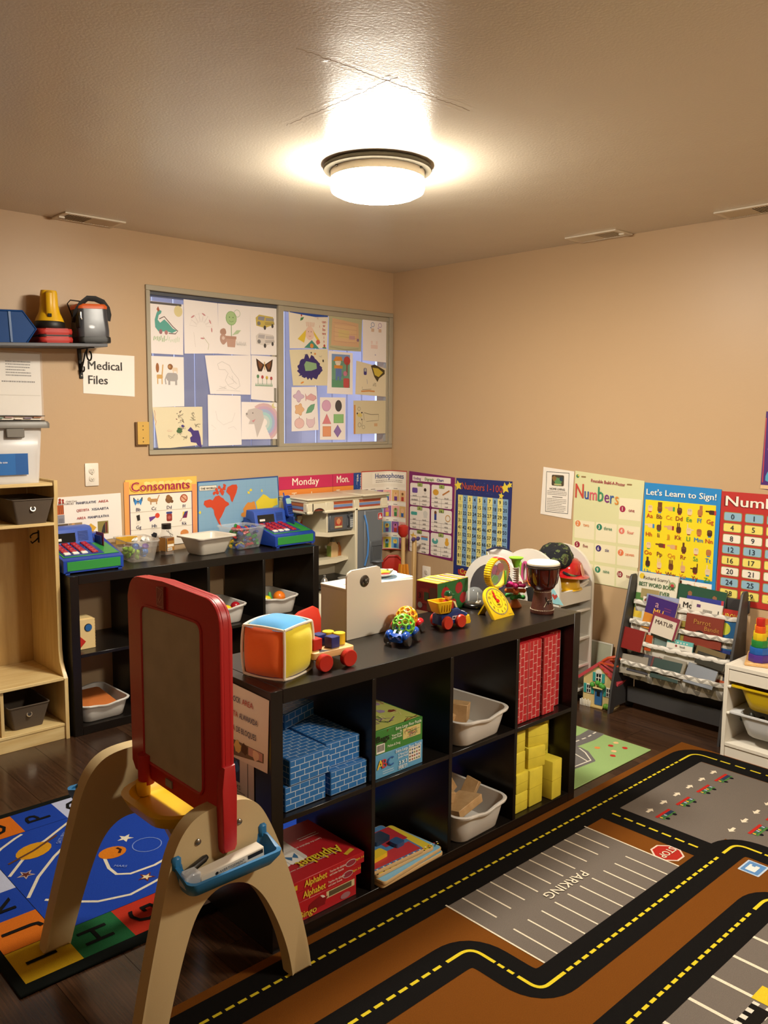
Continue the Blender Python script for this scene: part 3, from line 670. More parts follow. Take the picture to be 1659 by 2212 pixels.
# ================================================================== children's drawings taped to the window
random.seed(11)
def drawing(label, q, y, col='#efe7e2'):
    o_ = q[3]; m = LEFTW(o_[0], y, o_[1])
    quad = [(q[i][0]-o_[0], q[i][1]-o_[1]) for i in (3, 2, 1, 0)]
    o = sheet('taped_drawing', label, 'drawing', m, 0, 0, col, .0006, 'drawings taped to the window', quad, .6)
    return o, m, Pr()
YL, YR = .018, .004
def scr(p, x, y, w, h, n, c, wd=.0015):
    P = [(x+random.uniform(-w, w), y+random.uniform(-h, h)) for i in range(n)]; p.line(P, wd, c)
G_ = '#8f8a88'
o, m, p = drawing('drawing of a green long-necked dinosaur on grass', [(-1.771, 2.119), (-1.569, 2.117), (-1.575, 1.844), (-1.771, 1.843)], YL)
p.rect(.0, .262, .19, .274, '#5a5450'); p.circ(.17, .235, .026, '#dccd96', .03); p.poly([(.03, .14), (.028, .18), (.04, .215), (.05, .235), (.07, .228), (.066, .215), (.052, .205), (.046, .18), (.06, .165), (.085, .185), (.11, .165), (.135, .14), (.16, .13), (.13, .115), (.1, .122), (.05, .118)], '#5aa396'); p.poly([(.04, .235), (.05, .252), (.058, .232), (.05, .222)], '#a8583c')
p.line([(.055, .185), (.085, .2), (.11, .175), (.135, .15), (.165, .128), (.15, .112), (.11, .112)], .005, '#6d5a55'); p.circ(.062, .118, .01, '#9a6a70', .013).circ(.095, .116, .01, '#b07a78', .012)
for i in range(16): p.line([(.02+i*.01, .07+random.uniform(-.006, .006)), (.024+i*.01, .09+random.uniform(-.01, .012))], .004 if i < 8 else .003, '#8fb57a' if i < 8 else '#bfd2ae')
p.build(o, m)
o, m, p = drawing('faint pencil drawing of a flower with pink petal tips', [(-1.567, 2.146), (-1.352, 2.144), (-1.344, 1.864), (-1.567, 1.852)], YL)
for i in range(7):
    a = .3+i*.42; p.line([(.11+.03*cos(a), .15+.03*sin(a)), (.11+.07*cos(a-.2), .15+.075*sin(a-.2)), (.11+.075*cos(a+.25), .15+.08*sin(a+.25)), (.11+.03*cos(a+.2), .15+.03*sin(a+.2))], .0012, '#cbc0bb')
for x, y, r in ((.055, .205, .6), (.125, .222, -.5), (.165, .185, -1.1), (.175, .14, -1.5), (.115, .09, 0)): p.circ(x, y, .013, '#c98a8c', .004, rot=r)
p.line([(.12, .1), (.155, .06), (.15, .03)], .0025, '#b8b592'); p.line([(.06, .12), (.07, .04)], .0015, '#cfc6bf'); p.build(o, m)
o, m, p = drawing('drawing of a smiling green balloon flower growing from a bear flowerpot', [(-1.349, 2.144), (-1.132, 2.147), (-1.132, 1.865), (-1.347, 1.863)], YL)
p.circ(.085, .205, .037, '#7fa56a', .04).up().circ(.085, .205, .034, '#a9c48c', .037).up().circ(.073, .21, .003, '#3e5a34').circ(.097, .21, .003, '#3e5a34').line([(.07, .19), (.085, .184), (.1, .19)], .002, '#5d7a4a').ring(.125, .235, .02, .002, '#8fae7c'); p.rect(.083, .10, .087, .17, '#86a672').poly([(.09, .11), (.12, .14), (.15, .142), (.13, .12)], '#b5c7a0')
p.blob(.03, .125, .02, '#b08a78', j=.1).blob(.03, .085, .024, '#b99484', .03, .1).poly([(.05, .1), (.115, .1), (.108, .042), (.058, .042)], '#c09a88').rect(.048, .088, .118, .104, '#b58c7a').circ(.03, .09, .01, '#d9c2b6')
for i in range(7): p.line([(.115+i*.01, .055), (.12+i*.01, .08-random.uniform(0, .01)), (.124+i*.01, .055)], .0015, '#6b6a62')
p.build(o, m)
o, m, p = drawing('drawing of a yellow school bus above an uncoloured one', [(-1.132, 2.147), (-.914, 2.151), (-.913, 1.876), (-1.129, 1.87)], YL)
for y, c1, c2 in ((.19, '#c9b25a', '#8f8d98'), (.085, '#d9d0c8', '#b5aead')):
    p.poly([(.04, y-.02), (.035, y+.025), (.06, y+.045), (.16, y+.038), (.17, y-.005), (.1, y-.03)], c1).up().poly([(.05, y+.015), (.055, y+.035), (.1, y+.035), (.095, y+.012)], c2).circ(.058, y-.006, .012, '#7d7a78').circ(.1, y-.028, .009, '#4c4846', .013).circ(.155, y-.015, .008, '#4c4846', .012)
    for i in range(6): p.rect(.108+i*.01, y+.012, .115+i*.01, y+.03, c2)
    p.line([(.1, y+.0), (.168, y+.004)], .002, '#4c4846').line([(.1, y-.008), (.168, y-.003)], .002, '#4c4846')
p.build(o, m)
o, m, p = drawing('sheet of four small safari animals, giraffe, lion and elephant', [(-1.769, 1.829), (-1.573, 1.832), (-1.574, 1.563), (-1.768, 1.556)], YL)
p.circ(.035, .212, .01, '#9c6238', .026).circ(.112, .22, .016, '#8a5a34').circ(.108, .22, .008, '#b98a5c').rr(.14, .207, .034, .02, .006, '#e3cdb2').rect(.127, .185, .133, .2, '#e3cdb2').rect(.15, .185, .156, .2, '#e3cdb2')
p.line([(.068, .23), (.062, .175)], .007, '#cfa566').rr(.048, .165, .036, .022, .006, '#cfa566').rect(.032, .125, .038, .16, '#cfa566').rect(.058, .125, .064, .16, '#cfa566').rr(.122, .165, .07, .045, .016, '#a9a4a2').rect(.098, .122, .11, .15, '#a9a4a2').rect(.14, .122, .152, .15, '#a9a4a2').line([(.09, .175), (.08, .15), (.084, .125)], .007, '#a9a4a2')
p.build(o, m)
o, m, p = drawing('pencil sketch of a standing reptile creature on a curled sheet', [(-1.438, 1.849), (-1.129, 1.865), (-1.134, 1.636), (-1.407, 1.635)], YL)
p.line([(.06, .14), (.05, .17), (.08, .185), (.13, .165), (.15, .13), (.19, .09), (.2, .05), (.17, .03), (.12, .05), (.1, .08), (.12, .12), (.1, .14), (.06, .14)], .0012, G_); scr(p, .15, .08, .04, .03, 8, '#b3adab', .001); scr(p, .08, .04, .03, .01, 8, '#a39d9b', .001); p.line([(.04, .02), (.1, .025), (.2, .02)], .0012, '#b3adab'); p.build(o, m)
o, m, p = drawing('drawing of an orange and black butterfly over a row of flowers', [(-1.126, 1.867), (-.906, 1.866), (-.934, 1.597), (-1.131, 1.61)], YL)
for s_ in (-1, 1): p.poly([(.098, .205), (.098+s_*.06, .24), (.098+s_*.055, .2), (.098+s_*.045, .165), (.098+s_*.02, .165)], '#3f2c22').up().poly([(.098+s_*.012, .205), (.098+s_*.048, .228), (.098+s_*.042, .195), (.098+s_*.03, .175)], '#7d4f33'); p.lay -= 1
p.up().rect(.095, .175, .101, .222, '#c79a4a')
for i, c in enumerate(('#5d8a62', '#b84f52', '#d2b04a', '#b84f52')): p.circ(.05+i*.032, .135-i*.003, .009, c, .011).rect(.0485+i*.032, .09, .0515+i*.032, .125, '#6f9474')
for i in range(14): p.poly([(.03+i*.009, .078), (.039+i*.009, .078), (.0345+i*.009, .098)], '#84a688')
p.build(o, m)
o, m, p = drawing('beige sheet of small scribbled figures and a big purple one', [(-1.768, 1.556), (-1.46, 1.562), (-1.461, 1.348), (-1.737, 1.329)], YL, '#e2d6b4')
p.poly([(.18, .1), (.2, .12), (.22, .1), (.25, .1), (.262, .06), (.265, .03), (.27, .0), (.24, .02), (.235, .03), (.2, .035), (.195, .06), (.21, .07), (.2, .09)], '#4a3a7c')
for x, y in ((.14, .18), (.14, .155), (.21, .19), (.215, .165), (.15, .115), (.245, .13), (.13, .085), (.16, .06)): scr(p, x, y, .02, .014, 12, '#3c3734', .0016)
p.blob(.13, .1, .018, '#4b6a44', .014).blob(.15, .125, .01, '#4b3d80', .007)
for i in range(12): p.circ(.11+random.uniform(-.01, .05), .15+random.uniform(0, .06), .0028, random.choice(['#3a332c', '#b7963c', '#7a3a3a']), n=7)
p.line([(.06, .075), (.09, .06), (.1, .08), (.075, .055), (.06, .07)], .0016, '#4a4440'); p.line([(-.02, .21), (-.015, .19), (-.018, .17), (-.01, .15), (-.015, .13)], .002, '#c0605c'); scr(p, .07, .1, .02, .006, 8, '#dcae9a', .0012); p.build(o, m)
o, m, p = drawing('white sheet with faint pencil scribbles at the bottom of the left pane', [(-1.424, 1.63), (-1.203, 1.629), (-1.2, 1.343), (-1.423, 1.34)], YL)
p.line([(.05, .2), (.06, .15), (.1, .12), (.16, .14), (.18, .19)], .001, '#b9b2b0'); p.line([(.02, .12), (.05, .1), (.03, .09)], .001, '#b9b2b0'); p.line([(.13, .1), (.17, .11), (.19, .09)], .001, '#b9b2b0'); p.build(o, m)
o, m, p = drawing('drawing of a roaring lion with a rainbow mane and a moon', [(-1.198, 1.593), (-.891, 1.593), (-.902, 1.373), (-1.2, 1.374)], YL)
for i, c in enumerate(('#d5b3b5', '#c9a9c0', '#a9b8d4', '#a9cfcf', '#c6d3cf')):
    R_ = .105-i*.018; p.line([(.16+R_*cos(a), .1+R_*1.0*sin(a)) for a in [2.2-j*.3 for j in range(12)]], .02, c)
p.up(); p.poly([(.03, .14), (.05, .175), (.1, .185), (.15, .17), (.16, .12), (.14, .07), (.11, .01), (.09, .09), (.05, .09), (.06, .115)], '#c9bfba').up().poly([(.07, .108), (.1, .12), (.085, .1)], '#c98d92').circ(.08, .155, .004, '#6a6360').circ(.037, .15, .006, '#8a827e')
p.circ(.235, .2, .018, '#ddd09a', .016).up().circ(.245, .205, .015, '#efe7e2', .013); p.build(o, m)
# right-hand pane
o, m, p = drawing('drawing of a princess with yellow pigtails and a green dress', [(-.864, 2.149), (-.554, 2.151), (-.565, 1.938), (-.857, 1.921)], YR, '#e9dfcd')
p.poly([(0, .228), (0, .215), (.1, .208), (.2, .202), (.298, .21), (.3, .228)], '#2f4f9e'); p.circ(.155, .1, .035, '#e6c3b0', .042); p.poly([(.125, .12), (.06, .06), (.11, .04), (.122, .08)], '#e0c243').poly([(.18, .12), (.235, .06), (.215, .055), (.19, .09)], '#e0c243').poly([(.17, .06), (.11, .01), (.23, .01)], '#4c8f80').circ(.17, .025, .014, '#d88f44')
for i in range(9): p.line([(.13+i*.007, .14), (.127+i*.008, .168)], .002, '#d4845c')
p.circ(.09, .205, .005, '#b4433c', .009).poly([(.08, .17), (.085, .19), (.11, .195), (.1, .178)], '#4a8254').circ(.145, .11, .003, '#8a4a3a').circ(.165, .11, .003, '#8a4a3a').line([(.145, .085), (.155, .08), (.165, .085)], .002, '#b4433c'); p.blob(.22, .05, .016, '#cf6a5c'); p.circ(.27, .03, .007, '#b4433c', .01).rr(.27, .018, .03, .008, .003, '#4a8254')
for i, t in enumerate(('can', 'w', 'ba', 'we', 'i', 's')): p.text(t, .265, .17-i*.024, .026, '#bb4a40', 'C', .01)
p.text('is', .215, .19, .02, '#c98a78'); p.text('I', .23, .14, .02, '#bb4a40'); p.build(o, m)
o, m, p = drawing('crayon drawing of nested pink, tan and green rectangles', [(-.551, 2.151), (-.269, 2.148), (-.28, 1.933), (-.553, 1.929)], YR, '#b8b48e')
p.poly([(.02, .03), (.03, .2), (.25, .18), (.255, .03)], '#d3ac86').up().rect(.05, .06, .23, .16, '#d9b58a').up().rect(.08, .08, .17, .13, '#d5bd82').rect(.17, .075, .22, .1, '#c59a9a').circ(.245, .075, .01, '#8a6a86')
for i in range(5): p.line([(.04, .06+i*.028), (.14, .055+i*.028+.006*sin(i*2)), (.235, .058+i*.026)], .0015, '#b8877a')
p.line([(.01, .02), (.14, .008), (.25, .02)], .006, '#a3a084'); p.build(o, m)
o, m, p = drawing('white sheet with two tiny figures beside the window edge', [(-.266, 2.151), (-.054, 2.148), (-.054, 1.873), (-.263, 1.878)], YR)
for x, c in ((.085, '#7c8fb5'), (.15, '#b59ac0')): p.ring(x, .235, .014, .004, c, 12).rr(x, .2, .026, .022, .004, '#d6b9a2').circ(x-.016, .215, .005, c)
p.rect(.07, .08, .13, .105, '#e8cdc4').rect(.07, .11, .085, .13, '#ead4cc').rect(.115, .11, .13, .13, '#ead4cc').circ(.11, .04, .005, '#b3a8c4'); p.build(o, m)
o, m, p = drawing('beige sheet with a dark purple blot around a green patch', [(-.86, 1.912), (-.559, 1.934), (-.553, 1.706), (-.832, 1.698)], YR, '#ded2b0')
P = []
for i in range(40):
    a = 2*pi*i/40; P.append((.128+(.098+random.uniform(-.018, .012))*cos(a), .11+(.075+random.uniform(-.02, .016))*sin(a)))
p.poly(P, '#3c316c').up().poly([(.085, .13), (.1, .152), (.18, .142), (.185, .11), (.14, .095), (.095, .092)], '#8bac80'); p.circ(.17, .2, .007, '#d68a40').circ(.14, .205, .005, '#3a332c').circ(.235, .16, .006, '#3a332c', .009).circ(.07, .02, .014, '#d68a40', .005, rot=.4); scr(p, .09, .19, .02, .01, 8, '#8a8474', .0012); scr(p, .21, .19, .02, .01, 8, '#8a8474', .0012); p.build(o, m)
o, m, p = drawing('fully coloured crayon picture of a scarecrow by a red tree', [(-.553, 1.925), (-.351, 1.919), (-.35, 1.653), (-.565, 1.656)], YR)
p.rect(.038, .04, .19, .25, '#6f9a80').up().rect(.038, .21, .19, .25, '#7c97c2').rect(.038, .04, .19, .09, '#5f9470').circ(.165, .212, .028, '#b2453e').rect(.16, .12, .17, .2, '#8a4c42').circ(.09, .2, .024, '#ded0bb').poly([(.05, .205), (.07, .235), (.12, .235), (.128, .21)], '#d08a3c').rect(.07, .11, .12, .17, '#6178b0').rect(.058, .16, .128, .18, '#d08a3c').rect(.07, .085, .085, .12, '#6178b0').rect(.1, .085, .115, .12, '#6178b0').rr(.16, .07, .05, .06, .01, '#b9504e').circ(.15, .13, .016, '#c47a92')
for i in range(30): p.line([(random.uniform(.04, .18), random.uniform(.045, .24)) for j in (0, 1)], .0006, '#4c6a78')
p.build(o, m)
o, m, p = drawing('beige sheet with a black and yellow gem shape, corner peeling off', [(-.319, 1.873), (-.011, 1.827), (-.051, 1.645), (-.327, 1.656)], YR, '#ddd0b2')
p.poly([(.135, .19), (.17, .2), (.26, .165), (.26, .14), (.21, .11), (.195, .085), (.165, .12)], '#4c4028').up().poly([(.15, .178), (.2, .175), (.245, .15), (.205, .118), (.17, .13)], '#cdb445'); p.rr(.085, .15, .026, .045, .008, '#453a7a').up().rr(.085, .16, .016, .02, .004, '#b9bcb0'); p.line([(.05, .02), (.12, .025), (.17, .022)], .009, '#cf8a4a'); p.line([(.06, .05), (.06, .032), (.14, .036)], .002, '#4a4238'); scr(p, .17, .07, .02, .015, 10, '#6a6250', .0014); p.line([(.1, .1), (.105, .07)], .003, '#9890a8'); p.build(o, m)
o, m, p = drawing('sheet of six coloured shapes, butterfly, fish, flower and leaf', [(-.844, 1.688), (-.65, 1.696), (-.632, 1.426), (-.845, 1.418)], YR)
def outl(p, f, c, e): p.poly(f, e); cx = sum(a for a, b_ in f)/len(f); cy = sum(b_ for a, b_ in f)/len(f); p.up(); p.poly([(cx+(a-cx)*.93, cy+(b_-cy)*.93) for a, b_ in f], c); p.lay -= 1
def circ_pts(x, y, r, ry=None, n=18, k=0, kn=5): return [(x+(r+k*cos(kn*2*pi*i/n))*cos(2*pi*i/n), y+((ry or r)+k*cos(kn*2*pi*i/n))*sin(2*pi*i/n)) for i in range(n)]
outl(p, circ_pts(.055, .215, .036, .03, 24, .008, 4), '#cdb3c8', '#9a7a98'); outl(p, [(.105, .235), (.118, .215), (.15, .235), (.19, .22), (.195, .205), (.17, .188), (.135, .195), (.115, .2), (.108, .185), (.108, .21)], '#d9a7a8', '#b07a80')
outl(p, circ_pts(.06, .135, .034, .034, 30, .006, 5), '#e0b48a', '#c08a60'); outl(p, [(.11, .11), (.125, .145), (.15, .165), (.182, .172), (.175, .14), (.155, .118)], '#6fa582', '#4f7f62')
outl(p, circ_pts(.06, .05, .036, .034, 20, .002, 2), '#e2bcb8', '#b88a88'); p.rect(.057, .082, .061, .092, '#8a6a58'); outl(p, [(.115, .085), (.13, .075), (.165, .075), (.18, .09), (.182, .05), (.165, .025), (.135, .022), (.115, .045)], '#ddc2ca', '#a98f98'); p.build(o, m)
o, m, p = drawing('sheet of basic shapes with a scribbled black oval and a purple diamond', [(-.622, 1.631), (-.411, 1.633), (-.411, 1.361), (-.622, 1.364)], YR)
outl(p, circ_pts(.052, .215, .037, .036), '#d5a6c2', '#b080a0'); outl(p, circ_pts(.152, .215, .028, .037), '#4f4b4a', '#3a3736'); scr(p, .152, .215, .02, .03, 16, '#8f8a88', .001); outl(p, [(.018, .1), (.055, .165), (.092, .1)], '#d8848a', '#b0606c'); outl(p, [(.112, .105), (.195, .105), (.195, .162), (.112, .162)], '#8fbf7e', '#6f9a62'); outl(p, [(.022, .02), (.09, .02), (.09, .085), (.022, .085)], '#e09a72', '#bb7450'); outl(p, [(.145, .012), (.178, .052), (.145, .095), (.112, .052)], '#8f74b0', '#6a528c'); p.build(o, m)
o, m, p = drawing('tan sheet with a stick figure beside pencil lines at the corner', [(-.343, 1.615), (-.05, 1.619), (-.048, 1.399), (-.339, 1.397)], YR, '#cfc3a2')
p.rect(.0, .0, .014, .19, '#c78a4c'); p.ring(.045, .165, .012, .002, '#4a4238', 14); p.blob(.05, .125, .022, '#cdb96a', .014); p.circ(.03, .135, .006, '#2f2a3c').circ(.07, .14, .007, '#2f2a3c', .005).circ(.07, .095, .005, '#2f2a3c'); p.line([(.06, .11), (.075, .08), (.07, .05)], .002, '#4a4238').ring(.05, .06, .014, .002, '#4a4238', 12).ring(.085, .045, .012, .0018, '#4a4238', 10).line([(.085, .14), (.09, .09)], .002, '#4a4238').line([(.09, .14), (.15, .128), (.22, .13)], .0028, '#4a4238').line([(.11, .082), (.22, .09), (.22, .13)], .002, '#5a5246').rect(.18, .05, .21, .07, '#c9a27a'); p.build(o, m)
# ================================================================== wall shelf and what stands on it
random.seed(5)
sh = thing('wall_shelf', 'dark grey wall shelf on a scroll iron bracket', 'shelf', (-2.114, 0, 1.862), rot=(0, -.049, 0))
SHM = M('charcoal laminate', '#4a4a4e', .45, var=.1)
B().box(-.86, -.2, -.016, 0, -.001, 0, .002).ob('board', SHM, sh)
IR = M('black wrought iron', '#141312', .35, metal=.4)
br = B().box(-.07, -.006, -.165, -.05, -.001, -.016, .002).box(-.07, -.16, -.021, -.05, -.001, -.016, .001).ob('bracket', IR, sh)
def arc3(x, cy, cz, r0, r1, a0, a1, n=22): return [(x, cy+(r0+(r1-r0)*i/n)*cos(a0+(a1-a0)*i/n), cz+(r0+(r1-r0)*i/n)*sin(a0+(a1-a0)*i/n)) for i in range(n+1)]
B().tube(arc3(-.06, -.118, -.052, .036, .016, 1.3, -4.6)[::-1]+[(-.06, -.108, -.018)], .004, 8).ob('scroll', IR, br)
B().tube([(-.06, -.10, -.02), (-.06, -.07, -.04), (-.06, -.04, -.085), (-.06, -.012, -.12)], .004, 8).ob('scroll', IR, br)
B().tube(arc3(-.06, -.032, -.112, .028, .012, 1.8, -3.6), .004, 8).ob('scroll', IR, br)
B().lathe([(.004, 0), (.003, .003)], 10, mat=T(-.06, -.006, -.15, rx=pi/2)).ob('screw', M('screw steel'), br)
# blue stacking bin with chamfered ends
t = thing('storage_bin', 'blue plastic stacking bin at the left end of the wall shelf', 'bin', (-2.449, -.175, 1.846), rot=(0, -.049, 0))
BL = M('blue plastic bin', '#0c3d78', .55, spec=.2)
prof = [(-.40, 0), (-.047, 0), (0, .062), (-.055, .142), (-.40, .142)]
b = B(); b.prism(prof, 0, .004, mat=AX['y']).prism(prof, -.116, -.112, mat=AX['y'])
b.box(-.4, .0, 0, -.047, .114, .003).prism([(-.047, 0), (-.044, 0), (.002, .062), (0, .064)], -.114, 0, mat=AX['y']); b.ob('tub', BL, t)
B().tube([(-.4, -.004, .142), (-.055, -.004, .142), (0, -.004, .062), (-.047, -.004, 0)], .0045, 8).ob('rim', BL, t)
for x in (-.115, -.3): B().box(x-.007, -.008, 0, x+.007, -.0035, .14, .002).ob('rib', M('blue rib', '#174a80', .4), t)
# red zip case
t = thing('zip_case', 'small red zip case under the yellow lantern', 'case', (-2.352, -.105, 1.8515), rot=(0, -.049, 0))
RD = M('red nylon', '#b22a22', .55, bump=.1)
for z0, z1 in ((0, .03), (.037, .067)): B().prism(rect(.165, .16, .03, 6), z0, z1, bev=.011).ob('shell', RD, t)
B().prism(rect(.163, .158, .03, 6), .028, .039).ob('zip_band', M('black nylon', '#17120f', .6), t)
# yellow lantern torch standing on its lens
t = thing('lantern_torch', 'yellow handheld lantern torch standing lens down on the red case', 'torch', (-2.358, -.105, 1.919), rz=-.35)
YM = M('yellow plastic torch', '#e0ae12', .38)
B().lathe([(.066, 0), (.070, .006), (.068, .03), (.064, .036)], 36).ob('lens_bezel', M('black rubber', '#15130f', .5), t)
b = B()
L = []
for z, w, d, r in ((.034, .132, .132, .06), (.048, .122, .122, .052), (.075, .096, .1, .035), (.11, .082, .088, .028), (.165, .076, .082, .022), (.178, .07, .076, .022)): L.append([(x, y, z) for x, y in rect(w, d, r, 6)])
b.loft(L, True).ob('body', YM, t)
B().tube([(0, -.040, .168), (0, -.058, .16), (0, -.064, .12), (0, -.062, .08), (0, -.05, .055)], .012, 10, flat=(.03, .016)).ob('handle', YM, t)
B().box(-.009, -.066, .052, .009, -.054, .068, .002).ob('switch', M('black rubber'), t)
# grey and orange cooler bag
t = thing('cooler_bag', 'grey and orange lunch cooler bag with black strap on the shelf', 'bag', (-2.155, -.105, 1.8635), rot=(0, -.049, -.12))
GR = M('grey coated fabric', '#3d3e43', .3, coat=.1, bump=.1, bscale=30); BK = M('black webbing', '#121010', .7)
B().prism(rect(.165, .15, .03, 6), 0, .03, bev=.006).ob('base', M('black rubber'), t)
L = [[(x, y, z) for x, y in rect(w, d, .03, 6)] for z, w, d in ((.028, .155, .142), (.06, .158, .145), (.12, .150, .14), (.165, .148, .138))]
B().loft(L, True).ob('body', GR, t)
L = [[(x, y, z) for x, y in rect(w, d, .032, 6)] for z, w, d in ((.163, .152, .142), (.176, .154, .144), (.186, .14, .13))]
B().loft(L, True).ob('lid', M('orange fabric', '#d05a1c', .5), t)
B().tube([(-.078, -.02, .10), (-.075, -.05, .15), (-.055, -.065, .185), (-.02, -.06, .212), (.02, -.05, .212), (.06, -.04, .198), (.083, -.03, .17), (.088, -.03, .14), (.08, -.03, .11)], .01, 8, flat=(.028, .005)).ob('strap', BK, t)
B().tube([(-.075, .02, .13), (-.1, .0, .19), (-.09, -.02, .205), (-.05, -.03, .2), (-.045, -.05, .188)], .003, 6).ob('zip_cord', BK, t)
B().box(-.08, -.09, .07, -.07, -.04, .13, .004).ob('side_pocket', BK, t)
B().tube([(-.062, -.075, .145), (-.064, -.078, .12), (-.06, -.076, .11)], .0035, 6).ob('clip', M('brushed steel', '#c9c4ba', .3, metal=.9), t)

# ================================================================== birch locker with bench
BI = wood_mat('birch plywood', '#c9a86c', '#dec48c', .38, (12, 12, 1.2)); BIH = wood_mat('birch plywood shelf', '#cbab70', '#e0c890', .38, (1.2, 12, 12)); PE = M('plywood edge', '#b8924f', .5)
lk = thing('birch_locker', 'birch plywood coat locker with bench beside the black shelf', 'locker', (-2.447, 0, 0))
side = [(-.02, 0), (-.395, 0), (-.395, .292), (-.372, .315), (-.345, .36), (-.338, .42), (-.338, 1.10), (-.352, 1.14), (-.352, 1.216), (-.19, 1.216), (-.02, 1.216)]
B().prism(side, -.018, 0, mat=AX['x'], bev=.002).ob('side_panel', BI, lk)
B().prism([(-.02, 0), (-.38, 0), (-.38, .283), (-.02, .283)], -.303, -.289, mat=AX['x']).ob('cubby_divider', BI, lk)
B().prism(side, -.92, -.902, mat=AX['x'], bev=.002).ob('side_panel', BI, lk)
for nm, x0, y0, z0, x1, y1, z1 in (('top', -.902, -.345, 1.191, -.018, -.02, 1.206), ('upper_shelf', -.902, -.345, 1.008, -.018, -.02, 1.022), ('bench_seat', -.902, -.392, .283, -.018, -.02, .298), ('cubby_floor', -.902, -.388, .062, -.018, -.02, .076)):
    B().box(x0, y0, z0, x1, y1, z1, .002).ob(nm, BIH, lk)
B().box(-.902, -.385, .0, -.018, -.370, .062, .001).ob('kick_board', BIH, lk)
B().box(-.902, -.02, .0, -.018, -.012, 1.20).ob('back_panel', wood_mat('birch back', '#b8955a', '#c9a76c', .45, (8, 8, 1)), lk)
hk = B().tube([(-.018, -.15, .955), (-.045, -.15, .95), (-.058, -.15, .94), (-.056, -.15, .93)], .0035, 8).tube([(-.018, -.15, .93), (-.035, -.15, .915), (-.05, -.15, .905), (-.056, -.15, .915)], .0035, 8).box(-.021, -.158, .905, -.018, -.142, .965, .001).ob('coat_hook', M('black wrought iron'), lk)
def fabric_bin(label, x, y, z):
    t = thing('fabric_bin', label, 'bin', (x, y, z), 0, 'grey fabric bins in the locker')
    FB = M('taupe woven fabric', '#55483a', .85, bump=.4, bscale=700)
    w0, w1, d0, d1, h = .135, .185, .22, .27, .112
    L = [[(a, c, 0) for a, c in rect(w0, d0, .012)], [(a, c, h*.9) for a, c in rect(w1-.005, d1-.005, .012)], [(a, c, h) for a, c in rect(w1, d1, .012)], [(a, c, h) for a, c in rect(w1-.008, d1-.008, .01)], [(a, c, .006) for a, c in rect(w0-.008, d0-.008, .01)]]
    b = B(); b.loft(L, True, True); b.ob('body', FB, t)
    B().tube([(a, c, h) for a, c in rect(w1, d1, .012)], .003, 6, closed=True).ob('hem', FB, t)
    sl = (d1-d0)/2/h
    g = B().lathe([(.0085, 0), (.0125, 0), (.0135, .0015), (.0125, .003), (.0085, .003), (.0085, 0)], 24, mat=T(0, -d0/2-sl*.07-.0005, .07, rx=pi/2-.22), cap=False).ob('grommet', M('nickel', '#d8cfbb', .25, metal=.9), t)
    B().lathe([(.0088, .0005), (.0001, .0006)], 20, mat=T(0, -d0/2-sl*.07-.0005, .07, rx=pi/2-.22)).ob('hole', M('slot black'), g)
fabric_bin('dark grey fabric bin on the upper shelf of the locker', -2.562, -.222, 1.0225)
fabric_bin('dark grey fabric bin in the cubby under the locker bench', -2.615, -.225, .0765)
# clear file box standing on the locker
t = thing('file_box', 'clear plastic file box with grey lid and blue label on the locker', 'box', (-2.665, -.21, 1.2065))
CP = clear('frosted polypropylene', '#ece9e6', .45, .3); GP = M('grey plastic lid', '#6f6a62', .45)
w, d, h = .33, .225, .25
L = [[(a, c, z) for a, c in rect(w-.02+.03*z/h, d-.02+.02*z/h, .02, 5)] for z in (0, .12, h)]
B().loft(L).ob('tub', CP, t, solid=.002)
for i in range(9): B().box(-.14, -.09+i*.021, .008, .14, -.088+i*.021, .225-(i % 3)*.012).ob('hanging_file', M('white paper files', '#e4e0da', .6), t)
L = [[(a, c, z) for a, c in rect(w+.075+q, d+.035+q, .02, 5)] for z, q in ((h-.002, 0), (h+.018, 0), (h+.028, -.01), (h+.03, -.03))]
B().loft(L, True).ob('lid', clear('grey lid plastic', '#6f6a62', .85, .4), t)
B().box(.005, -.128, h-.045, .085, -.118, h-.002, .004).ob('latch', GP, t)
lb = B().box(-.075, -.1135, .04, .10, -.1115, .135, .001).ob('label_card', M('blue card', '#1f63a8', .4), t)
p = Pr(); p.rect(.045, .001, .099, .134-.04, '#1a5598').up().rr(-.05, .082, .038, .012, .003, '#c03028').rect(-.07, .003, -.028, .022, '#e9e4da')
for i in range(12): p.rect(-.066+i*.003, .006, -.0645+i*.003+(i % 3)*.0005, .02, '#3a3a3a')
p.text('STAPLES', -.05, .079, .009, '#f4e9e0', 'C', .01); p.text('letter size', -.072, .064, .012, '#f0ece6', 'L', .02); p.text('portable file tote', -.072, .053, .012, '#f0ece6', 'L', .02)
p.build(lb, face((0, -.1136, .04), (1, 0, 0), (0, 0, 1)), bg=([(-.075, 0), (.1, 0), (.1, .095), (-.075, .095)], '#1f63a8'))
t = thing('binder', 'black binder with coloured tabs lying on the file box lid', 'binder', (-2.64, -.21, 1.4875), rz=.03)
B().box(-.17, -.13, 0, .15, .12, .003).box(-.17, -.13, .02, .15, .12, .023).box(-.172, -.13, 0, -.169, .12, .023).ob('cover', M('black vinyl', '#1a1714', .4), t)
B().box(-.165, -.118, .0035, .138, .115, .0195).ob('pages', M('page stack', '#d5ccbc', .7), t)
for i, c in enumerate(('#8c4a3c', '#7aa39c', '#c9a0a0', '#d9c3b0', '#8f7f9c', '#b87a5a')): B().box(-.11+i*.042, -.127, .006+(i % 3)*.004, -.075+i*.042, -.11, .009+(i % 3)*.004).ob('divider_tab', M('tab_'+c, c, .5), t)
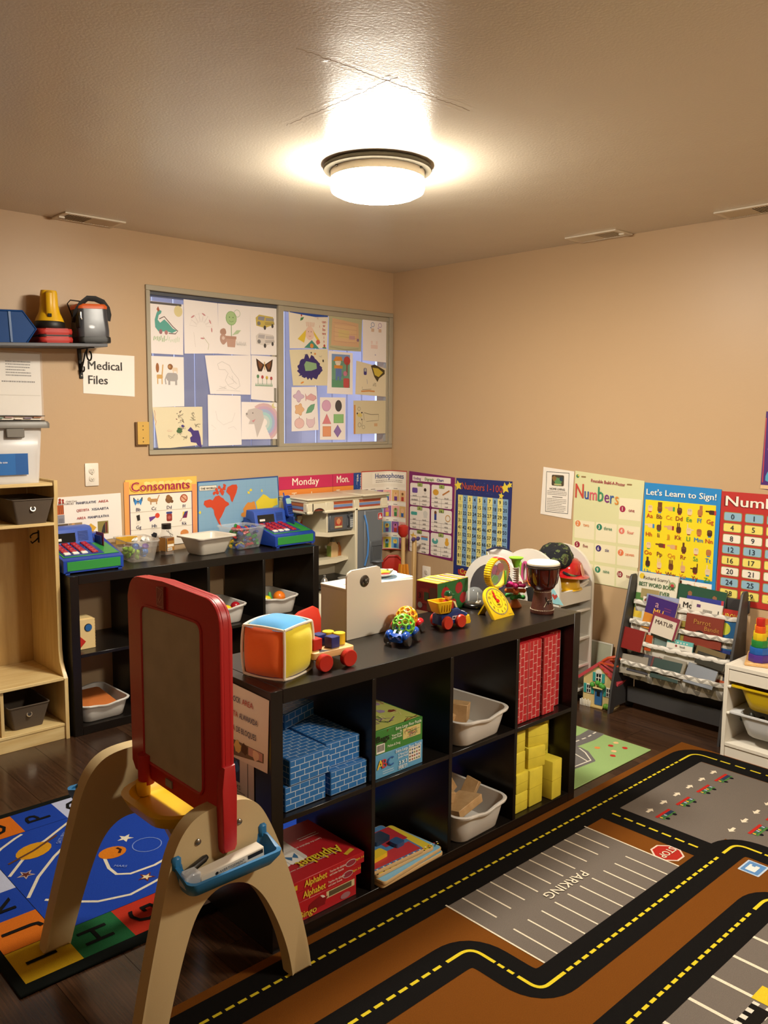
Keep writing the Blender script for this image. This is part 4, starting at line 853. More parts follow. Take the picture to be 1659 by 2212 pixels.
tag(B().prism([(-.15, -.1), (.1, -.115), (.135, -.075), (.1, .08), (-.14, .09)], 0, .0012).ob('loose_paper', M('white paper files'), loc=(-2.64, -.2, 1.511)), 'loose white sheet on top of the black binder', 'paper')
# ================================================================== black cube shelving units
BKM = M('black brown laminate', '#15110e', .3, var=.15, vscale=30, spec=.5)
def cube_shelf(label, x, y, rz):
    t = thing('cube_shelf', label, 'shelf', (x, y, 0), rz, 'black cube shelves')
    a, i_, W, D, Hh = .041, .016, 1.47, .39, .77
    def bx(nm, x0, z0, x1, z1): return B().box(x0, 0, z0, x1, D, z1, .0012).ob(nm, BKM, t)
    bx('side_panel', 0, 0, a, Hh-.0005); bx('side_panel', W-a, 0, W, Hh-.0005); bx('top_panel', a+.0006, Hh-a, W-a-.0006, Hh); bx('bottom_panel', a, 0, W-a, a)
    c = (W-2*a-3*i_)/4
    for k in (1, 2, 3): bx('divider', a+k*c+(k-1)*i_, a, a+k*c+k*i_, Hh-a)
    for k in range(4): bx('shelf', a+k*(c+i_), .377, a+k*(c+i_)+c, .393)
    return t
cube_shelf('low black cube shelf standing along the window wall', -2.427, -.405, 0)
cube_shelf('black cube shelf in the middle of the room full of blocks and puzzles', -2.684, -2.352, -.007)

# ------------------------------------------------------------------ white wash basins used as toy bins
WB = M('white basin plastic', '#d2cec6', .3, coat=.1)
def basin_mesh():
    w, d, h = .25, .33, .10
    b = B(); L = []
    def ring(z, ww, dd, r, wave=0):
        out = []
        for a, c in rect(ww, dd, r, 6):
            k = z
            if wave: k += wave*(math.exp(-(a/(.055))**2) if abs(c) > dd*.4 else 0)
            out.append((a, c, k))
        return out
    def dense(P):
        Q = []
        for p, q in zip(P, P[1:]+P[:1]):
            n = max(1, int(sqrt((p[0]-q[0])**2+(p[1]-q[1])**2)/.012))
            for j in range(n): Q.append((p[0]+(q[0]-p[0])*j/n, p[1]+(q[1]-p[1])*j/n))
        return Q
    def R(z, ww, dd, r, wave=0):
        # same vertex count for each ring: sample a base outline and scale it
        base = dense(rect(w, d, .045, 6)); out = []
        for a, c in base:
            k = z+(wave*math.exp(-(a/.05)**2) if abs(c) > d*.44 else 0)
            out.append((a*ww/w, c*dd/d, k))
        return out
    L = [R(0, .195, .265, 0), R(.006, .205, .275, 0), R(.05, .222, .295, 0), R(h-.008, .236, .312, 0, -.012), R(h-.010, .252, .330, 0, -.012), R(h-.003, .256, .334, 0, -.012), R(h, .250, .328, 0, -.012), R(h-.002, .236, .312, 0, -.012), R(.05, .218, .291, 0), R(.008, .2, .27, 0)]
    b.loft(L, True, True); return b
_basin = None
def basin(label, x, y, z, rz=0, s=1, group='white plastic basins in the shelves', hz=1):
    global _basin
    if _basin is None:
        o = basin_mesh().ob('plastic_basin', WB, smooth=60); _basin = o.data
    else:
        o = bpy.data.objects.new('plastic_basin', _basin); C.objects.link(o)
    o.location = (x, y, z); o.rotation_euler = (0, 0, rz); o.scale = (s, s, hz)
    return tag(o, label, 'basin', group)
# window-wall unit (cells from x=-2.427)
basin('white basin with an orange lid in the bottom left cell by the window', -2.262, -.232, .0415, .02, 1.02, hz=.92)
tag(B().prism(rect(.17, .22, .02, 4), 0, .03, bev=.006).ob('orange_pad', M('orange foam', '#c06a2c', .7, bump=.2), loc=(-2.262, -.225, .085), rot=(.12, .0, .02)), 'flat orange pad lying in the bottom white basin', 'pad')
basin('white basin of toy food behind the top of the easel', -1.55, -.225, .3935, -.02, .98, hz=1.05)
basin('white basin of toy fruit in the cell nearest the play kitchen', -1.197, -.225, .3935, .0, .98, hz=1.05)
def fruit(nm, label, c, x, y, z, r, sc=(1, 1, 1), rot=(0, 0, 0), stem=False):
    b = B().ball((0, 0, 0), r, 16, 10, sc); o = b.ob(nm, M('toy_'+c, c, .3), smooth=80); o.location = (x, y, z); o.rotation_euler = rot
    return tag(o, label, 'toy food', 'toy food in the basins')
fruit('toy_orange', 'toy orange in the basin next to the kitchen', '#e0761c', -1.165, -.30, .478, .036)
fruit('toy_lemon', 'yellow toy lemon beside a green toy pepper', '#dcc526', -1.262, -.31, .478, .024, (1.25, 1, 1))
fruit('toy_apple', 'red toy apple at the bottom of the fruit basin', '#a32422', -1.21, -.2, .445, .034)
fruit('toy_pear', 'green toy pear at the back of the fruit basin', '#8aa53a', -1.22, -.13, .448, .033, (1, 1, 1.2))
t = thing('toy_pepper', 'green toy pepper standing up in the fruit basin', 'toy food', (-1.225, -.29, .455), group='toy food in the basins')
B().lathe([(.002, .0), (.016, .004), (.018, .02), (.010, .04), (.008, .055), (.003, .06)], 12).ob('flesh', M('toy green', '#3f9a4a', .35), t); B().cyl(.003, .058, .068, 8).ob('stem', M('toy stem', '#7a6a3a', .5), t)
fruit('toy_apple', 'shiny dark red toy apple in the basin behind the easel', '#9c1420', -1.478, -.325, .474, .028)
fruit('toy_lemon', 'yellow toy lemon in the basin behind the easel', '#e3c82a', -1.545, -.335, .470, .026, (1.3, 1, .9))
fruit('toy_banana', 'short yellow toy banana at the left of the basin', '#e3bd2a', -1.635, -.33, .477, .016, (1, 1, 2), (.3, .2, 0))
fruit('toy_carrot', 'orange toy carrot end lying among the toy food', '#cf6420', -1.60, -.345, .466, .018, (1.5, .8, .8))
fruit('toy_sausage', 'brown toy sausage leaning in the toy food basin', '#7a4a1e', -1.585, -.27, .478, .022, (1.7, 1, 1), (0, -.5, .3))
fruit('toy_steak', 'dark red toy steak sticking up at the back of the basin', '#511512', -1.59, -.20, .505, .05, (1, .25, .8), (0, .5, .4))
fruit('toy_steak', 'brownish red toy steak leaning left in the basin', '#5a2412', -1.645, -.22, .49, .04, (.9, .3, .9), (.2, -.5, .2))
# wooden shape sorter in the top left cell
t = thing('shape_sorter', 'wooden shape sorter box with a blue circle in the top left cell', 'toy', (-2.325, -.28, .3935), rz=.0)
PW = M('pale beech', '#d8bd86', .45, var=.06)
B().box(-.05, -.045, 0, .047, .05, .145, .001).ob('box_body', PW, t)
for k in range(10): B().box(.0455, -.0458, .004+k*.0144, .048, -.043, .011+k*.0144).ob('finger_joint', M('joint dark', '#b08a50', .6), t)
B().lathe([(.019, 0), (.019, .002), (.001, .0022)], 24, mat=T(.012, -.0452, .104, rx=pi/2)).ob('hole', M('slot black'), t)
B().lathe([(.0165, 0), (.0165, .003), (.001, .0035)], 24, mat=T(.013, -.0462, .103, rx=pi/2)).ob('round_block', M('blue paint', '#235a94', .4), t)
B().box(-.02, -.004, -.02, .02, 0, .02, .001, mat=T(-.03, -.0458, .038, ry=pi/4)).ob('square_block', M('red paint', '#b5281e', .35), t)
B().box(-.045, -.035, .145, .04, .045, .149).ob('sliding_lid', PW, t)
# dark toys deep in the bottom cell
for i, (x, y, c, r, l) in enumerate(((-1.545, -.3, '#3a0f0c', .05, 'dark red toy heap piece at the front of the bottom cell'), (-1.60, -.22, '#41170e', .055, 'brown red toy lying at the back of the bottom cell'), (-1.47, -.2, '#2e100c', .05, 'very dark red toy by the divider of the bottom cell'))):
    o = B().ball((0, 0, 0), r, 14, 9, (1.2, .8, .75)).ob('toy_meat', M('toymeat'+str(i), c, .3), smooth=80); o.location = (x, y, .0415+r*.75); o.rotation_euler = (0, 0, i*.8); tag(o, l, 'toy food', 'toy food in the basins')

# ================================================================== on top of the window-wall shelf
def register(label, x, y, rz, phone, z=.7705):
    t = thing('toy_cash_register', label, 'toy register', (x, y, z), rz, 'toy cash registers')
    BLU = M('register blue', '#1c3f9c', .35); GRN = M('register green', '#2e8a3c', .4); W, D = .30, .30
    B().prism([(-D/2, .008), (-D/2, .066), (-D/2+.02, .075), (.06, .12), (.09, .15), (D/2, .15), (D/2, .008)], -W/2, W/2, mat=AX['x'], bev=.005).ob('body', BLU, t)
    B().box(-W/2+.018, -D/2-.002, .016, W/2-.018, -D/2+.003, .06, .001).ob('drawer_front', GRN, t)
    B().box(-W/2+.01, -D/2-.0, .0, -W/2+.03, -D/2+.04, .012).box(W/2-.03, -D/2, 0, W/2-.01, -D/2+.04, .012).box(-W/2+.01, D/2-.04, 0, -W/2+.03, D/2, .012).box(W/2-.03, D/2-.04, 0, W/2-.01, D/2, .012).ob('feet', BLU, t)
    sl = atan2(.045, .21); mm = T(0, -D/2+.02, .0755, rx=sl)
    B().box(-W/2+.012, .004, 0, W/2-.012, .19, .003, .001, mat=mm).ob('green_trim', GRN, t)
    kp = B().box(-W/2+.02, .012, .002, W/2-.085, .185, .006, .001, mat=mm).ob('keypad', M('register keypad blue', '#243f86', .4), t)
    for r in range(5):
        for c in range(4):
            if c == 3: px = -W/2+.037+3*.042+.012
            else: px = -W/2+.04+c*.042
            col, nm = (('#e6e2da', 'white') if r == 0 and c < 3 else ('#a81f2c', 'red'))
            B().box(px-.015, .022+r*.031, .005, px+.015, .045+r*.031, .013, .002, mat=mm).ob('key', M('key '+nm, col, .35), kp)
    # display housing
    d_ = B().prism([(.03, .112), (.045, .185), (.065, .196), (.12, .196), (.13, .14)], -W/2+.0, W/2-.07, mat=AX['x'], bev=.006).ob('display_housing', M('register light blue', '#3558b4', .4), t)
    ang = atan2(.073, .015); m2 = face((-W/2+.02, .031, .125), (1, 0, 0), (0, .015, .073))
    B().box(0, 0, -.002, .12, .045, .0015, mat=m2).ob('display_window', M('display black', '#161a1c', .1), d_)
    B().box(.012, .008, .0015, .05, .02, .0022, mat=m2).ob('price_card', M('key white'), d_)
    for k in range(7): B().box(.135, .006+k*.007, .0, .185, .0085+k*.007, .0018, mat=m2).ob('speaker_slot', M('register blue dark', '#20397e', .5), d_)
    B().box(W/2-.055, -.02, .105, W/2-.047, .055, .15, .002, mat=None).ob('card_slot', M('register blue dark'), t)
    if not phone:
        c_ = B().box(W/2-.049, -.035, .10, W/2-.0455, .05, .165, .001).ob('play_card', M('play card', '#7a2a3a', .4), t)
    else:
        ph = B().prism(rect(.05, .13, .018, 5), -.012, .012, mat=T(W/2-.045, .045, .205, rx=pi/2-.3), bev=.005).ob('phone', BLU, t)
        m3 = T(W/2-.045, .045, .205, rx=pi/2-.3)
        B().prism(rect(.036, .034, .006), .011, .0135, mat=m3 @ T(0, .03, 0)).ob('phone_screen', M('phone screen', '#9fc8bf', .2), ph)
        for r in range(4):
            for c in range(3): B().box(-.016+c*.012, -.048+r*.013, .011, -.008+c*.012, -.04+r*.013, .0145, mat=m3).ob('phone_key', M('phone key', '#16234f', .4), ph)
        B().cyl(.004, .06, .085, 8, mat=m3 @ T(-.016, 0, 0, rx=-pi/2)).ob('antenna', BLU, ph)
        m4 = T(W/2-.0, .05, .14, rx=pi/2-.25, rz=.3)
        B().box(-.03, -.02, -.0006, .03, .02, .0006, mat=m4).ob('play_card', M('play card blue', '#3f7fb8', .35), t)
        B().box(-.028, -.042, -.0016, .032, -.01, -.0006, mat=m4).ob('play_card', M('play card brown', '#8a4a30', .4), t)
register('blue and green toy cash register half hidden by the locker', -2.285, -.205, 0, False)
register('blue and green toy cash register with a phone, nearest the kitchen', -1.075, -.18, .05, True)
# clear bin of loose toys
def tub(nm, label, cat, x, y, rz, w0, d0, w1, d1, h, mat, rim=.012, z=.7708, legs=False):
    t = thing(nm, label, cat, (x, y, z), rz)
    L = [[(a, c, zz) for a, c in rect(w, d, r, 6)] for zz, w, d, r in ((0, w0-.012, d0-.012, .02), (.006, w0, d0, .024), (h-.004, w1, d1, .028), (h, w1+rim, d1+rim, .032), (h-.008, w1+rim+.002, d1+rim+.002, .032))]
    B().loft(L).ob('tub', mat, t, solid=.0018, smooth=50)
    return t
CLB = clear('milky clear plastic', '#d8d2c8', .30, .18)
tub('clear_toy_bin', 'milky clear bin of green, white and blue toy pieces', 'bin', -1.975, -.17, -.12, .13, .19, .165, .235, .112, CLB, .01)
random.seed(21)
cols = ['#9ccc3a', '#b4d94a', '#8fc030', '#3f7fd0', '#2f6fc4', '#7a55b0', '#d9503c', '#e8e6e0', '#e6e3da', '#9ccc3a']
nms = {'#9ccc3a': 'lime', '#b4d94a': 'pale lime', '#8fc030': 'leaf green', '#3f7fd0': 'blue', '#2f6fc4': 'deep blue', '#7a55b0': 'violet', '#d9503c': 'coral red', '#e8e6e0': 'white', '#e6e3da': 'off-white'}
ca, sa = cos(-.12), sin(-.12)
for i in range(20):
    lx = random.uniform(-.045, .045); ly = random.uniform(-.075, .07); lz = .02+.019*(i//6)+(.02 if i > 15 else 0)
    c = ('#9ccc3a' if lx < .015 else '#3f7fd0') if i < 12 else cols[i % 10]
    if i >= 16: c = '#e8e6e0'; lx = .03+random.uniform(-.03, .03); ly = .02+random.uniform(-.02, .02); lz = .09
    b = B().lathe([(.0005, 0), (.012, .001), (.0165, .008), (.0175, .017), (.0165, .018), (.011, .006), (.0005, .004)], 14)
    o = b.ob('toy_cup', M('cup'+c, c, .3), smooth=60); o.location = (-1.975+lx*ca-ly*sa, -.17+lx*sa+ly*ca, .7725+lz); o.rotation_euler = (random.uniform(-1.4, 1.4), random.uniform(-1.2, 1.2), random.random()*6)
    tag(o, f'small {nms[c]} toy cup jumbled in the milky clear bin', 'toy', 'toy cups in the milky bin '+nms[c])
for i, (lx, ly, rzz) in enumerate(((-.05, .085, .1), (.008, .088, -.1))):
    o = B().box(-.028, -.002, -.02, .028, .002, .02, .001).ob('picture_card', M('yellow card', '#dba52a', .5), loc=(-1.975+lx*ca-ly*sa, -.17+lx*sa+ly*ca, .7725+.09), rot=(.15, 0, rzz-.25))
    tag(o, ('left' if i == 0 else 'second')+' yellow picture card standing at the back of the milky bin', 'card')
# spice jar
t = thing('spice_jar', 'square spice jar with black cap and brown label', 'jar', (-1.775, -.12, .7705), rz=.25)
L = [[(a, c, z) for a, c in rect(w, w, w*.22, 5)] for z, w in ((0, .054), (.004, .058), (.105, .058), (.118, .05), (.124, .044), (.138, .044))]
B().loft(L, True).ob('glass_body', clear('jar glass', '#e8e2d8', .22, .06), t)
L = [[(a, c, z) for a, c in rect(.05, .05, .01, 4)] for z in (.003, .095)]
B().loft(L, True).ob('spice', M('spice brown', '#6a4726', .8), t)
B().cyl(.0255, .138, .166, 28).ob('cap', M('black cap', '#14120f', .35), t)
for a in (0, pi/2, -pi/2):
    lb = B().box(-.026, -.0305, .022, .026, -.0294, .092, mat=Matrix.Rotation(a, 4, 'Z')).ob('label', M('jar label', '#a8732f', .5), t)
p = Pr(); p.rect(-.022, .02, .022, .034, '#ece3d0').rect(-.022, -.0, .01, .016, '#efe9dc').rect(-.02, .052, .022, .066, '#7a4522')
for k in range(9): p.rect(-.02+k*.003, .002, -.0185+k*.003, .013, '#2a2622')
p.build(t, face((0, -.0306, .024), (1, 0, 0), (0, 0, 1)), bg=([(-.025, 0), (.025, 0), (.025, .067), (-.025, .067)], '#a8732f'))
# small frosted white bin
WF = M('frosted white plastic', '#dcd6c8', .35); pbs = WF.node_tree.nodes['Principled BSDF']; pbs.inputs['Subsurface Weight'].default_value = .0
t = tub('white_toy_bin', 'frosted white plastic bin between the spice jar and brick bin', 'bin', -1.585, -.215, .12, .175, .13, .235, .19, .098, WF, .028, legs=True)
# clear container of building bricks
t = tub('brick_bin', 'clear container full of red, green, yellow and blue building bricks', 'bin', -1.335, -.175, .12, .165, .15, .205, .195, .125, clear('clear polystyrene', '#eef0f0', .14, .05), .012)
random.seed(31)
bm_ = {}
ca, sa = cos(.12), sin(.12)
for i in range(64):
    lay = i//13; lx = random.uniform(-.068, .068)*(1+.02*lay); ly = random.uniform(-.058, .058); c = random.choice(['#b3232a', '#2f8a3c', '#e3bf1f', '#27418f', '#b3232a', '#2f8a3c', '#27418f'])
    if c not in bm_:
        b = B().box(-.016, -.008, -.006, .016, .008, .006, .0008)
        for sx in (-1, 0, 1): b.cyl(.0042, .006, .0095, 8, mat=T(sx*.0095))
        o = b.ob('building_brick', M('brick'+c, c, .3)); bm_[c] = o.data
    else: o = bpy.data.objects.new('building_brick', bm_[c]); C.objects.link(o)
    o.location = (-1.335+lx*ca-ly*sa, -.175+lx*sa+ly*ca, .7725+.016+lay*.0235+random.uniform(-.004, .004)); o.rotation_euler = (random.uniform(-.8, .8), random.uniform(-.6, .6), random.random()*6.3)
    n_ = {'#b3232a': 'red', '#2f8a3c': 'green', '#e3bf1f': 'yellow', '#27418f': 'blue'}[c]
    tag(o, f'{n_} building brick jumbled in the clear brick bin', 'toy brick', f'{n_} building bricks')
# ================================================================== play kitchen in the corner
kt = thing('play_kitchen', 'cream plastic play kitchen with grey fridge and microwave in the corner', 'play kitchen', (-.63, 0, 0))
KC = M('cream moulded plastic', '#d9cfb4', .4); KG = M('grey moulded plastic', '#63676b', .4); KB = M('black countertop', '#191715', .35)
hw = .325
# canopy: frieze with cut-out windows, cornice above and below
def bar3(x0, y0, z0, x1, y1, z1, bev=.004): return (x0, y0, z0, x1, y1, z1, bev)
cano = B().box(-hw, -.285, 1.000, hw, -.012, 1.022, .006).box(-hw-.004, -.300, 1.018, .10, -.012, 1.030, .005).box(.10, -.315, 1.020, hw+.004, -.012, 1.034, .005).ob('canopy_top', KC, kt)
B().box(-hw, -.29, .937, -.285, -.014, .956, .005).box(-.35+.155, -.30, .935, hw, -.27, .953, .005).box(-hw, -.30, .937, -.285, -.27, .955, .005).ob('canopy_lower_rail', KC, kt)
arc = [(-.285, .937), (-.275, .955)]+[(-.235+.045*cos(a), .945+.032*sin(a)) for a in [pi-i*pi/10 for i in range(11)]]+[(-.185, .937), (-.185, .962), (-.2, .968), (-.28, .968)]
B().prism([(-.285, .955)]+[(-.235+.048*cos(pi-i*pi/12), .938+.034*sin(pi-i*pi/12)) for i in range(13)]+[(-.185, .955), (-.185, 1.0), (-.285, 1.0)], .272, .292, mat=AX['y']).ob('canopy_arch', KC, kt)
for x0, x1 in ((-hw, -.275), (-.185, -.12), (.04, .085), (.272, hw)): B().box(x0, -.292, .95, x1, -.27, 1.002, .003).ob('canopy_post', KC, kt)
for y0, y1 in ((-.29, -.255), (-.1, -.014)): B().box(-hw-.002, y0, .95, -hw+.02, y1, 1.002, .003).ob('canopy_post', KC, kt)
for x0, x1 in ((-.275, -.185), (-.12, .04), (.085, .272)):
    s_ = B().box(x0, -.276, .953, x1, -.268, 1.0).ob('striped_decal', M('decal rust', '#9a4a34', .5), kt)
    p = Pr(); p.rect(x0, .0, x1, .012, '#9a4a34').rect(x0, .012, x1, .028, '#6f86b4').rect(x0, .028, x1, .031, '#caa27a').rect(x0, .031, x1, .047, '#a8502f'); p.build(s_, face((0, -.2765, .953), (1, 0, 0), (0, 0, 1)))
s_ = B().box(-hw+.002, -.255, .953, -hw+.008, -.1, 1.0).ob('striped_decal', M('decal rust'), kt)
p = Pr(); p.rect(0, .012, .155, .028, '#6f86b4').rect(0, .031, .155, .046, '#b56a3a'); p.build(s_, face((-hw+.0015, -.1, .953), (0, -1, 0), (0, 0, 1)))
# back wall, shelves, sides
B().box(-hw, -.03, .50, .06, -.012, .96, .004).ob('back_wall', KC, kt)
B().prism([(-.26, .805), (-.16, .790), (.055, .790), (.055, .805), (.06, .812), (-.15, .815), (-.262, .83)], .02, .29, mat=AX['y']).ob('microwave_shelf', KC, kt)
B().box(-.165, -.275, .815, -.152, -.03, .955, .003).ob('microwave_cabinet_side', KC, kt); B().box(.045, -.30, .50, .066, -.02, .955, .004).ob('tall_divider', KC, kt)
B().prism([(-hw, .64), (.05, .64), (.05, .625), (-.05, .612), (-hw, .612)], .02, .23, mat=AX['y']).ob('spice_shelf', KC, kt)
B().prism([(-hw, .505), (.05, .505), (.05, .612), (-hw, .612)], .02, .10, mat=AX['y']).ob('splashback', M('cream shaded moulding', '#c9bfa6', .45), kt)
mw = B().box(-.150, -.272, .818, .058, -.06, .934, .008, 2).ob('microwave', KG, kt)
B().box(-.142, -.276, .826, .008, -.27, .926, .006).ob('microwave_door', M('grey door', '#55595e', .35), mw)
B().tube([(.0, -.278, .84), (.004, -.288, .85), (.004, -.288, .90), (0, -.278, .912)], .005, 8).ob('microwave_handle', M('dark grey', '#33363a', .35), mw)
p = Pr(); p.rr(-.072, .87, .066, .072, .008, '#8a5a44').up().circ(-.072, .868, .024, '#a8392c').blob(-.072, .878, .018, '#c98a5a').rect(-.1, .84, -.044, .85, '#c9c08a').up()
p.build(mw, face((0, -.2765, 0), (1, 0, 0), (0, 0, 1)), name='door_sticker'); p = Pr(); p.rect(.018, .83, .052, .92, '#6b6f73').up()
for r in range(4):
    for c in range(3): p.rect(.022+c*.010, .836+r*.013, .029+c*.010, .844+r*.013, '#c9cac8')
p.rect(.022, .896, .05, .912, '#2a2d30'); p.build(mw, face((0, -.2765, 0), (1, 0, 0), (0, 0, 1)), name='keypad')
fr = B().box(.068, -.295, .12, .275, -.02, .936, .01, 2).ob('fridge', KG, kt)
B().box(.12, -.302, .13, .272, -.294, .93, .004).ob('fridge_door', M('grey door face', '#6a6f74', .4), fr)
B().tube([(.118, -.303, .905), (.126, -.318, .84), (.132, -.325, .75), (.13, -.32, .66), (.122, -.303, .585)], .006, 8).ob('fridge_handle', M('blue handle', '#4f86c8', .3), fr)
B().box(.165, -.307, .595, .268, -.300, .735, .004).ob('dispenser_frame', M('grey door'), fr)
B().box(.172, -.3085, .605, .262, -.305, .703, .006).ob('dispenser_niche', M('dispenser dark', '#4a4e52', .5), fr)
B().lathe([(.0, 0), (.042, 0), (.04, .006), (0, .007)], 20, mat=T(.217, -.312, .604)).ob('drip_tray', M('grey moulded plastic'), fr)
p = Pr(); p.rr(.25, .888, .04, .044, .006, '#d8bdb4').up().rr(.25, .888, .036, .04, .005, '#b5282c').up().poly([(.236, .874), (.262, .874), (.262, .886), (.254, .886), (.254, .898), (.246, .902)], '#e8d8d0')
for i in range(5): p.rect(.182+i*.018, .715, .192+i*.018, .722, '#2c2f33')
p.build(fr, face((0, -.3025, 0), (1, 0, 0), (0, 0, 1)))
B().box(-hw, -.42, .505, .066, -.02, .52, .006).ob('countertop', KB, kt); B().box(-hw+.01, -.40, 0, .066, -.03, .505, .01).ob('base_cabinet', KC, kt)
B().lathe([(.055, 0), (.06, .004), (.05, .006), (0, .004)], 24, mat=T(-.02, -.30, .5205)).ob('burner', M('pale grey burner', '#8f8b82', .4), kt)
B().tube([(-.312, -.34, .60), (-.318, -.36, .57), (-.31, -.37, .54), (-.29, -.38, .528)], .003, 6).ob('phone_cord', M('black cord', '#121110', .5), kt)
t = thing('service_bell', 'small clear and silver bell shaker on the play kitchen counter', 'toy', (-.83, -.30, .5205))
B().lathe([(.024, 0), (.022, .006), (.016, .02), (.011, .026), (.007, .03), (.009, .036), (.009, .042), (.002, .046)], 20).ob('bell_body', M('silver plastic', '#bdb9b0', .2, metal=.7), t)
# bottles on the kitchen shelf
def bottle(nm, label, x, y, z, w, d, h, c, capc=None, neck=None):
    t = thing(nm, label, 'toy bottle', (x, y, z), .1)
    L = [[(a, e, zz) for a, e in rect(ww, dd, min(ww, dd)*.25, 4)] for zz, ww, dd in ((0, w, d), (h*.62, w, d), (h*.72, w*.6, d*.7), (h*.8, w*.42, w*.42))]
    B().loft(L, True).ob('body', M('bottle'+c, c, .35), t)
    B().lathe([(w*.24, h*.78), (w*.26, h*.84), (w*.2, h*.98), (w*.08, h)], 14).ob('cap', M('cap'+(capc or c), capc or c, .4), t)
    return t
t = bottle('toy_juice_bottle', 'toy bottle with orange label and green side on the kitchen shelf', -.652, -.16, .6405, .066, .045, .118, '#c9a878', '#5a5648')
B().box(-.0342, -.018, .004, -.031, .018, .07).ob('label', M('bottle green label', '#7d9040', .5), t)
bottle('toy_ketchup_bottle', 'short orange brown toy bottle between two others', -.596, -.15, .6405, .036, .03, .085, '#a5662f', '#8a5326')
bottle('toy_mustard_bottle', 'cream toy bottle with a yellow cap on the kitchen shelf', -.545, -.165, .6405, .05, .036, .108, '#ded0a4', '#d8b83a')
# apple picture leaning by the wall above the shelf
m = LEFTW(-.852, -.0345, .762)
o = sheet('apple_picture', 'framed apple picture in a blue border behind the cash register', 'picture', m, .145, .15, '#5a6fa0', .004)
p = Pr(); p.rect(.012, .012, .133, .14, '#7a2f34').up().rect(.02, .02, .126, .134, '#e2d8bc').up().circ(.075, .078, .038, '#9a8a4a', .044).up().poly([(.04, .09), (.06, .115), (.11, .08), (.105, .065)], '#9c3a2e').line([(.06, .05), (.09, .045)], .003, '#6d6a3a').line([(.078, .12), (.082, .134)], .004, '#3a4a2a'); p.build(o, m)
# toy broom, mop and dustpan standing in the corner
t = thing('toy_broom', 'toy broom with pale handle and orange bristles in the corner', 'broom', (-.165, -.30, 0), rot=(-.04, .03, 0))
WD = wood_mat('pale broom wood', '#bf9a60', '#d4b27c', .5, (9, 9, 1)); B().cyl(.014, .50, .76, 12).ob('handle', WD, t); B().lathe([(.018, .73), (.034, .75), (.034, .80), (.018, .81)], 16).ob('hanging_cap', M('red plastic', '#b52a1c', .4), t)
b = B()
for i in range(60):
    a = random.random()*6.28; r = random.random()*.03; b.tube([(r*cos(a), r*sin(a), .55), (1.3*r*cos(a), 1.3*r*sin(a), .46), (1.5*r*cos(a)+.004, 1.6*r*sin(a), .40)], .004, 5)
o = b.ob('bristles', M('orange bristles', '#d88a1c', .7), t); o['kind'] = 'stuff'
B().cyl(.012, 0, .42, 10).ob('lower_handle', WD, t)
t = thing('toy_rake', 'pale wooden toy handle with a purple bow leaning beside the broom', 'broom', (-.085, -.31, 0), rot=(.03, -.02, 0))
B().box(-.014, -.012, 0, .014, .012, .74, .004).ob('handle', WD, t)
for s_ in (-1, 1): B().ball((s_*.02, -.012, .72), .016, 10, 7, (1.2, .6, .9)).ob('bow_loop', M('purple ribbon', '#4a3a6a', .6), t)
t = thing('toy_dustpan', 'red plastic toy dustpan standing on its handle behind the broom', 'dustpan', (-.125, -.15, .40), rot=(.05, 0, -.6))
b = B(); b.prism([(x*1.0, z) for x, z in [(-.08, 0), (.08, 0), (.085, .1), (.06, .16), (.03, .19), (-.03, .19), (-.06, .16), (-.085, .1)]], 0, .012, mat=AX['y'], bev=.004); b.ob('pan', M('red plastic'), t)
B().cyl(.012, -.40, .01, 12).ob('handle', M('red plastic'), t)
B().tube([(-.08, -.012, .0), (-.085, -.014, .1), (-.06, -.014, .16), (-.03, -.014, .19), (.03, -.014, .19), (.06, -.014, .16), (.085, -.014, .1), (.08, -.012, 0)], .008, 8).ob('raised_edge', M('red plastic'), t)
# red child's chair behind the middle shelf
t = thing('childs_chair', 'red plastic child chair behind the soft cube', 'chair', (-1.865, -1.47, .0072), rz=-.1)
RP = M('red chair plastic', '#c2301c', .4); CH = M('chrome tube', '#b8b4ac', .2, metal=.9)
B().prism([(-.10, .42), (-.115, .52), (-.105, .60), (-.08, .66), (-.02, .70), (.05, .715), (.075, .70), (.095, .62), (.115, .50), (.115, .42)], -.01, .006, mat=AX['y'], bev=.004).ob('backrest', RP, t, rot=(-.06, 0, 0))
B().prism(rect(.26, .26, .05, 5), .33, .345, mat=T(0, .14, 0), bev=.004).ob('seat', RP, t)
for sx in (-1, 1):
    for y in (.03, .25): B().tube([(sx*.10, y, .33), (sx*.12, y+(.02 if y > .1 else -.02), .0085)], .009, 8).ob('leg', CH, t)
    B().tube([(sx*.09, .03, .33), (sx*.095, .0, .45)], .009, 8).ob('back_support', CH, t)
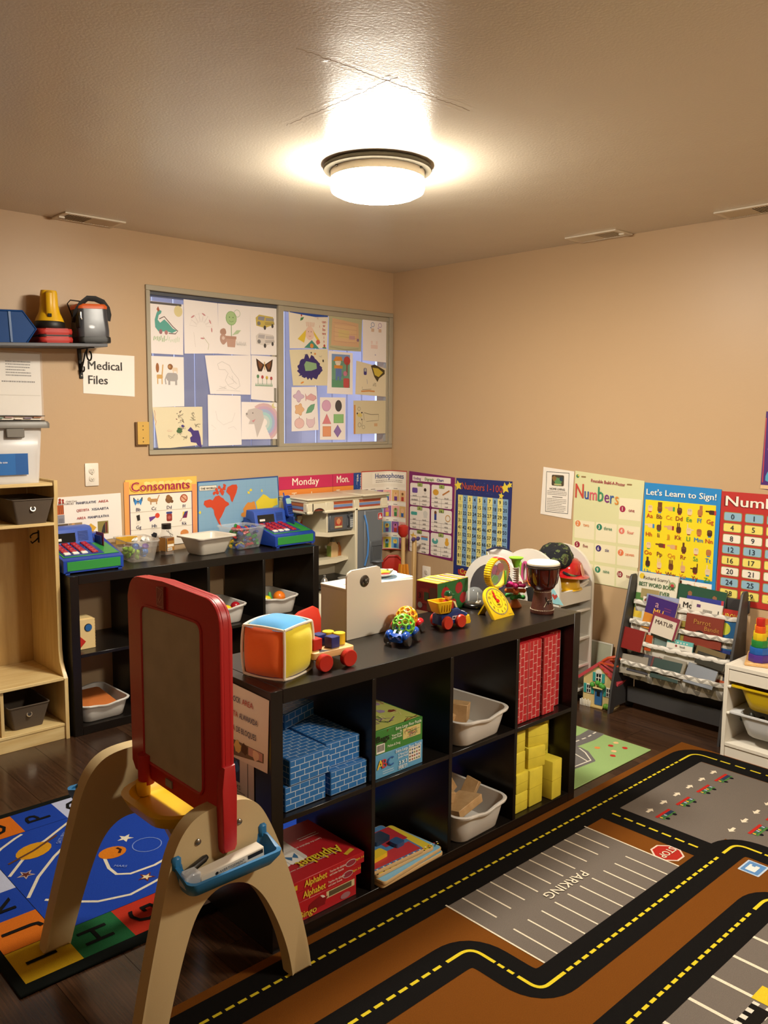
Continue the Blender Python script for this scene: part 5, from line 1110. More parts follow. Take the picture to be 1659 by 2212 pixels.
# ================================================================== contents of the middle shelf
random.seed(13)
ZB, ZM = .0415, .3935      # floors of the lower and upper cells
def brick_print(w, h, c, jc, bw, bh, off=True):
    """printed brick courses on a face w x h"""
    p = Pr(); n = int(round(h/bh))
    for r in range(n+1): p.rect(0, r*h/n-.0012 if r else 0, w, r*h/n+.0012 if r < n else h, jc)
    for r in range(n):
        x = (bw/2 if r % 2 else bw)
        while x < w-.004: p.rect(x-.0012, r*h/n, x+.0012, (r+1)*h/n, jc); x += bw
    return p
def card_block(label, kind, x, y, z, w, d, h, rz=0, group=None, rot=None):
    """cardboard brick: w along x, d along y, h up"""
    base, joint, nm = {'blue': ('#2a6cae', '#b4c8dc', 'cardboard_brick'), 'red': ('#b2262c', '#d8a59c', 'cardboard_brick'), 'yellow': ('#dccb42', None, 'cardboard_brick')}[kind]
    t = thing(nm, label, 'toy block', (x, y, z), rz, group, rot)
    B().box(-w/2, -d/2, 0, w/2, d/2, h, .004, 2).ob('carton', M('card '+kind, base, .35 if kind != 'yellow' else .5, var=.10 if kind != 'yellow' else .16, vscale=25), t)
    if joint:
        bw, bh = .034, .0195
        if kind == 'blue':
            for (o_, u, v, ww, hh) in (((-w/2+.003, -d/2, .003), (1, 0, 0), (0, 0, 1), w-.006, h-.006), ((-w/2+.003, -d/2+.003, h), (1, 0, 0), (0, 1, 0), w-.006, d-.006), ((-w/2, d/2-.003, .003), (0, -1, 0), (0, 0, 1), d-.006, h-.006)):
                brick_print(ww, hh, base, joint, bw, bh).build(t, face(o_, u, v), name='brick_print', bg=([(0, 0), (ww, 0), (ww, hh), (0, hh)], base))
        else:
            for (o_, u, v, ww, hh) in (((-w/2+.003, -d/2, h-.003), (0, 0, -1), (1, 0, 0), h-.006, w-.006), ((-w/2, d/2-.003, h-.003), (0, 0, -1), (0, -1, 0), h-.006, d-.006)):
                brick_print(ww, hh, base, joint, bw, .025).build(t, face(o_, u, v), name='brick_print', bg=([(0, 0), (ww, 0), (ww, hh), (0, hh)], base))
    else:
        B().box(-w/2-.0003, -d/2-.0003, h*.5-.0004, w/2+.0003, d/2+.0003, h*.5+.0004).ob('flap_seam', M('yellow seam', '#a08a22', .6), t)
    return t
g = 'blue cardboard bricks'
card_block('lower left blue cardboard brick in the top left cell', 'blue', -2.546, -2.185, ZM, .15, .29, .077, group=g)
card_block('lower right blue cardboard brick in the top left cell', 'blue', -2.383, -2.19, ZM, .148, .29, .077, group=g)
card_block('upper left blue cardboard brick stacked in the top left cell', 'blue', -2.535, -2.19, ZM+.0775, .15, .29, .077, .012, group=g)
card_block('upper right blue cardboard brick stacked in the top left cell', 'blue', -2.385, -2.165, ZM+.0775, .135, .29, .077, -.01, group=g)
card_block('third blue cardboard brick laid on the back of the top left stack', 'blue', -2.42, -2.05, ZM+.155, .16, .13, .05, .3, group=g)
tag(B().box(-.055, -.03, 0, .055, .03, .05, .002).ob('grey_block', M('grey card', '#77787c', .6), loc=(-2.565, -2.06, ZM+.155)), 'grey block behind the blue cardboard bricks', 'toy block')
tag(B().box(-.03, -.02, 0, .03, .02, .045, .002).ob('yellow_block', M('small yellow block', '#c8a824', .45), loc=(-2.56, -2.055, ZM+.205)), 'yellow block on the grey block at the back of the blue bricks', 'toy block')
# red upright bricks
g = 'red cardboard bricks'
for i, (x, y, l) in enumerate(((-1.548, -2.265, 'leftmost red cardboard brick standing by the divider'), (-1.468, -2.265, 'second red cardboard brick from the divider'), (-1.382, -2.268, 'third red cardboard brick from the divider'), (-1.305, -2.235, 'red cardboard brick set back at the outer side of its cell'))):
    card_block(l, 'red', x, y, ZM, .076, .15, .305, [.02, -.02, .01, 0][i], g)
# yellow cubes and columns
g = 'yellow cardboard blocks'
for x, y, z, w, d, h, rz, l in ((-1.523, -2.275, ZB, .074, .1, .075, 0, 'bottom yellow cube in the left column of the bottom right cell'), (-1.523, -2.275, ZB+.0755, .074, .1, .075, .02, 'second yellow cube up in the left column'),
    (-1.435, -2.27, ZB, .082, .11, .145, 0, 'yellow double block in the middle of the bottom row'), (-1.33, -2.29, ZB, .066, .11, .155, .04, 'frontmost yellow double block on the right of its cell'),
    (-1.291, -2.20, ZB, .066, .1, .16, -.05, 'yellow double block set back at the outer side'), (-1.53, -2.272, ZB+.151, .066, .09, .08, .03, 'yellow cube above the left column'), (-1.53, -2.27, ZB+.2315, .066, .09, .08, 0, 'topmost yellow cube at the left divider'),
    (-1.42, -2.275, ZB+.1455, .088, .09, .082, -.18, 'lower of the two yellow cubes stacked on the middle block'), (-1.405, -2.27, ZB+.228, .096, .09, .08, -.25, 'upper of the two yellow cubes stacked on the middle block'), (-1.308, -2.225, ZB+.161, .06, .08, .16, .12, 'tall yellow block leaning at the back of the pile')):
    card_block(l, 'yellow', x, y-.012, z, w, d, h, rz, g)
# puzzle boxes Bugs and ABC
def print_box(nm, label, x, y, z, w, d, h, base, rz=0):
    t = thing(nm, label, 'game box', (x, y, z), rz)
    B().box(-w/2, -d/2, 0, w/2, d/2, h, .001).ob('carton', M('carton '+base, base, .4), t)
    return t, face((-w/2, -d/2-.0002, 0), (1, 0, 0), (0, 0, 1)), face((-w/2, -d/2, h+.0002), (1, 0, 0), (0, 1, 0))
w, d, h = .21, .27, .078
t, f1, f2 = print_box('puzzle_box', 'light blue alphabet floor puzzle box under the green one', -2.174, -2.205, ZM, w, d, h, '#5d9cc4')
p = Pr(); p.rect(.145, .018, .2, .064, '#ded8cc').up()
for r in range(4):
    for c in range(5): p.blob(.151+c*.0105, .024+r*.011, .0035, random.choice(['#8a4a3c', '#3c5a7a', '#4a4a44', '#7a8a4a']), n=7)
p.text('A', .004, .032, .042, '#d9b83c', 'L', .03); p.text('B', .026, .032, .042, '#b5343c', 'L', .03); p.text('C', .049, .032, .042, '#2b5aa0', 'L', .03)
p.text('Extra Large Floor Puzzle', .2, .066, .0145, '#e9eef0', 'R', .02, fit=.115); p.text('36 "Know-Draw"', .14, .054, .010, '#e9eef0', 'R', .01, fit=.045); p.text('Jumbo Puzzle', .14, .045, .010, '#e9eef0', 'R', .01, fit=.045); p.text('2 X 3', .135, .024, .0165, '#eef0ea', 'R', .03); p.text('FEET!', .135, .008, .0165, '#eef0ea', 'R', .03); p.greek(.03, .08, .02, 2, .007, '#cfe0e8', .002); p.build(t, f1)
t, f1, f2 = print_box('puzzle_box', 'green bug floor puzzle box on top of the blue puzzle box', -2.176, -2.205, ZM+.0785, w, d, h, '#3f7f38')
p = Pr(); p.rect(.12, .022, .2, .058, '#c9bd78').up()
for i in range(26): p.line([(random.uniform(.122, .198), random.uniform(.024, .056)) for j in (0, 1)][:1]+[(random.uniform(.122, .198), random.uniform(.024, .056))], .0012, random.choice(['#4a6a34', '#8a5a34', '#b54a34', '#5a4a7a']))
p.rect(.004, .004, .04, .034, '#e6e2d6').up()
for i in range(14): p.rect(.007+i*.0022, .01, .0081+i*.0022, .031, '#2e2c28')
p.text('Bugs', .004, .042, .03, '#1d1a14', 'L', .03); p.line([(.05, .068), (.054, .076)], .002, '#7a2a1c'); p.text('Extra Large Floor Puzzle', .2, .064, .0145, '#e9ecd8', 'R', .02, fit=.115); p.text('36', .112, .054, .01, '#e9ecd8', 'R', .01); p.text('"Know-Draw"', .112, .046, .01, '#e9ecd8', 'R', .01, fit=.045); p.text('Jumbo Puzzle', .112, .038, .01, '#e9ecd8', 'R', .01, fit=.045); p.text('Melissa & Doug', .05, .016, .012, '#e9ecd8', 'L', .0, fit=.055); p.build(t, f1)
p = Pr(); p.rect(.006, .006, .204, .26, '#b7bc62').up()
for i in range(34): x, y = random.uniform(.02, .19), random.uniform(.02, .25); p.line([(x, y), (x+random.uniform(-.04, .04), y+random.uniform(-.03, .03)), (x+random.uniform(-.04, .04), y+random.uniform(-.03, .03))], random.uniform(.002, .006), random.choice(['#5a7a3a', '#8a4a2c', '#7a5a7a', '#d8d08a', '#3f5f34', '#a06a44']))
for i in range(9): p.blob(random.uniform(.03, .18), random.uniform(.03, .24), .014, random.choice(['#7a3a24', '#6f8a3c', '#9a86a4', '#c9a24a']))
p.build(t, f2)
# red alphabet boxes
def alpha_box(label, x, y, z, w, d, h, ttl, top=False, low=False):
    t, f1, f2 = print_box('learning_game_box', label, x, y, z, w, d, h, '#ad1f25')
    p = Pr()
    if not low:
        p.circ(w-.055, h*.52, .022, '#b9a7a4', .011).up().circ(w-.055, h*.52, .019, '#8a2c3a', .0085); p.text(ttl, .075, h*.28, .03, '#ddc63a', 'L', .02, fit=.085); p.text('Teaches the alphabet', .17, h*.55, .010, '#e6d8cc', 'L', .01, fit=.065); p.text('and Letter Sounds', .17, h*.25, .010, '#e6d8cc', 'L', .01, fit=.055); p.text('Ages 3-6', w-.004, h*.55, .010, '#ddc63a', 'R', .01); p.rect(.008, h*.3, .05, h*.75, '#c9a62c')
    else:
        p.rect(w-.12, h*.55, w-.008, h*.9, '#c9b88a').up().rect(w-.11, h*.6, w-.02, h*.86, '#5a4c34').up().blob(w-.14, h*.66, .018, '#d8cfc0', .012); p.blob(.12, h*.55, .04, '#7a1418', .016); p.text('Bingo', .05, h*.2, .03, '#d6bd3a', 'L', .02); p.circ(w-.045, h*.25, .02, '#9a6a70', .010)
    p.build(t, f1)
    if top:
        p = Pr(); p.rr(.085, .165, .155, .15, .01, '#cfc9c0').up().rect(.02, .16, .075, .23, '#e2ddd4').rect(.095, .17, .15, .23, '#d9d3c9').rr(.05, .11, .085, .05, .008, '#e6e1d8').rr(.12, .115, .05, .06, .006, '#ece7de').up()
        for s_ in (-1, 1): p.poly([(.122, .12), (.122+s_*.02, .138), (.122+s_*.018, .118), (.122+s_*.012, .104)], '#3a6f9a')
        p.blob(.052, .108, .014, '#a34a2c'); p.blob(.12, .195, .014, '#8a8070'); p.text('F f', .035, .118, .018, '#3a3a3a'); p.text('W w', .1, .15, .014, '#3a3a3a')
        p.text('Alphabet', w*.60, .085, .062, '#d8c02e', 'C', .025, rot=pi, fit=.165); p.text('Learn the Alphabet and Letter Sounds', w*.56, .155, .012, '#e6d8cc', 'C', .0, rot=pi, fit=.17); p.text('Teaches the alphabet, phonics and letter sounds', w*.5, .055, .009, '#e6d8cc', 'C', .0, rot=pi, fit=.2); p.poly([(w-.06, .03), (w-.02, .045), (w-.015, .03), (w-.055, .018)], '#c9a62c'); p.greek(.2, .28, .2, 2, .012, '#e6d8cc', .004); p.build(t, f2)
alpha_box('torn red game box at the bottom of the stack in the bottom left cell', -2.49, -2.19, ZB, .275, .29, .062, 'Bingo', low=True)
alpha_box('red alphabet game box in the middle of the stack', -2.485, -2.195, ZB+.0625, .305, .28, .034, 'Alphabet')
alpha_box('topmost red alphabet game box with picture cards on its lid', -2.478, -2.195, ZB+.097, .312, .285, .034, 'Alphabet', top=True)
# wooden puzzles
random.seed(17)
def board_puzzle(label, x, y, z, rz, ground, kind, w=.30, d=.225, tilt=0):
    t = thing('wooden_puzzle', label, 'puzzle', (x, y, z), rot=(0, tilt, rz), group='wooden puzzles in the bottom cell')
    B().prism(rect(w, d, .012, 4), 0, .011, bev=.0015).ob('board', M('puzzle beech', '#c9a876', .5), t)
    tr = B().prism(rect(w-.006, d-.006, .01, 4), .0111, .0116).ob('picture_ground', M('pz'+ground, ground, .35), t)
    p = Pr()
    if kind == 0:
        p.rect(-w/2+.01, -d/2+.01, w/2-.01, -d/2+.07, '#b5343a').rect(-w/2+.02, .0, -.01, d/2-.02, '#8d9aa8')
        for i in range(22): p.rect(-w/2+.004+i*.0135, -d/2+.002, -w/2+.010+i*.0135, -d/2+.007, '#e8e0d2' if i % 2 else '#b5343a')
        p.rect(.02, -.02, .12, .08, '#a82a34')
    elif kind == 1:
        for i in range(22): p.rect(-w/2+.004+i*.0135, -d/2+.002, -w/2+.010+i*.0135, -d/2+.007, '#e6cf4a' if i % 2 else '#23202a')
        p.blob(-.03, 0, .05, '#c98a3a', .03).blob(.07, .0, .03, '#4a3a7a').blob(.02, .04, .04, '#6a9a4a', .02)
    elif kind == 2: p.blob(.05, -.05, .03, '#e6ece8', .02).blob(.0, -.06, .02, '#e6ece8', .016).blob(-.06, .02, .05, '#3a7ab0', .03)
    else: p.rect(-w/2+.01, -d/2+.01, -.05, d/2-.02, '#2a3a86').blob(-.11, -.05, .03, '#c99a8a').rect(-.04, -.09, .05, .06, '#e6c92e').rect(.05, -.06, .1, .04, '#d8a23a').rect(.1, -.1, .142, .1, '#2f6a34').blob(.09, .05, .024, '#b5342a')
    p.build(t, T(z=.0116))
    return t
z = ZB
board_puzzle('bottom wooden puzzle of the pile with yellow and dark blue areas', -2.128, -2.25, z, .05, '#5fa8c8', 3)
board_puzzle('wooden puzzle with pale blue sky lying second from the bottom', -2.132, -2.25, z+.0125, .10, '#7db8d8', 2)
board_puzzle('wooden puzzle with a yellow and black checked edge', -2.142, -2.24, z+.025, .02, '#d8c23a', 1, .27, .21)
t = board_puzzle('topmost wooden puzzle with chunky vehicle pieces', -2.17, -2.235, z+.038, -.02, '#4a7fb0', 0, .23, .22)
for x, y, w_, d_, c in ((-.05, -.05, .075, .038, '#d8b92a'), (.03, .03, .07, .05, '#26364a'), (-.06, .05, .06, .04, '#b9302c'), (.06, -.03, .04, .04, '#30507a')):
    B().prism(rect(w_, d_, .008), .012, .026, mat=T(x, y, 0, rz=.1)).ob('puzzle_piece', M('piece'+c, c, .35), t)
# basins with wooden blocks
basin('white basin of wooden cubes in the upper middle cell', -1.785, -2.2, ZM, .05, 1.1, hz=1.0)
basin('white basin of loose wooden blocks in the lower middle cell', -1.78, -2.2, ZB, .03, 1.1, hz=1.12)
WBK = wood_mat('unfinished block wood', '#a98556', '#c4a174', .55, (6, 6, 6))
def wblock(label, x, y, z, sx, sy, sz, rot):
    o = B().box(-sx/2, -sy/2, -sz/2, sx/2, sy/2, sz/2, .0015).ob('wooden_block', WBK, loc=(x, y, z), rot=rot); return tag(o, label, 'toy block', 'plain wooden blocks')
g_ = ((-1.80, -2.262, .482, .064, .062, .062, (.05, .1, .55), 'big printed wooden cube in the upper basin'), (-1.87, -2.26, .47, .045, .045, .045, (.3, .1, .2), 'small wooden cube behind the big cube'), (-1.745, -2.2, .455, .05, .05, .05, (0, .2, .9), 'wooden cube at the back of the upper basin'), (-1.85, -2.29, .43, .05, .05, .05, (0, .2, .3), 'wooden cube low at the front of the upper basin'))
for x, y, z, a, b_, c, r, l in g_: wblock(l, x, y, z, a, b_, c, r)
p = Pr(); p.rect(-.018, -.012, .018, .014, '#c9a2a0').up().circ(0, .002, .008, '#b5343a'); p.text('ZU', .0, -.006, .016, '#3a2c22'); 
bo = B().box(-.026, -.002, -.026, .026, .002, .026).ob('picture_tile', M('puzzle beech'), loc=(-1.87, -2.205, .49), rot=(-.2, 0, .1)); tag(bo, 'small picture tile with a red dot in the upper basin', 'toy block')
p.build(bo, face((0, -.0022, 0), (1, 0, 0), (0, 0, 1)))
for x, y, z, a, b_, c, r, l in ((-1.80, -2.27, .135, .15, .10, .03, (-.15, -.08, .15), 'wide flat wooden board block at the front of the lower basin'), (-1.70, -2.23, .15, .02, .055, .08, (.2, .5, .2), 'thin curved wooden slat leaning at the basin side'), (-1.84, -2.16, .20, .11, .035, .035, (.1, -.7, .4), 'long wooden block sticking up at the back'), (-1.86, -2.24, .175, .09, .03, .04, (.1, .2, -.3), 'wooden block lying across the lower basin'), (-1.78, -2.19, .175, .07, .03, .05, (.3, .9, .2), 'wooden block standing on edge in the middle'), (-1.74, -2.14, .15, .06, .04, .04, (0, .3, .8), 'stubby wooden block deep in the lower basin'), (-1.82, -2.21, .11, .12, .05, .04, (0, 0, 1.2), 'wooden block underneath the heap'), (-1.87, -2.18, .225, .05, .05, .035, (.2, .3, .4), 'dark topped wooden block on the heap')):
    wblock(l, x, y, z, a, b_, c, r)
# sheets on the end of the shelf (x = -2.684, facing -x)
m = RIGHTW(-2.6865, -2.115, .528)
o = sheet('area_sign', 'white block area sign on the end of the middle shelf', 'sign', m, .228, .222, '#d9cdc0', quad=[(0, 0), (.222, .006), (.232, .219), (0, .226)])
p = Pr(); p.poly([(.004, .002), (.205, .03), (.206, .058), (.004, .056)], '#6a5648').up(); p.blob(.03, .03, .022, '#28324e').blob(.075, .04, .018, '#cfae6a').blob(.11, .042, .016, '#4a2e22').rect(.13, .032, .2, .056, '#b98a80').blob(.165, .04, .016, '#d8b59a')
for y, a, b_, c1, c2, k in ((.175, 'BLOCK', 'AREA', '#232a58', '#a8322c', .055), (.13, 'QEEYBTA', 'ALWAAXDA', '#a8322c', '#232a58', .075), (.086, 'AREA', 'DE BLOQUES', '#a8322c', '#232a58', .05)):
    x = {.175: .03, .13: -.005, .086: .004}[y]+.01; p.text(a, x, y, .024, c1, 'L', .012, fit=k); p.text(b_, x+k+.008, y, .024, c2, 'L', .012, fit={.175: .055, .13: .092, .086: .1}[y])
p.build(o, m)
m = RIGHTW(-2.6858, -2.07, .29)
o = sheet('paper_sheet', 'white blocks information sheet below the block area sign', 'paper', m, .2, .265, '#c9bfb2', th=.0005)
p = Pr()
for r_ in ((.02, .0, .023, .25), (.168, .0, .171, .25), (.02, .247, .171, .25)): p.rect(*r_, '#2c302c')
p.rect(.068, .17, .128, .24, '#2c3c5a').up().blob(.09, .2, .018, '#b9783c').blob(.11, .215, .016, '#3a6aa0'); p.text('BLOCKS', .098, .15, .02, '#2c2c2c', 'C', .01); p.greek(.03, .16, .143, 3, .009, '#6e675e', .003); p.rect(.07, .106, .125, .112, '#4a453e'); p.greek(.03, .16, .098, 9, .01, '#6e675e', .003); p.build(o, m)
# ================================================================== toys on top of the middle shelf (z = .77)
ZT = .7705
# soft cube with piped seams
t = thing('soft_cube', 'stuffed fabric cube with blue, orange and yellow sides', 'soft toy', (-2.552, -2.205, ZT), rz=.33)
S = .142; h = S/2
def puff(ax, sg):
    def f(u, v):
        a, b_ = (u-.5)*S, (v-.5)*S; e = (1-(2*u-1)**4)*(1-(2*v-1)**4)
        k = h*.955+.024*e; q = 1-.05*((2*u-1)**2*(2*v-1)**2)*0
        # edges pull in between the corners' seams
        a *= 1+.045*(1-(2*v-1)**2); b_ *= 1+.045*(1-(2*u-1)**2)
        p_ = [0, 0, 0]; p_[ax] = sg*k; p_[(ax+1) % 3] = a; p_[(ax+2) % 3] = b_
        return (p_[0], p_[1], p_[2]+h+.004)
    return f
for ax, sg, c in ((0, 1, '#e3cf2c'), (0, -1, '#e8671a'), (1, 1, '#3f9a4a'), (1, -1, '#e3cf2c'), (2, 1, '#3f97d0'), (2, -1, '#8a4a9a')):
    B().grid(puff(ax, sg), 14, 14).ob('side', M('cloth'+c, c, .85, bump=.25, bscale=500, sheen=.3), t, smooth=80)
PI = M('white terry piping', '#e6dccb', .9, bump=.5, bscale=900)
def corner(a, b_, c): return Vector((a*h, b_*h, c*h+h+.004))
for a in (-1, 1):
    for b_ in (-1, 1):
        for k, f in enumerate((lambda s: corner(s, a, b_), lambda s: corner(a, s, b_), lambda s: corner(a, b_, s))):
            P = []
            for i in range(11):
                s_ = -1+.2*i; q = f(s_); d_ = Vector((q.x, q.y, q.z-h-.004)); ctr = Vector(d_); ctr[k] = 0
                P.append(q+ctr.normalized()*(.006*(1-s_*s_)+.001))
            B().tube(P, .0042, 7).ob('piping', PI, t)
# wooden block truck
t = thing('wooden_truck', 'wooden pull truck with red wheels carrying colourful blocks', 'toy truck', (-2.403, -2.24, ZT), rz=-.06)
BE = wood_mat('beech toy wood', '#c99a5c', '#dcb27a', .45, (3, 20, 20)); RW = M('red paint wheel', '#b22418', .35); NB = M('navy paint', '#20286a', .4); YP = M('yellow paint', '#d9b41e', .4)
B().prism(rect(.155, .105, .012, 4), .036, .056, bev=.002).ob('plank', BE, t)
for x in (-.045, .02+.025):
    for sy in (-1, 1): B().lathe([(.024, -.011), (.026, -.009), (.026, .009), (.024, .011)], 26, mat=T(x, sy*.062, .0262, rx=pi/2)).ob('wheel', RW, t)
    B().cyl(.005, -.05, .05, 10, mat=T(x, 0, .0262, rx=pi/2)).ob('axle', M('axle wood', '#8a6a40', .5), t)
for x, y, m_, k in ((-.045, -.01, RW, 0), (-.005, .024, NB, 0), (.012, -.022, NB, 0), (.035, .03, YP, 1), (.052, -.005, YP, 1)):
    if k: B().lathe([(.0175, 0), (.0185, .001), (.0185, .034), (.0175, .035)], 24, mat=T(x, y, .0565)).ob('round_block', m_, t)
    else: B().box(-.017, -.017, 0, .017, .017, .034, .0015, mat=T(x, y, .0565, rz=.12)).ob('cube_block', m_, t)
B().prism([(-.02, -.014), (.02, -.014), (.0, .014)], .0562, .0568, mat=T(-.035, -.036, 0)).ob('triangle_hole', M('slot black'), t)
t = thing('toy_wagon', 'dark blue toy wagon base half hidden behind the soft cube', 'toy truck', (-2.452, -2.155, ZT), rz=.25)
B().prism(rect(.10, .07, .01), .012, .03, bev=.002).ob('plank', NB, t)
for x in (-.03, .03):
    for y in (-.036, .036): B().lathe([(.012, -.006), (.0122, .006)], 16, mat=T(x, y, .0124, rx=pi/2)).ob('wheel', M('dark blue wheel', '#12153a', .4), t)
# white toy kitchen seen from behind
t = thing('toy_cooktop_unit', 'white wooden toy cabinet seen from behind with a camera-like knob', 'toy furniture', (-2.02, -2.08, ZT), rz=.02)
WM = M('white lacquered board', '#dfd6c5', .4); WS = M('raw board side', '#cdbb9f', .5)
w = .32; cut = [(-w/2, 0), (w/2, 0), (w/2, .172), (0, .178), (0, .222), (-.006, .234), (-.02, .24), (-w/2+.022, .238), (-w/2+.006, .23), (-w/2, .215)]
B().prism(cut, -.008, 0, mat=AX['y'], bev=.0015).ob('back_board', WM, t)
for x in (-w/2, w/2-.008): B().box(x, .008, 0, x+.008, .135, .168).ob('side_board', WM, t)
B().box(-w/2-.0, .008, .168, w/2+.01, .14, .178, .002).ob('top_board', WM, t); B().box(-w/2+.008, .008, 0, w/2-.008, .13, .01).ob('bottom_board', WM, t)
mk = T(-w/2+.08, -.0, .195, rx=pi/2)
k = B().lathe([(.02, 0), (.0205, .002), (.016, .004), (.001, .004)], 28, mat=mk).ob('knob_plate', M('gunmetal', '#4f4a44', .35, metal=.7), t)
B().lathe([(.009, .004), (.009, .012), (.004, .014), (.001, .012)], 18, mat=mk).ob('knob_hub', M('gunmetal'), k); B().box(-.017, -.004, .004, .017, .004, .009, .001, mat=mk @ T(rz=.5)).ob('wing', M('gunmetal light', '#7d776d', .3, metal=.8), k)
gm = T(w/2-.066, .075, .178)
p = Pr()
for i in range(9): p.rect(-.066+i*.016, -.06, -.058+i*.016, .06, '#a9c9e4')
for i in range(8): p.rect(-.07, -.06+i*.016, .074, -.052+i*.016, '#7fb0d8' if i % 2 == 0 else '#c3d8e8')
gt = B().box(-.072, -.062, .0, .076, .062, .001, mat=gm).ob('gingham_panel', M('gingham ground', '#e6e6e0', .5), t); p.build(gt, gm @ T(z=.001))
p = Pr(); p.circ(.0, 0, .012, '#b9aaa0', .008); p.build(t, T(-w/2+.05, .06, .1785))
t = thing('toy_plate', 'white toy plate with felt food on the white toy cabinet', 'toy plate', (-1.95, -1.995, ZT+.1795))
B().lathe([(.002, .002), (.03, .002), (.045, .006), (.062, .014), (.064, .016), (.06, .0165), (.044, .009), (.03, .005), (.002, .005)], 40).ob('plate', M('white melamine', '#e3ddd0', .35), t)
B().prism([(-.03, -.02), (.03, -.025), (.045, .0), (.02, .03), (-.03, .02)], .014, .02, bev=.002).ob('yellow_felt', M('yellow felt', '#dccb3a', .9), t); B().prism([(-.04, -.028), (.02, -.03), (.0, .0), (-.045, .0)], .009, .013).ob('red_felt', M('red felt', '#b5343a', .9), t); B().prism(rect(.02, .014, .005), .02, .023, mat=T(-.012, -.004, 0)).ob('pink_felt', M('pink felt', '#b02a70', .9), t); B().prism(rect(.035, .02, .008), .017, .02, mat=T(.045, -.005, 0, rz=.4)).ob('grey_felt', M('grey felt', '#b0aaa0', .9), t)
# striped picture-book box with apples
t = thing('book_box', 'cardboard book box with green apple front and yellow striped lid', 'box', (-1.665, -2.015, ZT), rz=.08)
w, d, hh = .195, .105, .115
B().box(0, 0, 0, w, d, hh, .001).ob('carton', M('box red', '#7a1a1c', .45), t)
p = Pr(); p.rect(0, 0, w, hh, '#2c6a34').up()
for x, y, r in ((.05, .072, .026), (.135, .083, .023), (.165, .04, .023), (.03, .02, .02), (.1, .025, .02)): p.blob(x, y, r, '#a81f24', j=.06); p.line([(x, y+r*.8), (x+.003, y+r*1.25)], .003, '#1c2a18')
p.build(t, face((0, -.0002, 0), (1, 0, 0), (0, 0, 1)), name='apple_print')
p = Pr(); p.rr(.04, .06, .045, .06, .003, '#8a2c20').rr(.085, .06, .034, .075, .003, '#5a3a28').rr(.07, .025, .03, .04, .003, '#6a4a30').up().rr(.02, .06, .026, .032, .002, '#7a2018').rr(.052, .06, .024, .032, .002, '#3a4a2c').circ(.02, .022, .012, '#8a8a80'); p.text('3', .02, .05, .03, '#1c1410', 'C', .02); p.build(t, face((-.0002, d, 0), (0, -1, 0), (0, 0, 1)), name='side_print')
lid = B().prism([(0, 0), (w, 0), (w+.002, d), (w*.62, d+.012), (w*.55, d+.02), (0, d)], hh, hh+.002).ob('lid', M('striped lid', '#e0c04a', .5), t)
p = Pr()
for i, c in enumerate(['#d8a63a', '#e8cf5a', '#c9772f', '#e9dca0', '#e0b52a', '#5a4a6a', '#e9d46a', '#d88a34', '#efe3b4', '#c23a2a', '#e3c043', '#7a5a86', '#ead27a']): p.poly([(i*.015, 0), (i*.015+(.012 if i % 3 else .008), 0), (i*.0148+.012, d), (i*.0148, d)], c)
p.build(lid, T(z=hh+.002))
# openwork ball cars
def lattice(b, r, c, rad):
    g = bmesh.new(); bmesh.ops.create_icosphere(g, subdivisions=2, radius=1); g.faces.ensure_lookup_table()
    cen = {f.index: f.calc_center_median().normalized() for f in g.faces}
    # hexagon and pentagon holes: the dual of the icosphere
    for e in g.edges:
        fs = e.link_faces
        if len(fs) == 2:
            a, q = cen[fs[0].index], cen[fs[1].index]
            b.tube([Vector(c)+a*r, Vector(c)+((a+q)/2).normalized()*r, Vector(c)+q*r], rad, 6)
    g.free(); return b
def ball_car(label, x, y, rz, shell, ball, inner):
    t = thing('openwork_ball_car', label, 'toy car', (x, y, ZT), rz)
    SM = M('car '+shell, shell, .25, coat=.3)
    b = B().prism([(-.055, .014), (-.058, .03), (-.045, .044), (-.02, .04), (.02, .036), (.05, .042), (.062, .034), (.06, .014)], -.026, .026, mat=AX['y'] , bev=.008); b.ob('chassis', SM, t)
    for sx in (-.036, .04):
        for sy in (-1, 1):
            B().ball((sx, sy*.03, .034), .0185, 14, 9, (1.15, .75, .85)).ob('fender', SM, t)
            B().lathe([(.008, -.008), (.017, -.008), (.0185, -.005), (.0185, .005), (.017, .008), (.008, .008)], 20, mat=T(sx, sy*.036, .0187, rx=pi/2)).ob('wheel', clear('clear smoky wheel', '#4a4744', .75, .15), t)
    for sy in (-1, 1): B().lathe([(.0085, 0), (.0085, .004), (.005, .003), (.001, .002)], 14, mat=T(.061, sy*.016, .032, ry=pi/2)).ob('headlight', M('car lamp '+shell, shell, .2), t)
    p = Pr()
    for sy in (-1, 1): p.rect(-.014, .0105*sy-.004, .022, .0105*sy+.004, '#e6e2da')
    p.build(t, T(.046, 0, .0425, ry=.6), name='racing_stripes'); 
    lb = lattice(B(), .036, (-.006, 0, .058), .0036).ob('openwork_ball', M('ball '+ball, ball, .35), t)
    for i, (c, dx, dy, dz) in enumerate(zip(inner, (-.012, .012, .0), (.01, -.01, .012), (.05, .06, .072))): B().ball((-.006+dx, dy, dz), .011, 10, 7).ob('rattle_bead', M('bead'+c, c, .3), t)
ball_car('blue toy car with green openwork ball and white stripes', -2.052, -2.222, -2.75, '#1c4fb0', '#7cc23a', ('#2f6fd0', '#d8502a', '#e6c83a'))
ball_car('red toy car with yellow openwork ball behind the blue one', -1.955, -2.145, .35, '#c81f2a', '#e8a81c', ('#d8502a', '#d8502a', '#e6c83a'))
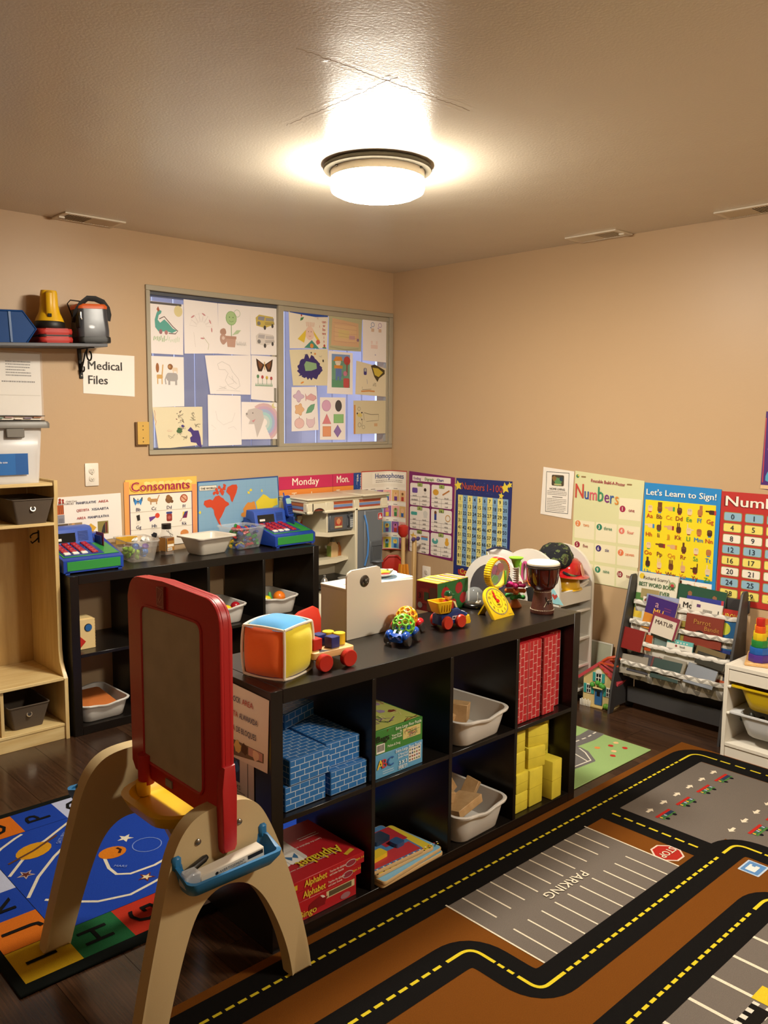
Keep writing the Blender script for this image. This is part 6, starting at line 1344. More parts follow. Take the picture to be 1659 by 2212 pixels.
# dump truck with driver
t = thing('toy_dump_truck', 'navy and yellow toy dump truck with a red driver', 'toy truck', (-1.778, -2.18, ZT), rz=-.16); t.scale = (1.05, 1.05, 1.15)
NV = M('truck navy', '#1a3672', .3, coat=.2); YL_ = M('truck yellow', '#e3b312', .35); RDW = M('truck red', '#b8301c', .35)
B().prism([(-.052, .014), (-.052, .044), (-.012, .046), (-.01, .062), (.022, .062), (.04, .046), (.062, .042), (.066, .014)], -.027, .027, mat=AX['y'], bev=.004).ob('body', NV, t)
B().prism([(.042, .008), (.072, .008), (.076, .016), (.068, .022), (.068, .036), (.05, .034), (.05, .02), (.042, .018)], -.03, .03, mat=AX['y'], bev=.003).ob('bumper', YL_, t)
for x in (-.032, .026):
    for sy in (-1, 1):
        q = B().lathe([(.009, -.007), (.0185, -.008), (.0215, -.003), (.0215, .003), (.0185, .008), (.009, .007)], 24, mat=T(x, sy*.033, .0217, rx=pi/2)).ob('wheel', RDW, t); B().cyl(.009, -.005, .005, 14, mat=T(x, sy*.033, .0217, rx=pi/2)).ob('hub', M('hub dark', '#6a1410', .4), q)
L = [[(x+dx, y, z) for x, y in rect(ww, dd, .006, 3)] for z, ww, dd, dx in ((.05, .045, .044, -.034), (.053, .05, .05, -.034), (.088, .068, .06, -.04), (.088, .058, .05, -.04), (.056, .042, .042, -.034))]
B().loft(L, True, True).ob('dump_bed', YL_, t)
for i in range(4): B().box(-.052+i*.011, -.0305, .058, -.048+i*.011, -.0275, .078).ob('bed_rib', M('truck yellow rib', '#c4960c', .4), t)
B().prism([(.018, .062), (.026, .062), (.016, .082), (.008, .08)], -.016, .016, mat=AX['y'], bev=.002).ob('windscreen', M('cream plastic', '#e3d49a', .3), t)
dv = B().lathe([(.014, .058), (.019, .062), (.019, .078), (.014, .086), (.008, .088)], 20, mat=T(-.004)).ob('driver_body', M('driver red', '#a01f18', .4), t)
B().ball((-.004, 0, .098), .0135, 14, 10).ob('driver_head', M('driver skin', '#c98f5a', .4), dv); B().lathe([(.0145, .101), (.0145, .106), (.010, .114), (.003, .1165)], 18, mat=T(-.004)).box(.004, -.009, .1, .019, .009, .1035, .0012).ob('driver_cap', M('driver green', '#0f4a2a', .25), dv)
p = Pr(); p.rect(-.006, .028, .036, .04, '#c9b9b4').up().rect(-.003, .031, .006, .037, '#2a2a30').rect(.009, .033, .033, .035, '#7a6a68'); p.build(t, face((0, -.0275, 0), (1, 0, 0), (0, 0, 1)), name='side_sticker')
p = Pr(); p.rect(-.011, -.012, .011, .012, '#d8d8d6').up(); p.text('TOMY', 0, -.003, .009, '#1a3672', 'C', .02, rot=pi/2); p.build(t, face((.053, 0, .0448), (0, 1, 0), (-.98, 0, .18)), name='hood_sticker')
# teaching clock
t = thing('teaching_clock', 'yellow teaching clock with red hands leaning on its stand', 'toy clock', (-1.513, -2.226, ZT), rz=.04)
mc = T(0, 0, .0, rx=pi/2-.62)
outline = [(-.062, 0), (.062, 0), (.062, .062)]+[(.062*cos(a), .066+.066*sin(a)) for a in [i*pi/14 for i in range(1, 14)]]+[(-.062, .062)]
CY = M('clock yellow', '#e0b80e', .4)
B().prism(outline, -.014, 0, mat=mc, bev=.002).ob('clock_body', CY, t)
p = Pr(.0003); cx, cy = 0, .068
p.circ(cx, cy, .056, '#1d2f6a', n=40).up().circ(cx, cy, .051, '#e3c01c', n=40).up()
for i in range(60):
    a = i*pi/30; p.line([(cx+.052*cos(a), cy+.052*sin(a)), (cx+.056*cos(a), cy+.056*sin(a))], .0022, '#e3c01c')
p.ring(cx, cy, .026, .0012, '#3a3420', 30)
for i in range(1, 13): a = pi/2-i*pi/6; p.text(str(i), cx+.041*cos(a), cy+.041*sin(a)-.005, .0145, '#2a2416', 'C', .02)
p.greek(-.01, .01, cy-.012, 1, .004, '#3a3420', .003); p.rect(.03, .008, .055, .0095, '#6a5a20'); p.build(t, mc @ T(z=.0004), name='clock_dial')
for a, l, wd in ((pi/2+.1, .046, .005), (pi/2+.28, .03, .006)): B().box(0, -wd/2, .003, l, wd/2, .005, .001, mat=mc @ T(cx, cy, 0, rz=a)).box(l*.6, -wd, .003, l*.75, wd, .005, mat=mc @ T(cx, cy, 0, rz=a)).ob('hand', M('red hand', '#c4201c', .35), t)
B().cyl(.007, .002, .008, 16, mat=mc @ T(cx, cy, 0)).ob('hub', M('red hand'), t)
B().prism([(-.02, .0), (.02, 0), (.016, .07), (-.016, .07)], -.003, .003, mat=T(-.02, .098, .0, rx=pi/2+.55) @ T()).ob('stand', CY, t)
# clear dome on a black base
t = thing('glass_dome', 'clear dome on a black base holding white cards', 'toy', (-1.468, -2.035, ZT))
B().lathe([(.0, 0), (.045, 0), (.047, .006), (.044, .014), (.038, .018), (0, .018)], 32).ob('base', M('black gloss', '#0f0e0d', .2), t)
B().lathe([(.040, .017), (.041, .035), (.034, .062), (.018, .078), (.001, .082)], 32, cap=False).ob('dome', clear('dome plastic', '#c9d0d0', .2, .03), t)
B().box(-.02, -.012, .0185, .022, -.010, .055, mat=T(rz=.7)).ob('card', M('white card', '#e6dfd0', .6), t); B().box(-.024, -.022, .0185, .02, -.008, .024, mat=T(rz=.5)).ob('card_stack', M('white card'), t)
# suction-base rattle wheel
t = thing('rattle_wheel', 'clear rattle wheel toy with yellow and red ribbed rim', 'toy', (-1.437, -2.12, ZT))
zc = .146; RR = .061
for i in range(40):
    a = 2*pi*i/40; c = '#e3bd14' if pi*.55 < a < pi*1.5 else '#cf2f2a' if a < pi*.55 else '#4a3f9a'
    B().box(RR-.006, -.004, -.016, RR+.002, .004, .016, .0015, mat=T(0, 0, zc, rx=pi/2) @ T(rz=a)).ob('rim_rib', M('rib'+c, c, .35), t)
B().lathe([(RR-.007, -.015), (RR-.003, -.015), (RR-.003, .015), (RR-.007, .015), (RR-.007, -.015)], 40, cap=False, mat=T(0, 0, zc, rx=pi/2)).ob('rim_band', M('rib#e3bd14'), t)
for s_ in (-1, 1): B().lathe([(RR-.006, .014*s_), (.03, .021*s_), (.001, .023*s_)], 32, cap=False, mat=T(0, 0, zc, rx=pi/2)).ob('clear_side', clear('rattle window', '#dfe6e6', .16, .04), t)
for x, z, r, c in ((-.02, .015, .017, '#a3226a'), (.018, .02, .018, '#b53a2c'), (-.012, -.024, .016, '#6aa82c'), (.0, .004, .012, '#b5281e')): B().lathe([(r, -.004), (r, .004)], 16, mat=T(x, 0, zc+z, rx=pi/2)).ob('inner_disc', M('disc'+c, c, .35), t)
B().box(-.005+.02, -.03, zc-.045, .005+.02, -.022, zc+.012, .003).ob('green_lever', M('lime plastic', '#6fb52c', .35), t)
B().lathe([(.03, 0), (.032, .004), (.018, .014), (.01, .03), (.01, .085), (.014, .088)], 20).ob('suction_stem', M('dark green plastic', '#2a4a3a', .4), t)
# stacking spinner tower
t = thing('spinner_tower', 'spinner tower toy with lime funnel, white spiral and gears', 'toy', (-1.338, -2.135, ZT))
B().lathe([(.027, 0), (.027, .004), (.016, .022), (.011, .028), (.009, .03)], 24).ob('suction_cup', M('orange rubber', '#cc6a1c', .4), t)
B().cyl(.008, .028, .095, 14).ob('axle', M('axle orange', '#d8782a', .4), t)
def flower(z, r, c, n=5, rot=0):
    b = B()
    for i in range(n): a = rot+2*pi*i/n; b.tube([(0, 0, z), (r*cos(a), r*sin(a), z)], .0085, 10)
    for i in range(n): a = rot+2*pi*i/n; b.ball((r*cos(a), r*sin(a), z), .0095, 10, 7)
    b.cyl(.016, z-.008, z+.008, 16); return b.ob('spinner_gear', M('gear'+c, c, .35), t)
flower(.042, .034, '#2f8a34', 4, .3); flower(.065, .034, '#d8702a', 4, .8); flower(.088, .034, '#c01f6a', 5, .1)
B().cyl(.0085, .094, .165, 16).ob('pole', M('white pole', '#e3ddd2', .4), t)
P = [(.0105*cos(a), .0105*sin(a), .098+.062*i/70) for i, a in ((i, i*.628) for i in range(71))]; B().tube(P, .0032, 6).ob('spiral', M('white pole'), t)
B().lathe([(.009, .16), (.013, .172), (.02, .19), (.029, .197), (.029, .2), (.001, .199)], 24).ob('funnel', M('lime funnel', '#7fc22c', .4), t)
# djembe drum
t = thing('djembe_drum', 'small carved djembe drum at the right end of the shelf', 'drum', (-1.338, -2.268, ZT), rz=.4)
B().lathe([(.044, 0), (.046, .004), (.044, .016), (.038, .05), (.033, .085), (.032, .092)], 32).ob('foot', M('carved dark wood', '#4a2216', .5, bump=.35, bscale=260, var=.25, vscale=60), t)
B().lathe([(.032, .09), (.046, .102), (.055, .125), (.059, .155), (.0605, .185)], 36).ob('bowl', M('varnished red wood', '#4a120b', .12, coat=.6), t)
B().lathe([(.0615, .183), (.063, .186), (.063, .196), (.058, .2015), (.03, .203), (.001, .203)], 36, cap=False).ob('drum_skin', M('drum skin', '#e6dcc4', .6), t)
for z in (.188, .181): B().tube([(.064*cos(2*pi*i/32), .064*sin(2*pi*i/32), z) for i in range(32)], .0024, 6, closed=True).ob('ring', M('black rope', '#1a0f0a', .6), t)
for i in range(10): a = 2*pi*i/10; B().tube([(.064*cos(a), .064*sin(a), .183), (.061*cos(a), .061*sin(a), .15), (.055*cos(a), .055*sin(a), .118), (.036*cos(a), .036*sin(a), .095)], .0014, 5).ob('tension_rope', M('black rope'), t)
b = B()
for i in range(44): a = 2*pi*i/44; b.ball((.0448*cos(a), .0448*sin(a), .0155), .0017, 6, 4)
for i in range(34): a = 2*pi*i/34; b.ball((.0335*cos(a), .0335*sin(a), .086), .0015, 6, 4)
o = b.ob('painted_dots', M('cream dots', '#e3d6ba', .6), t); o['kind'] = 'stuff'
A0 = -2.25
def on_foot(a, z): r = .044+( .034-.044)*(z-.016)/.07+.0012; return (r*cos(A0+a), r*sin(A0+a), z)
B().tube([on_foot(-.5, .03), on_foot(-.3, .042), on_foot(-.2, .055), on_foot(0, .058), on_foot(.2, .052), on_foot(.4, .06), on_foot(.55, .052), on_foot(.5, .042), on_foot(.3, .045), on_foot(0, .05), on_foot(-.25, .048), on_foot(-.5, .03)], .0009, 5).ob('painted_lizard_outline', M('cream dots'), t)
B().tube([on_foot(-.4, .035), on_foot(-.2, .05), on_foot(.1, .054), on_foot(.45, .055)], .004, 8, flat=(.010, .0012)).ob('painted_lizard', M('black paint', '#0e0b0a', .5), t)
for a, z0, z1 in ((-.2, .05, .068), (.05, .054, .04), (.35, .055, .042)): B().tube([on_foot(a, z0), on_foot(a-.1, z1)], .002, 6).ob('lizard_leg', M('black paint'), t)
# ================================================================== white dress-up unit behind the middle shelf
du = thing('dress_up_unit', 'white dress-up storage unit with arched sides and a mirror', 'storage unit', (0, -1.70, 0))
WL = M('white lacquer', '#ddd7cc', .35)
yc, rr_ = .195, .195
arch = [(0, 0), (0, .635)]+[(yc-rr_*cos(a), .635+rr_*sin(a)) for a in [i*pi/20 for i in range(1, 20)]]+[(.39, .635), (.39, 0)]
for x in (-.715, -.415, -.115): B().prism(arch, x, x+.018, mat=AX['x'], bev=.003).ob('arched_side', WL, du)
B().box(-.70, .372, .05, -.10, .385, .60, .002).ob('back_board', WL, du)
for z, y0 in ((.055, .0), (.185, .004), (.335, .004), (.49, .004)): B().box(-.397, y0, z, -.115, .375, z+.014, .002).ob('shelf', WL, du)
B().box(-.397, .005, .545, -.115, .017, .622, .002).ob('shelf_front', WL, du); B().box(-.397, .017, .60, -.115, .375, .612, .002).ob('shelf', WL, du)
B().cyl(.01, 0, .27, 12, mat=T(-.69, .2, .66, ry=pi/2)).ob('hanging_rail', M('chrome tube'), du)
mir = [(.045, .2), (.045, .625)]+[(yc-(rr_-.045)*cos(a), .635+(rr_-.045)*sin(a)) for a in [i*pi/16 for i in range(1, 16)]]+[(.345, .625), (.345, .2)]
B().prism(mir, -.7162, -.7148, mat=AX['x']).ob('mirror', M('acrylic mirror', '#8a878a', .22, metal=.75), du)
B().prism([(x, y) for x, y in rect(.035, .055, .004)], -.4165, -.4135, mat=AX['x'] @ T(.285, .72, 0)).ob('handle_slot', M('slot shade', '#a8906f', .7), du)
# hats on the shelf
t = thing('play_helmet', 'yellow play helmet under the red one on the white unit', 'hat', (-.245, -1.605, .6125))
B().lathe([(.094, 0), (.102, .003), (.098, .008), (.088, .012), (.084, .045), (.068, .07), (.045, .09), (.01, .098)], 30, cap=False).ob('shell', M('helmet yellow', '#d8a81c', .2, coat=.3), t, solid=.002)
t = thing('play_helmet', 'red play fire helmet with a badge on the yellow helmet', 'hat', (-.235, -1.615, .69), rot=(.10, .05, .2))
sc_ = B().lathe([(.112, -.004), (.118, 0), (.105, .006), (.084, .012), (.08, .04), (.07, .068), (.045, .088), (.01, .096)], 30, cap=False); bmesh.ops.scale(sc_.bm, vec=(1.15, 1, 1), verts=sc_.bm.verts[:]); sc_.ob('shell', M('helmet red', '#b5181c', .15, coat=.4), t, solid=.002)
B().prism([(-.026, 0), (.026, 0), (.03, .035), (.018, .06), (0, .066), (-.018, .06), (-.03, .035)], -.002, .002, mat=T(.015, -.09, .008, rx=pi/2-.35, rz=.2)).ob('badge', M('badge tan', '#c98a6a', .4), t)
t = thing('camouflage_cap', 'crumpled dark camouflage cap on top of the helmets', 'hat', (-.285, -1.575, .752), rot=(.12, -.1, .3))
random.seed(9)
cm_ = M('camouflage cloth', '#1e2228', .9, bump=.3, bscale=400); nt = cm_.node_tree; pb = nt.nodes['Principled BSDF']
tc = nt.nodes.new('ShaderNodeTexCoord'); vo = nt.nodes.new('ShaderNodeTexNoise'); vo.inputs['Scale'].default_value = 24; vo.inputs['Detail'].default_value = 3
cr = nt.nodes.new('ShaderNodeValToRGB'); cr.color_ramp.interpolation = 'CONSTANT'
for e, (ps, c) in zip([cr.color_ramp.elements[0], cr.color_ramp.elements[1], cr.color_ramp.elements.new(.56), cr.color_ramp.elements.new(.64)], ((0, '#15181e'), (.48, '#2a2a22'), (.56, '#5d6a3c'), (.64, '#3a3226'))): e.position = ps; e.color = (*rgb(c), 1)
nt.links.new(tc.outputs['Object'], vo.inputs['Vector']); nt.links.new(vo.outputs['Fac'], cr.inputs[0]); nt.links.new(cr.outputs[0], pb.inputs['Base Color'])
b = B().lathe([(.09, 0), (.094, .02), (.09, .05), (.072, .082), (.04, .098), (.002, .102)], 28, cap=False)
for v in b.bm.verts: v.co += Vector((sin(v.co.y*70+v.co.z*40), sin(v.co.x*60+1), sin(v.co.x*50+v.co.y*60)))*.005
b.ob('crown', cm_, t, solid=.003)
B().prism([(-.07, -.07), (.07, -.07), (.075, -.1), (.05, -.135), (0, -.148), (-.05, -.135), (-.075, -.1)], -.002, .004, mat=T(rx=.3)).ob('peak', cm_, t)
t = thing('white_strap', 'folded white strap lying on the shelf below the helmets', 'strap', (-.185, -1.66, .6135))
B().tube([(-.16, .02, .006), (-.1, .0, .008), (-.05, .02, .012), (0, .0, .014), (.03, -.02, .03), (.05, -.025, .04), (.062, -.02, .03), (.05, -.01, .016), (.02, -.015, .01), (-.06, -.005, .006)], .006, 8, flat=(.012, .014)).ob('band', M('white cotton', '#dcd3c6', .9), t)
# clothes hanging between the first two panels
t = thing('dress_up_costume', 'white and navy dress-up costume hanging in the white unit', 'costume', (-.55, -1.50, .0))
def cloth(y0, y1, z0, z1, x, amp, fr):
    return lambda u, v: (x+amp*sin(u*fr+v*1.5)*(.4+v), y0+(y1-y0)*u+.02*sin(v*6)*u, z1+(z0-z1)*v)
B().grid(cloth(-.10, .10, .32, .66, .0, .012, 14), 18, 10).ob('white_dress', M('white satin', '#d9d6d2', .5), t, solid=.002)
B().grid(cloth(-.16, -.09, .30, .63, .03, .014, 9), 10, 10).ob('navy_panel', M('navy satin', '#1a2550', .45), t, solid=.002)
B().tube([(.0, -.11, .66), (.0, -.13, .60), (.01, -.17, .52), (.02, -.185, .44)], .01, 8, flat=(.05, .006)).ob('black_sash', M('black webbing'), t)
t = thing('navy_cape', 'white cape with a navy lining draped over the back of the unit', 'costume', (-.555, -1.375, 0))
B().grid(lambda u, v: (-.05+.2*u, .0+.02*sin(u*5)-.05*v, .82-.03*u-.05*sin(u*3.1)*0-.22*v+.02*sin(u*3.14)), 12, 8).ob('white_face', M('white satin'), t, solid=.002)
B().tube([(-.05+.2*i/10, .004, .825-.003*i+.02*sin(i/10*3.14)) for i in range(11)], .006, 8).ob('navy_trim', M('navy satin'), t)
for i, (c, nm) in enumerate((('#d8702a', 'orange'), ('#b54a7a', 'pink'), ('#7fb52c', 'green'), ('#2f5fb0', 'blue'))):
    x, y = -.43, -1.53+.042*i; t = thing('toy_ring', f'{nm} plastic ring handle hanging in the white unit', 'toy', (x, y, .70), group='coloured plastic rings')
    B().tube([(0, .028*cos(a)*.7, .058*sin(a)) for a in [2*pi*k/24 for k in range(24)]], .008, 8, closed=True).ob('ring', M('ring'+c, c, .35), t)
tag(B().prism([(0, 0), (.125, 0), (.0, .15)], -.001, .001, mat=RIGHTW(-.4175, -1.605, .565)).ob('paper_pennant', M('paper_#8fc4cc', '#8fc4cc', .6)), 'light blue paper triangle with a red heart behind the drum', 'paper')
p = Pr(); p.poly([(.07, .02), (.052, .04), (.058, .052), (.07, .044), (.082, .052), (.088, .04)], '#b5443c'); p.build(bpy.data.objects['paper_pennant'], RIGHTW(-.4186, -1.605, .565), name='heart_print')
# ================================================================== rugs
random.seed(23)
RUG = attr_mat('rug pile', .95, bump=.9, bscale=900, spec=.1, sheen=0, var=.35)
def rug(nm, label, x0, y0, x1, y1, ground, z=.007, edge=None):
    o = B().box(x0, y0, .0004, x1, y1, z, .002).ob(nm, M('rugbase'+ground, ground, .95, bump=.8, bscale=900, spec=.1), smooth=0)
    tag(o, label, 'rug'); p = Pr(.00035)
    return o, p, [(x0+.002, y0+.002), (x1-.002, y0+.002), (x1-.002, y1-.002), (x0+.002, y1-.002)], z
BR, BLK, GRY, YEL, WHT = '#70400f', '#0f0d0c', '#6d645c', '#d6c02a', '#e0d4bc'
o, p, q, z = rug('road_rug', 'brown and black road map rug with a parking lot', -3.95, -4.45, -.336, -2.362, BR)
p.rect(-1.155, -2.925, -.49, -2.52, GRY).rect(-1.083, -4.4, -.49, -2.925, GRY).rect(-2.15, -2.91, -1.385, -2.52, GRY).rect(-3.9, -4.4, -1.40, -3.24, GRY)
p.up()
roads = [(rp([(-3.92, -2.466), (-.418, -2.466), (-.418, -4.4)], .09), .138), ([(-1.2175, -2.5), (-1.2175, -2.95)], .126), (rp([(-3.92, -2.718), (-2.25, -2.718), (-2.25, -2.967), (-1.09, -2.967), (-1.09, -4.4)], .085), .122), (rp([(-3.92, -3.19), (-1.345, -3.19), (-1.345, -4.4)], .09), .118)]
for P, wd in roads: p.line(P, wd, BLK)
p.up()
p.dash([(-3.9, -2.466), (-.53, -2.466)], .009, YEL, .026, .012); p.line(rp([(-.53, -2.466), (-.418, -2.466), (-.418, -2.575)], .08), .010, YEL); p.dash([(-.418, -2.59), (-.418, -4.4)], .010, YEL, .045, .022)
p.dash([(-1.2175, -2.54), (-1.2175, -2.9)], .010, YEL, .036, .016)
p.dash([(-3.9, -2.718), (-2.36, -2.718)], .010, YEL, .03, .014); p.line(rp([(-2.35, -2.718), (-2.25, -2.718), (-2.25, -2.81)], .08), .011, YEL); p.dash([(-2.25, -2.82), (-2.25, -2.885)], .010, YEL, .022, .012); p.line(rp([(-2.25, -2.89), (-2.25, -2.967), (-2.14, -2.967)], .075), .011, YEL)
p.dash([(-2.13, -2.967), (-1.2, -2.967)], .010, YEL, .026, .012); p.line(rp([(-1.19, -2.967), (-1.09, -2.967), (-1.09, -3.06)], .08), .011, YEL); p.dash([(-1.09, -3.07), (-1.09, -4.4)], .010, YEL, .04, .02)
p.dash([(-3.9, -3.19), (-1.46, -3.19)], .010, YEL, .026, .012); p.line(rp([(-1.45, -3.19), (-1.345, -3.19), (-1.345, -3.3)], .08), .011, YEL)
for x in (-2.148, -1.387): p.rect(x-.003, -2.905, x+.003, -2.527, WHT)
for i in range(10): x = -1.457-i*.0692; p.rect(x-.003, -2.676, x+.003, -2.535, WHT); x -= .008; p.rect(x-.003, -2.905, x+.003, -2.747, WHT)
for i in range(14): x = -1.592-i*.1308; p.rect(x-.006, -3.62, x+.006, -3.249, WHT)
for i in range(6): x = -1.089+i*.106; p.poly([(x-.02, -2.631), (x+.004, -2.631), (x+.004, -2.64), (x+.024, -2.625), (x+.004, -2.61), (x+.004, -2.619), (x-.02, -2.619)], WHT)
for i in range(5): x = -.998+i*.106; p.poly([(x+.02, -2.905), (x-.004, -2.905), (x-.004, -2.896), (x-.024, -2.911), (x-.004, -2.926), (x-.004, -2.917), (x+.02, -2.917)], WHT)
def rug_bus(x, y, s=1):
    p.rect(x-.052, y+.012, x+.05, y+.024, '#b5281e').rect(x-.046, y-.004, x+.046, y+.012, '#2a3a54')
    for k in range(6): p.rect(x-.043+k*.015, y-.002, x-.033+k*.015, y+.01, ('#c9b02c', '#3f7a3a', '#9aa8b0')[k % 3])
    p.rect(x-.046, y-.012, x+.046, y-.004, '#4a7a3a').circ(x-.026, y-.016, .009, '#15161c', n=10).circ(x+.026, y-.016, .009, '#15161c', n=10)
for x in (-1.07, -.912, -.743, -.585): rug_bus(x, -2.69)
for x in (-.93, -.775, -.62): rug_bus(x, -2.985)
p.poly([(-1.335+.058*cos(pi/8+i*pi/4), -2.834+.058*sin(pi/8+i*pi/4)) for i in range(8)], '#d8c2b0'); p.rr(-1.21, -3.083, .088, .072, .004, '#b9c6d4')
p.rect(-2.0, -3.42, -1.88, -3.37, '#17130f').rect(-1.86, -3.44, -1.79, -3.36, '#d8b82a').rect(-1.9, -3.5, -1.78, -3.44, '#b5302a')
for r in range(3):
    for c in range(4): p.rect(-1.99+c*.035, -3.37-r*.035, -1.9725+c*.035, -3.387-r*.035, '#d8d0c0')
p.up(); p.poly([(-1.335+.051*cos(pi/8+i*pi/4), -2.834+.051*sin(pi/8+i*pi/4)) for i in range(8)], '#a82a20'); p.rr(-1.21, -3.083, .076, .06, .004, '#5a86b8'); p.up(); p.rr(-1.213, -3.081, .045, .034, .003, '#d8dcd8'); p.up(); p.rr(-1.195, -3.078, .012, .012, .001, '#5a86b8')
p.lay = 3; p.text('PARKING', -1.77, -2.697, .05, WHT, 'C', .015, rot=pi, fit=.215); p.text('STOP', -1.335, -2.82, .042, WHT, 'C', .015, rot=pi, fit=.085)
p.build(o, T(z=z), RUG, 'woven_pattern', bg=(q, BR))
# alphabet rug with the solar system
o, p, q, z = rug('alphabet_rug', 'blue solar system rug bordered by alphabet squares', -3.282, -2.062, -1.32, -.985, '#0f1412')
p.rect(-3.1, -1.855, -1.36, -1.178, '#1c3fa0')
cols = {'I': '#c9a31c', 'H': '#1f5a34', 'G': '#b0301e', 'F': '#c9c6d6', 'E': '#1c3fa0', 'D': '#c96a1c', 'C': '#c9a31c', 'B': '#1f5a34', 'A': '#b0301e', 'J': '#c96a1c', 'K': '#1c3fa0', 'L': '#b9c0d8', 'M': '#1f5a34', 'N': '#b0301e', 'O': '#c96a1c', 'P': '#1c3fa0', 'Q': '#b9c0dc', 'R': '#2f6a3c', 'S': '#b0301e', 'T': '#c9a31c', 'U': '#c96a1c', 'V': '#1c3fa0', 'W': '#b9c0d8', 'X': '#1f5a34', 'Y': '#b0301e', 'Z': '#c9a31c'}
def tile(ch, x0, y0, x1, y1): p.rect(x0, y0, x1, y1, cols[ch]); p.text(ch, (x0+x1)/2+.036, (y0+y1)/2, .125, '#141414', 'C', .01, rot=pi/2)
for i, ch in enumerate('IHGFEDCBA'): tile(ch, -3.252+i*.1565+(.004 if i else 0), -2.02, -3.252+(i+1)*.1565+.004, -1.857)
for i, ch in enumerate('JKLMN'): tile(ch, -3.252, -1.855+i*.164, -3.102, -1.855+(i+1)*.164 if i < 4 else -1.02)
for i, ch in enumerate('OPQRSTUVWXYZ'): tile(ch, -3.1+i*.157, -1.176, -3.1+(i+1)*.157, -1.02)
p.up(); W2 = '#d9d2bc'
for P in ([(-3.1, -1.29), (-3.05, -1.245), (-2.99, -1.205), (-2.96, -1.19)], [(-3.095, -1.45), (-3.03, -1.378), (-2.96, -1.31), (-2.915, -1.29), (-2.84, -1.24), (-2.765, -1.19)], [(-3.095, -1.615), (-3.025, -1.514), (-2.934, -1.42), (-2.802, -1.311), (-2.7, -1.24), (-2.6, -1.19)], [(-3.06, -1.66), (-2.992, -1.735), (-2.941, -1.78), (-2.848, -1.812), (-2.769, -1.798), (-2.6, -1.76)], [(-2.80, -1.5), (-2.816, -1.564), (-2.829, -1.618), (-2.827, -1.67), (-2.791, -1.698), (-2.706, -1.702), (-2.5, -1.65)]): p.line(P, .011, W2)
p.up(); p.circ(-2.972, -1.335, .064, '#c98f1c', .05, rot=.35).circ(-2.76, -1.245, .045, '#c9c6c0').circ(-2.775, -1.53, .048, '#c9741c', .04)
for x, y, c in ((-2.89, -1.43, '#d9d2bc'), (-2.696, -1.466, '#d9d2bc'), (-3.05, -1.474, '#b9a8a0'), (-2.762, -1.752, '#6a2a20')): p.star(x, y, .03, c, .3)
p.up(); p.line([(-3.07, -1.37), (-2.972, -1.335), (-2.87, -1.28)], .010, '#5a3a2a'); p.poly([(-2.8, -1.26), (-2.75, -1.215), (-2.72, -1.24), (-2.77, -1.27)], '#b03a24'); p.star(-3.05, -1.474, .02, '#5a2a24', .3); p.star(-2.762, -1.752, .019, '#d9c9a0', .3); p.line([(-2.76, -1.55), (-2.745, -1.53), (-2.75, -1.51)], .010, '#3a1c10'); p.ring(-2.66, -1.56, .05, .004, '#6f86c8', 20)
p.text('SATURN', -2.86, -1.32, .022, '#8fa2d4', 'C', 0, rot=.9); p.text('MARS', -2.80, -1.64, .018, '#8fa2d4', 'C', 0, rot=-.8)
p.build(o, T(z=z), RUG, 'woven_pattern', bg=(q, '#0f1412'))
# green play mat
o, p, q, z = rug('play_mat', 'pale green play mat with grey roads and flowers by the book rack', -1.19, -2.312, -.525, -1.5, '#93b070', .005)
p.line(rp([(-.525, -2.02), (-.62, -2.03), (-.75, -2.02), (-.9, -1.95), (-1.19, -1.9)], .05), .085, '#6c6866'); p.poly(rp([(-1.1, -2.19), (-.83, -2.215), (-.76, -2.13), (-.74, -2.06), (-1.1, -2.05)], .02), '#6c6866')
p.up(); p.dash([(-.53, -2.02), (-.62, -2.03), (-.75, -2.02), (-.9, -1.95)], .008, '#d8d2c2', .03, .02); p.line([(-1.1, -2.175), (-.84, -2.195), (-.785, -2.13), (-.76, -2.08)], .007, '#d8d2c2'); p.line([(-.86, -2.19), (-.83, -2.1)], .006, '#d8d2c2')
for x, y, c in ((-.578, -2.159, '#e2b884'), (-.626, -2.162, '#b8322a'), (-.601, -2.222, '#b8322a'), (-.694, -2.134, '#d88a4a'), (-.672, -2.207, '#e2b884'), (-.721, -2.233, '#b8322a')): p.blob(x, y, .013, c, j=.15)
p.build(o, T(z=z), RUG, 'woven_pattern', bg=(q, '#93b070'))
# ================================================================== double-sided plastic easel
ez = thing('play_easel', 'red, tan and yellow plastic easel standing in front of the shelf', 'easel', (-2.905, -2.2, .0075))
ER = M('easel red', '#ad181b', .42, bump=.06, bscale=400); ET = M('easel tan', '#b9a47a', .5, bump=.15, bscale=600); EB = M('easel blue', '#1f6a9c', .45, bump=.1, bscale=500); EY = M('easel yellow', '#e3b81a', .4)
# board: drawn in (y,z), thick along x; near end is -y
y0, y1, zb, zt = -.283, .20, .515, 1.078
def rnd(P, r): return rp(P+[P[0]], r)[:-1]
outer = [(y0, .44), (y0+.004, 1.0)]+[(y0+.07-.066*cos(a), 1.008+.066*sin(a)) for a in [i*pi/16 for i in range(1, 9)]]+[(0, zt+.004)]+[(y1-.06+.06*sin(a), zt-.066+.062*cos(a)) for a in [i*pi/16 for i in range(0, 9)]]+[(y1, .53), (y1-.02, .505), (y0+.10, .505), (y0+.045, .51), (y0+.03, .50), (y0+.026, .44), (y0+.02, .432), (y0+.006, .432)]
inner = rp([(-.03, 1.005), (-.195, 1.005), (-.195, .555), (.118, .555), (.118, 1.0), (-.03, 1.005)], .03, 5)[:-1]
for sx in (-1, 1):
    b = B(); b.prism(outer, sx*.005, sx*.018, mat=AX['x'], bev=.005); b.ob('board_frame', ER, ez)
B().prism([(a, c) for a, c in outer], -.007, .007, mat=AX['x']).ob('board_core', ER, ez)
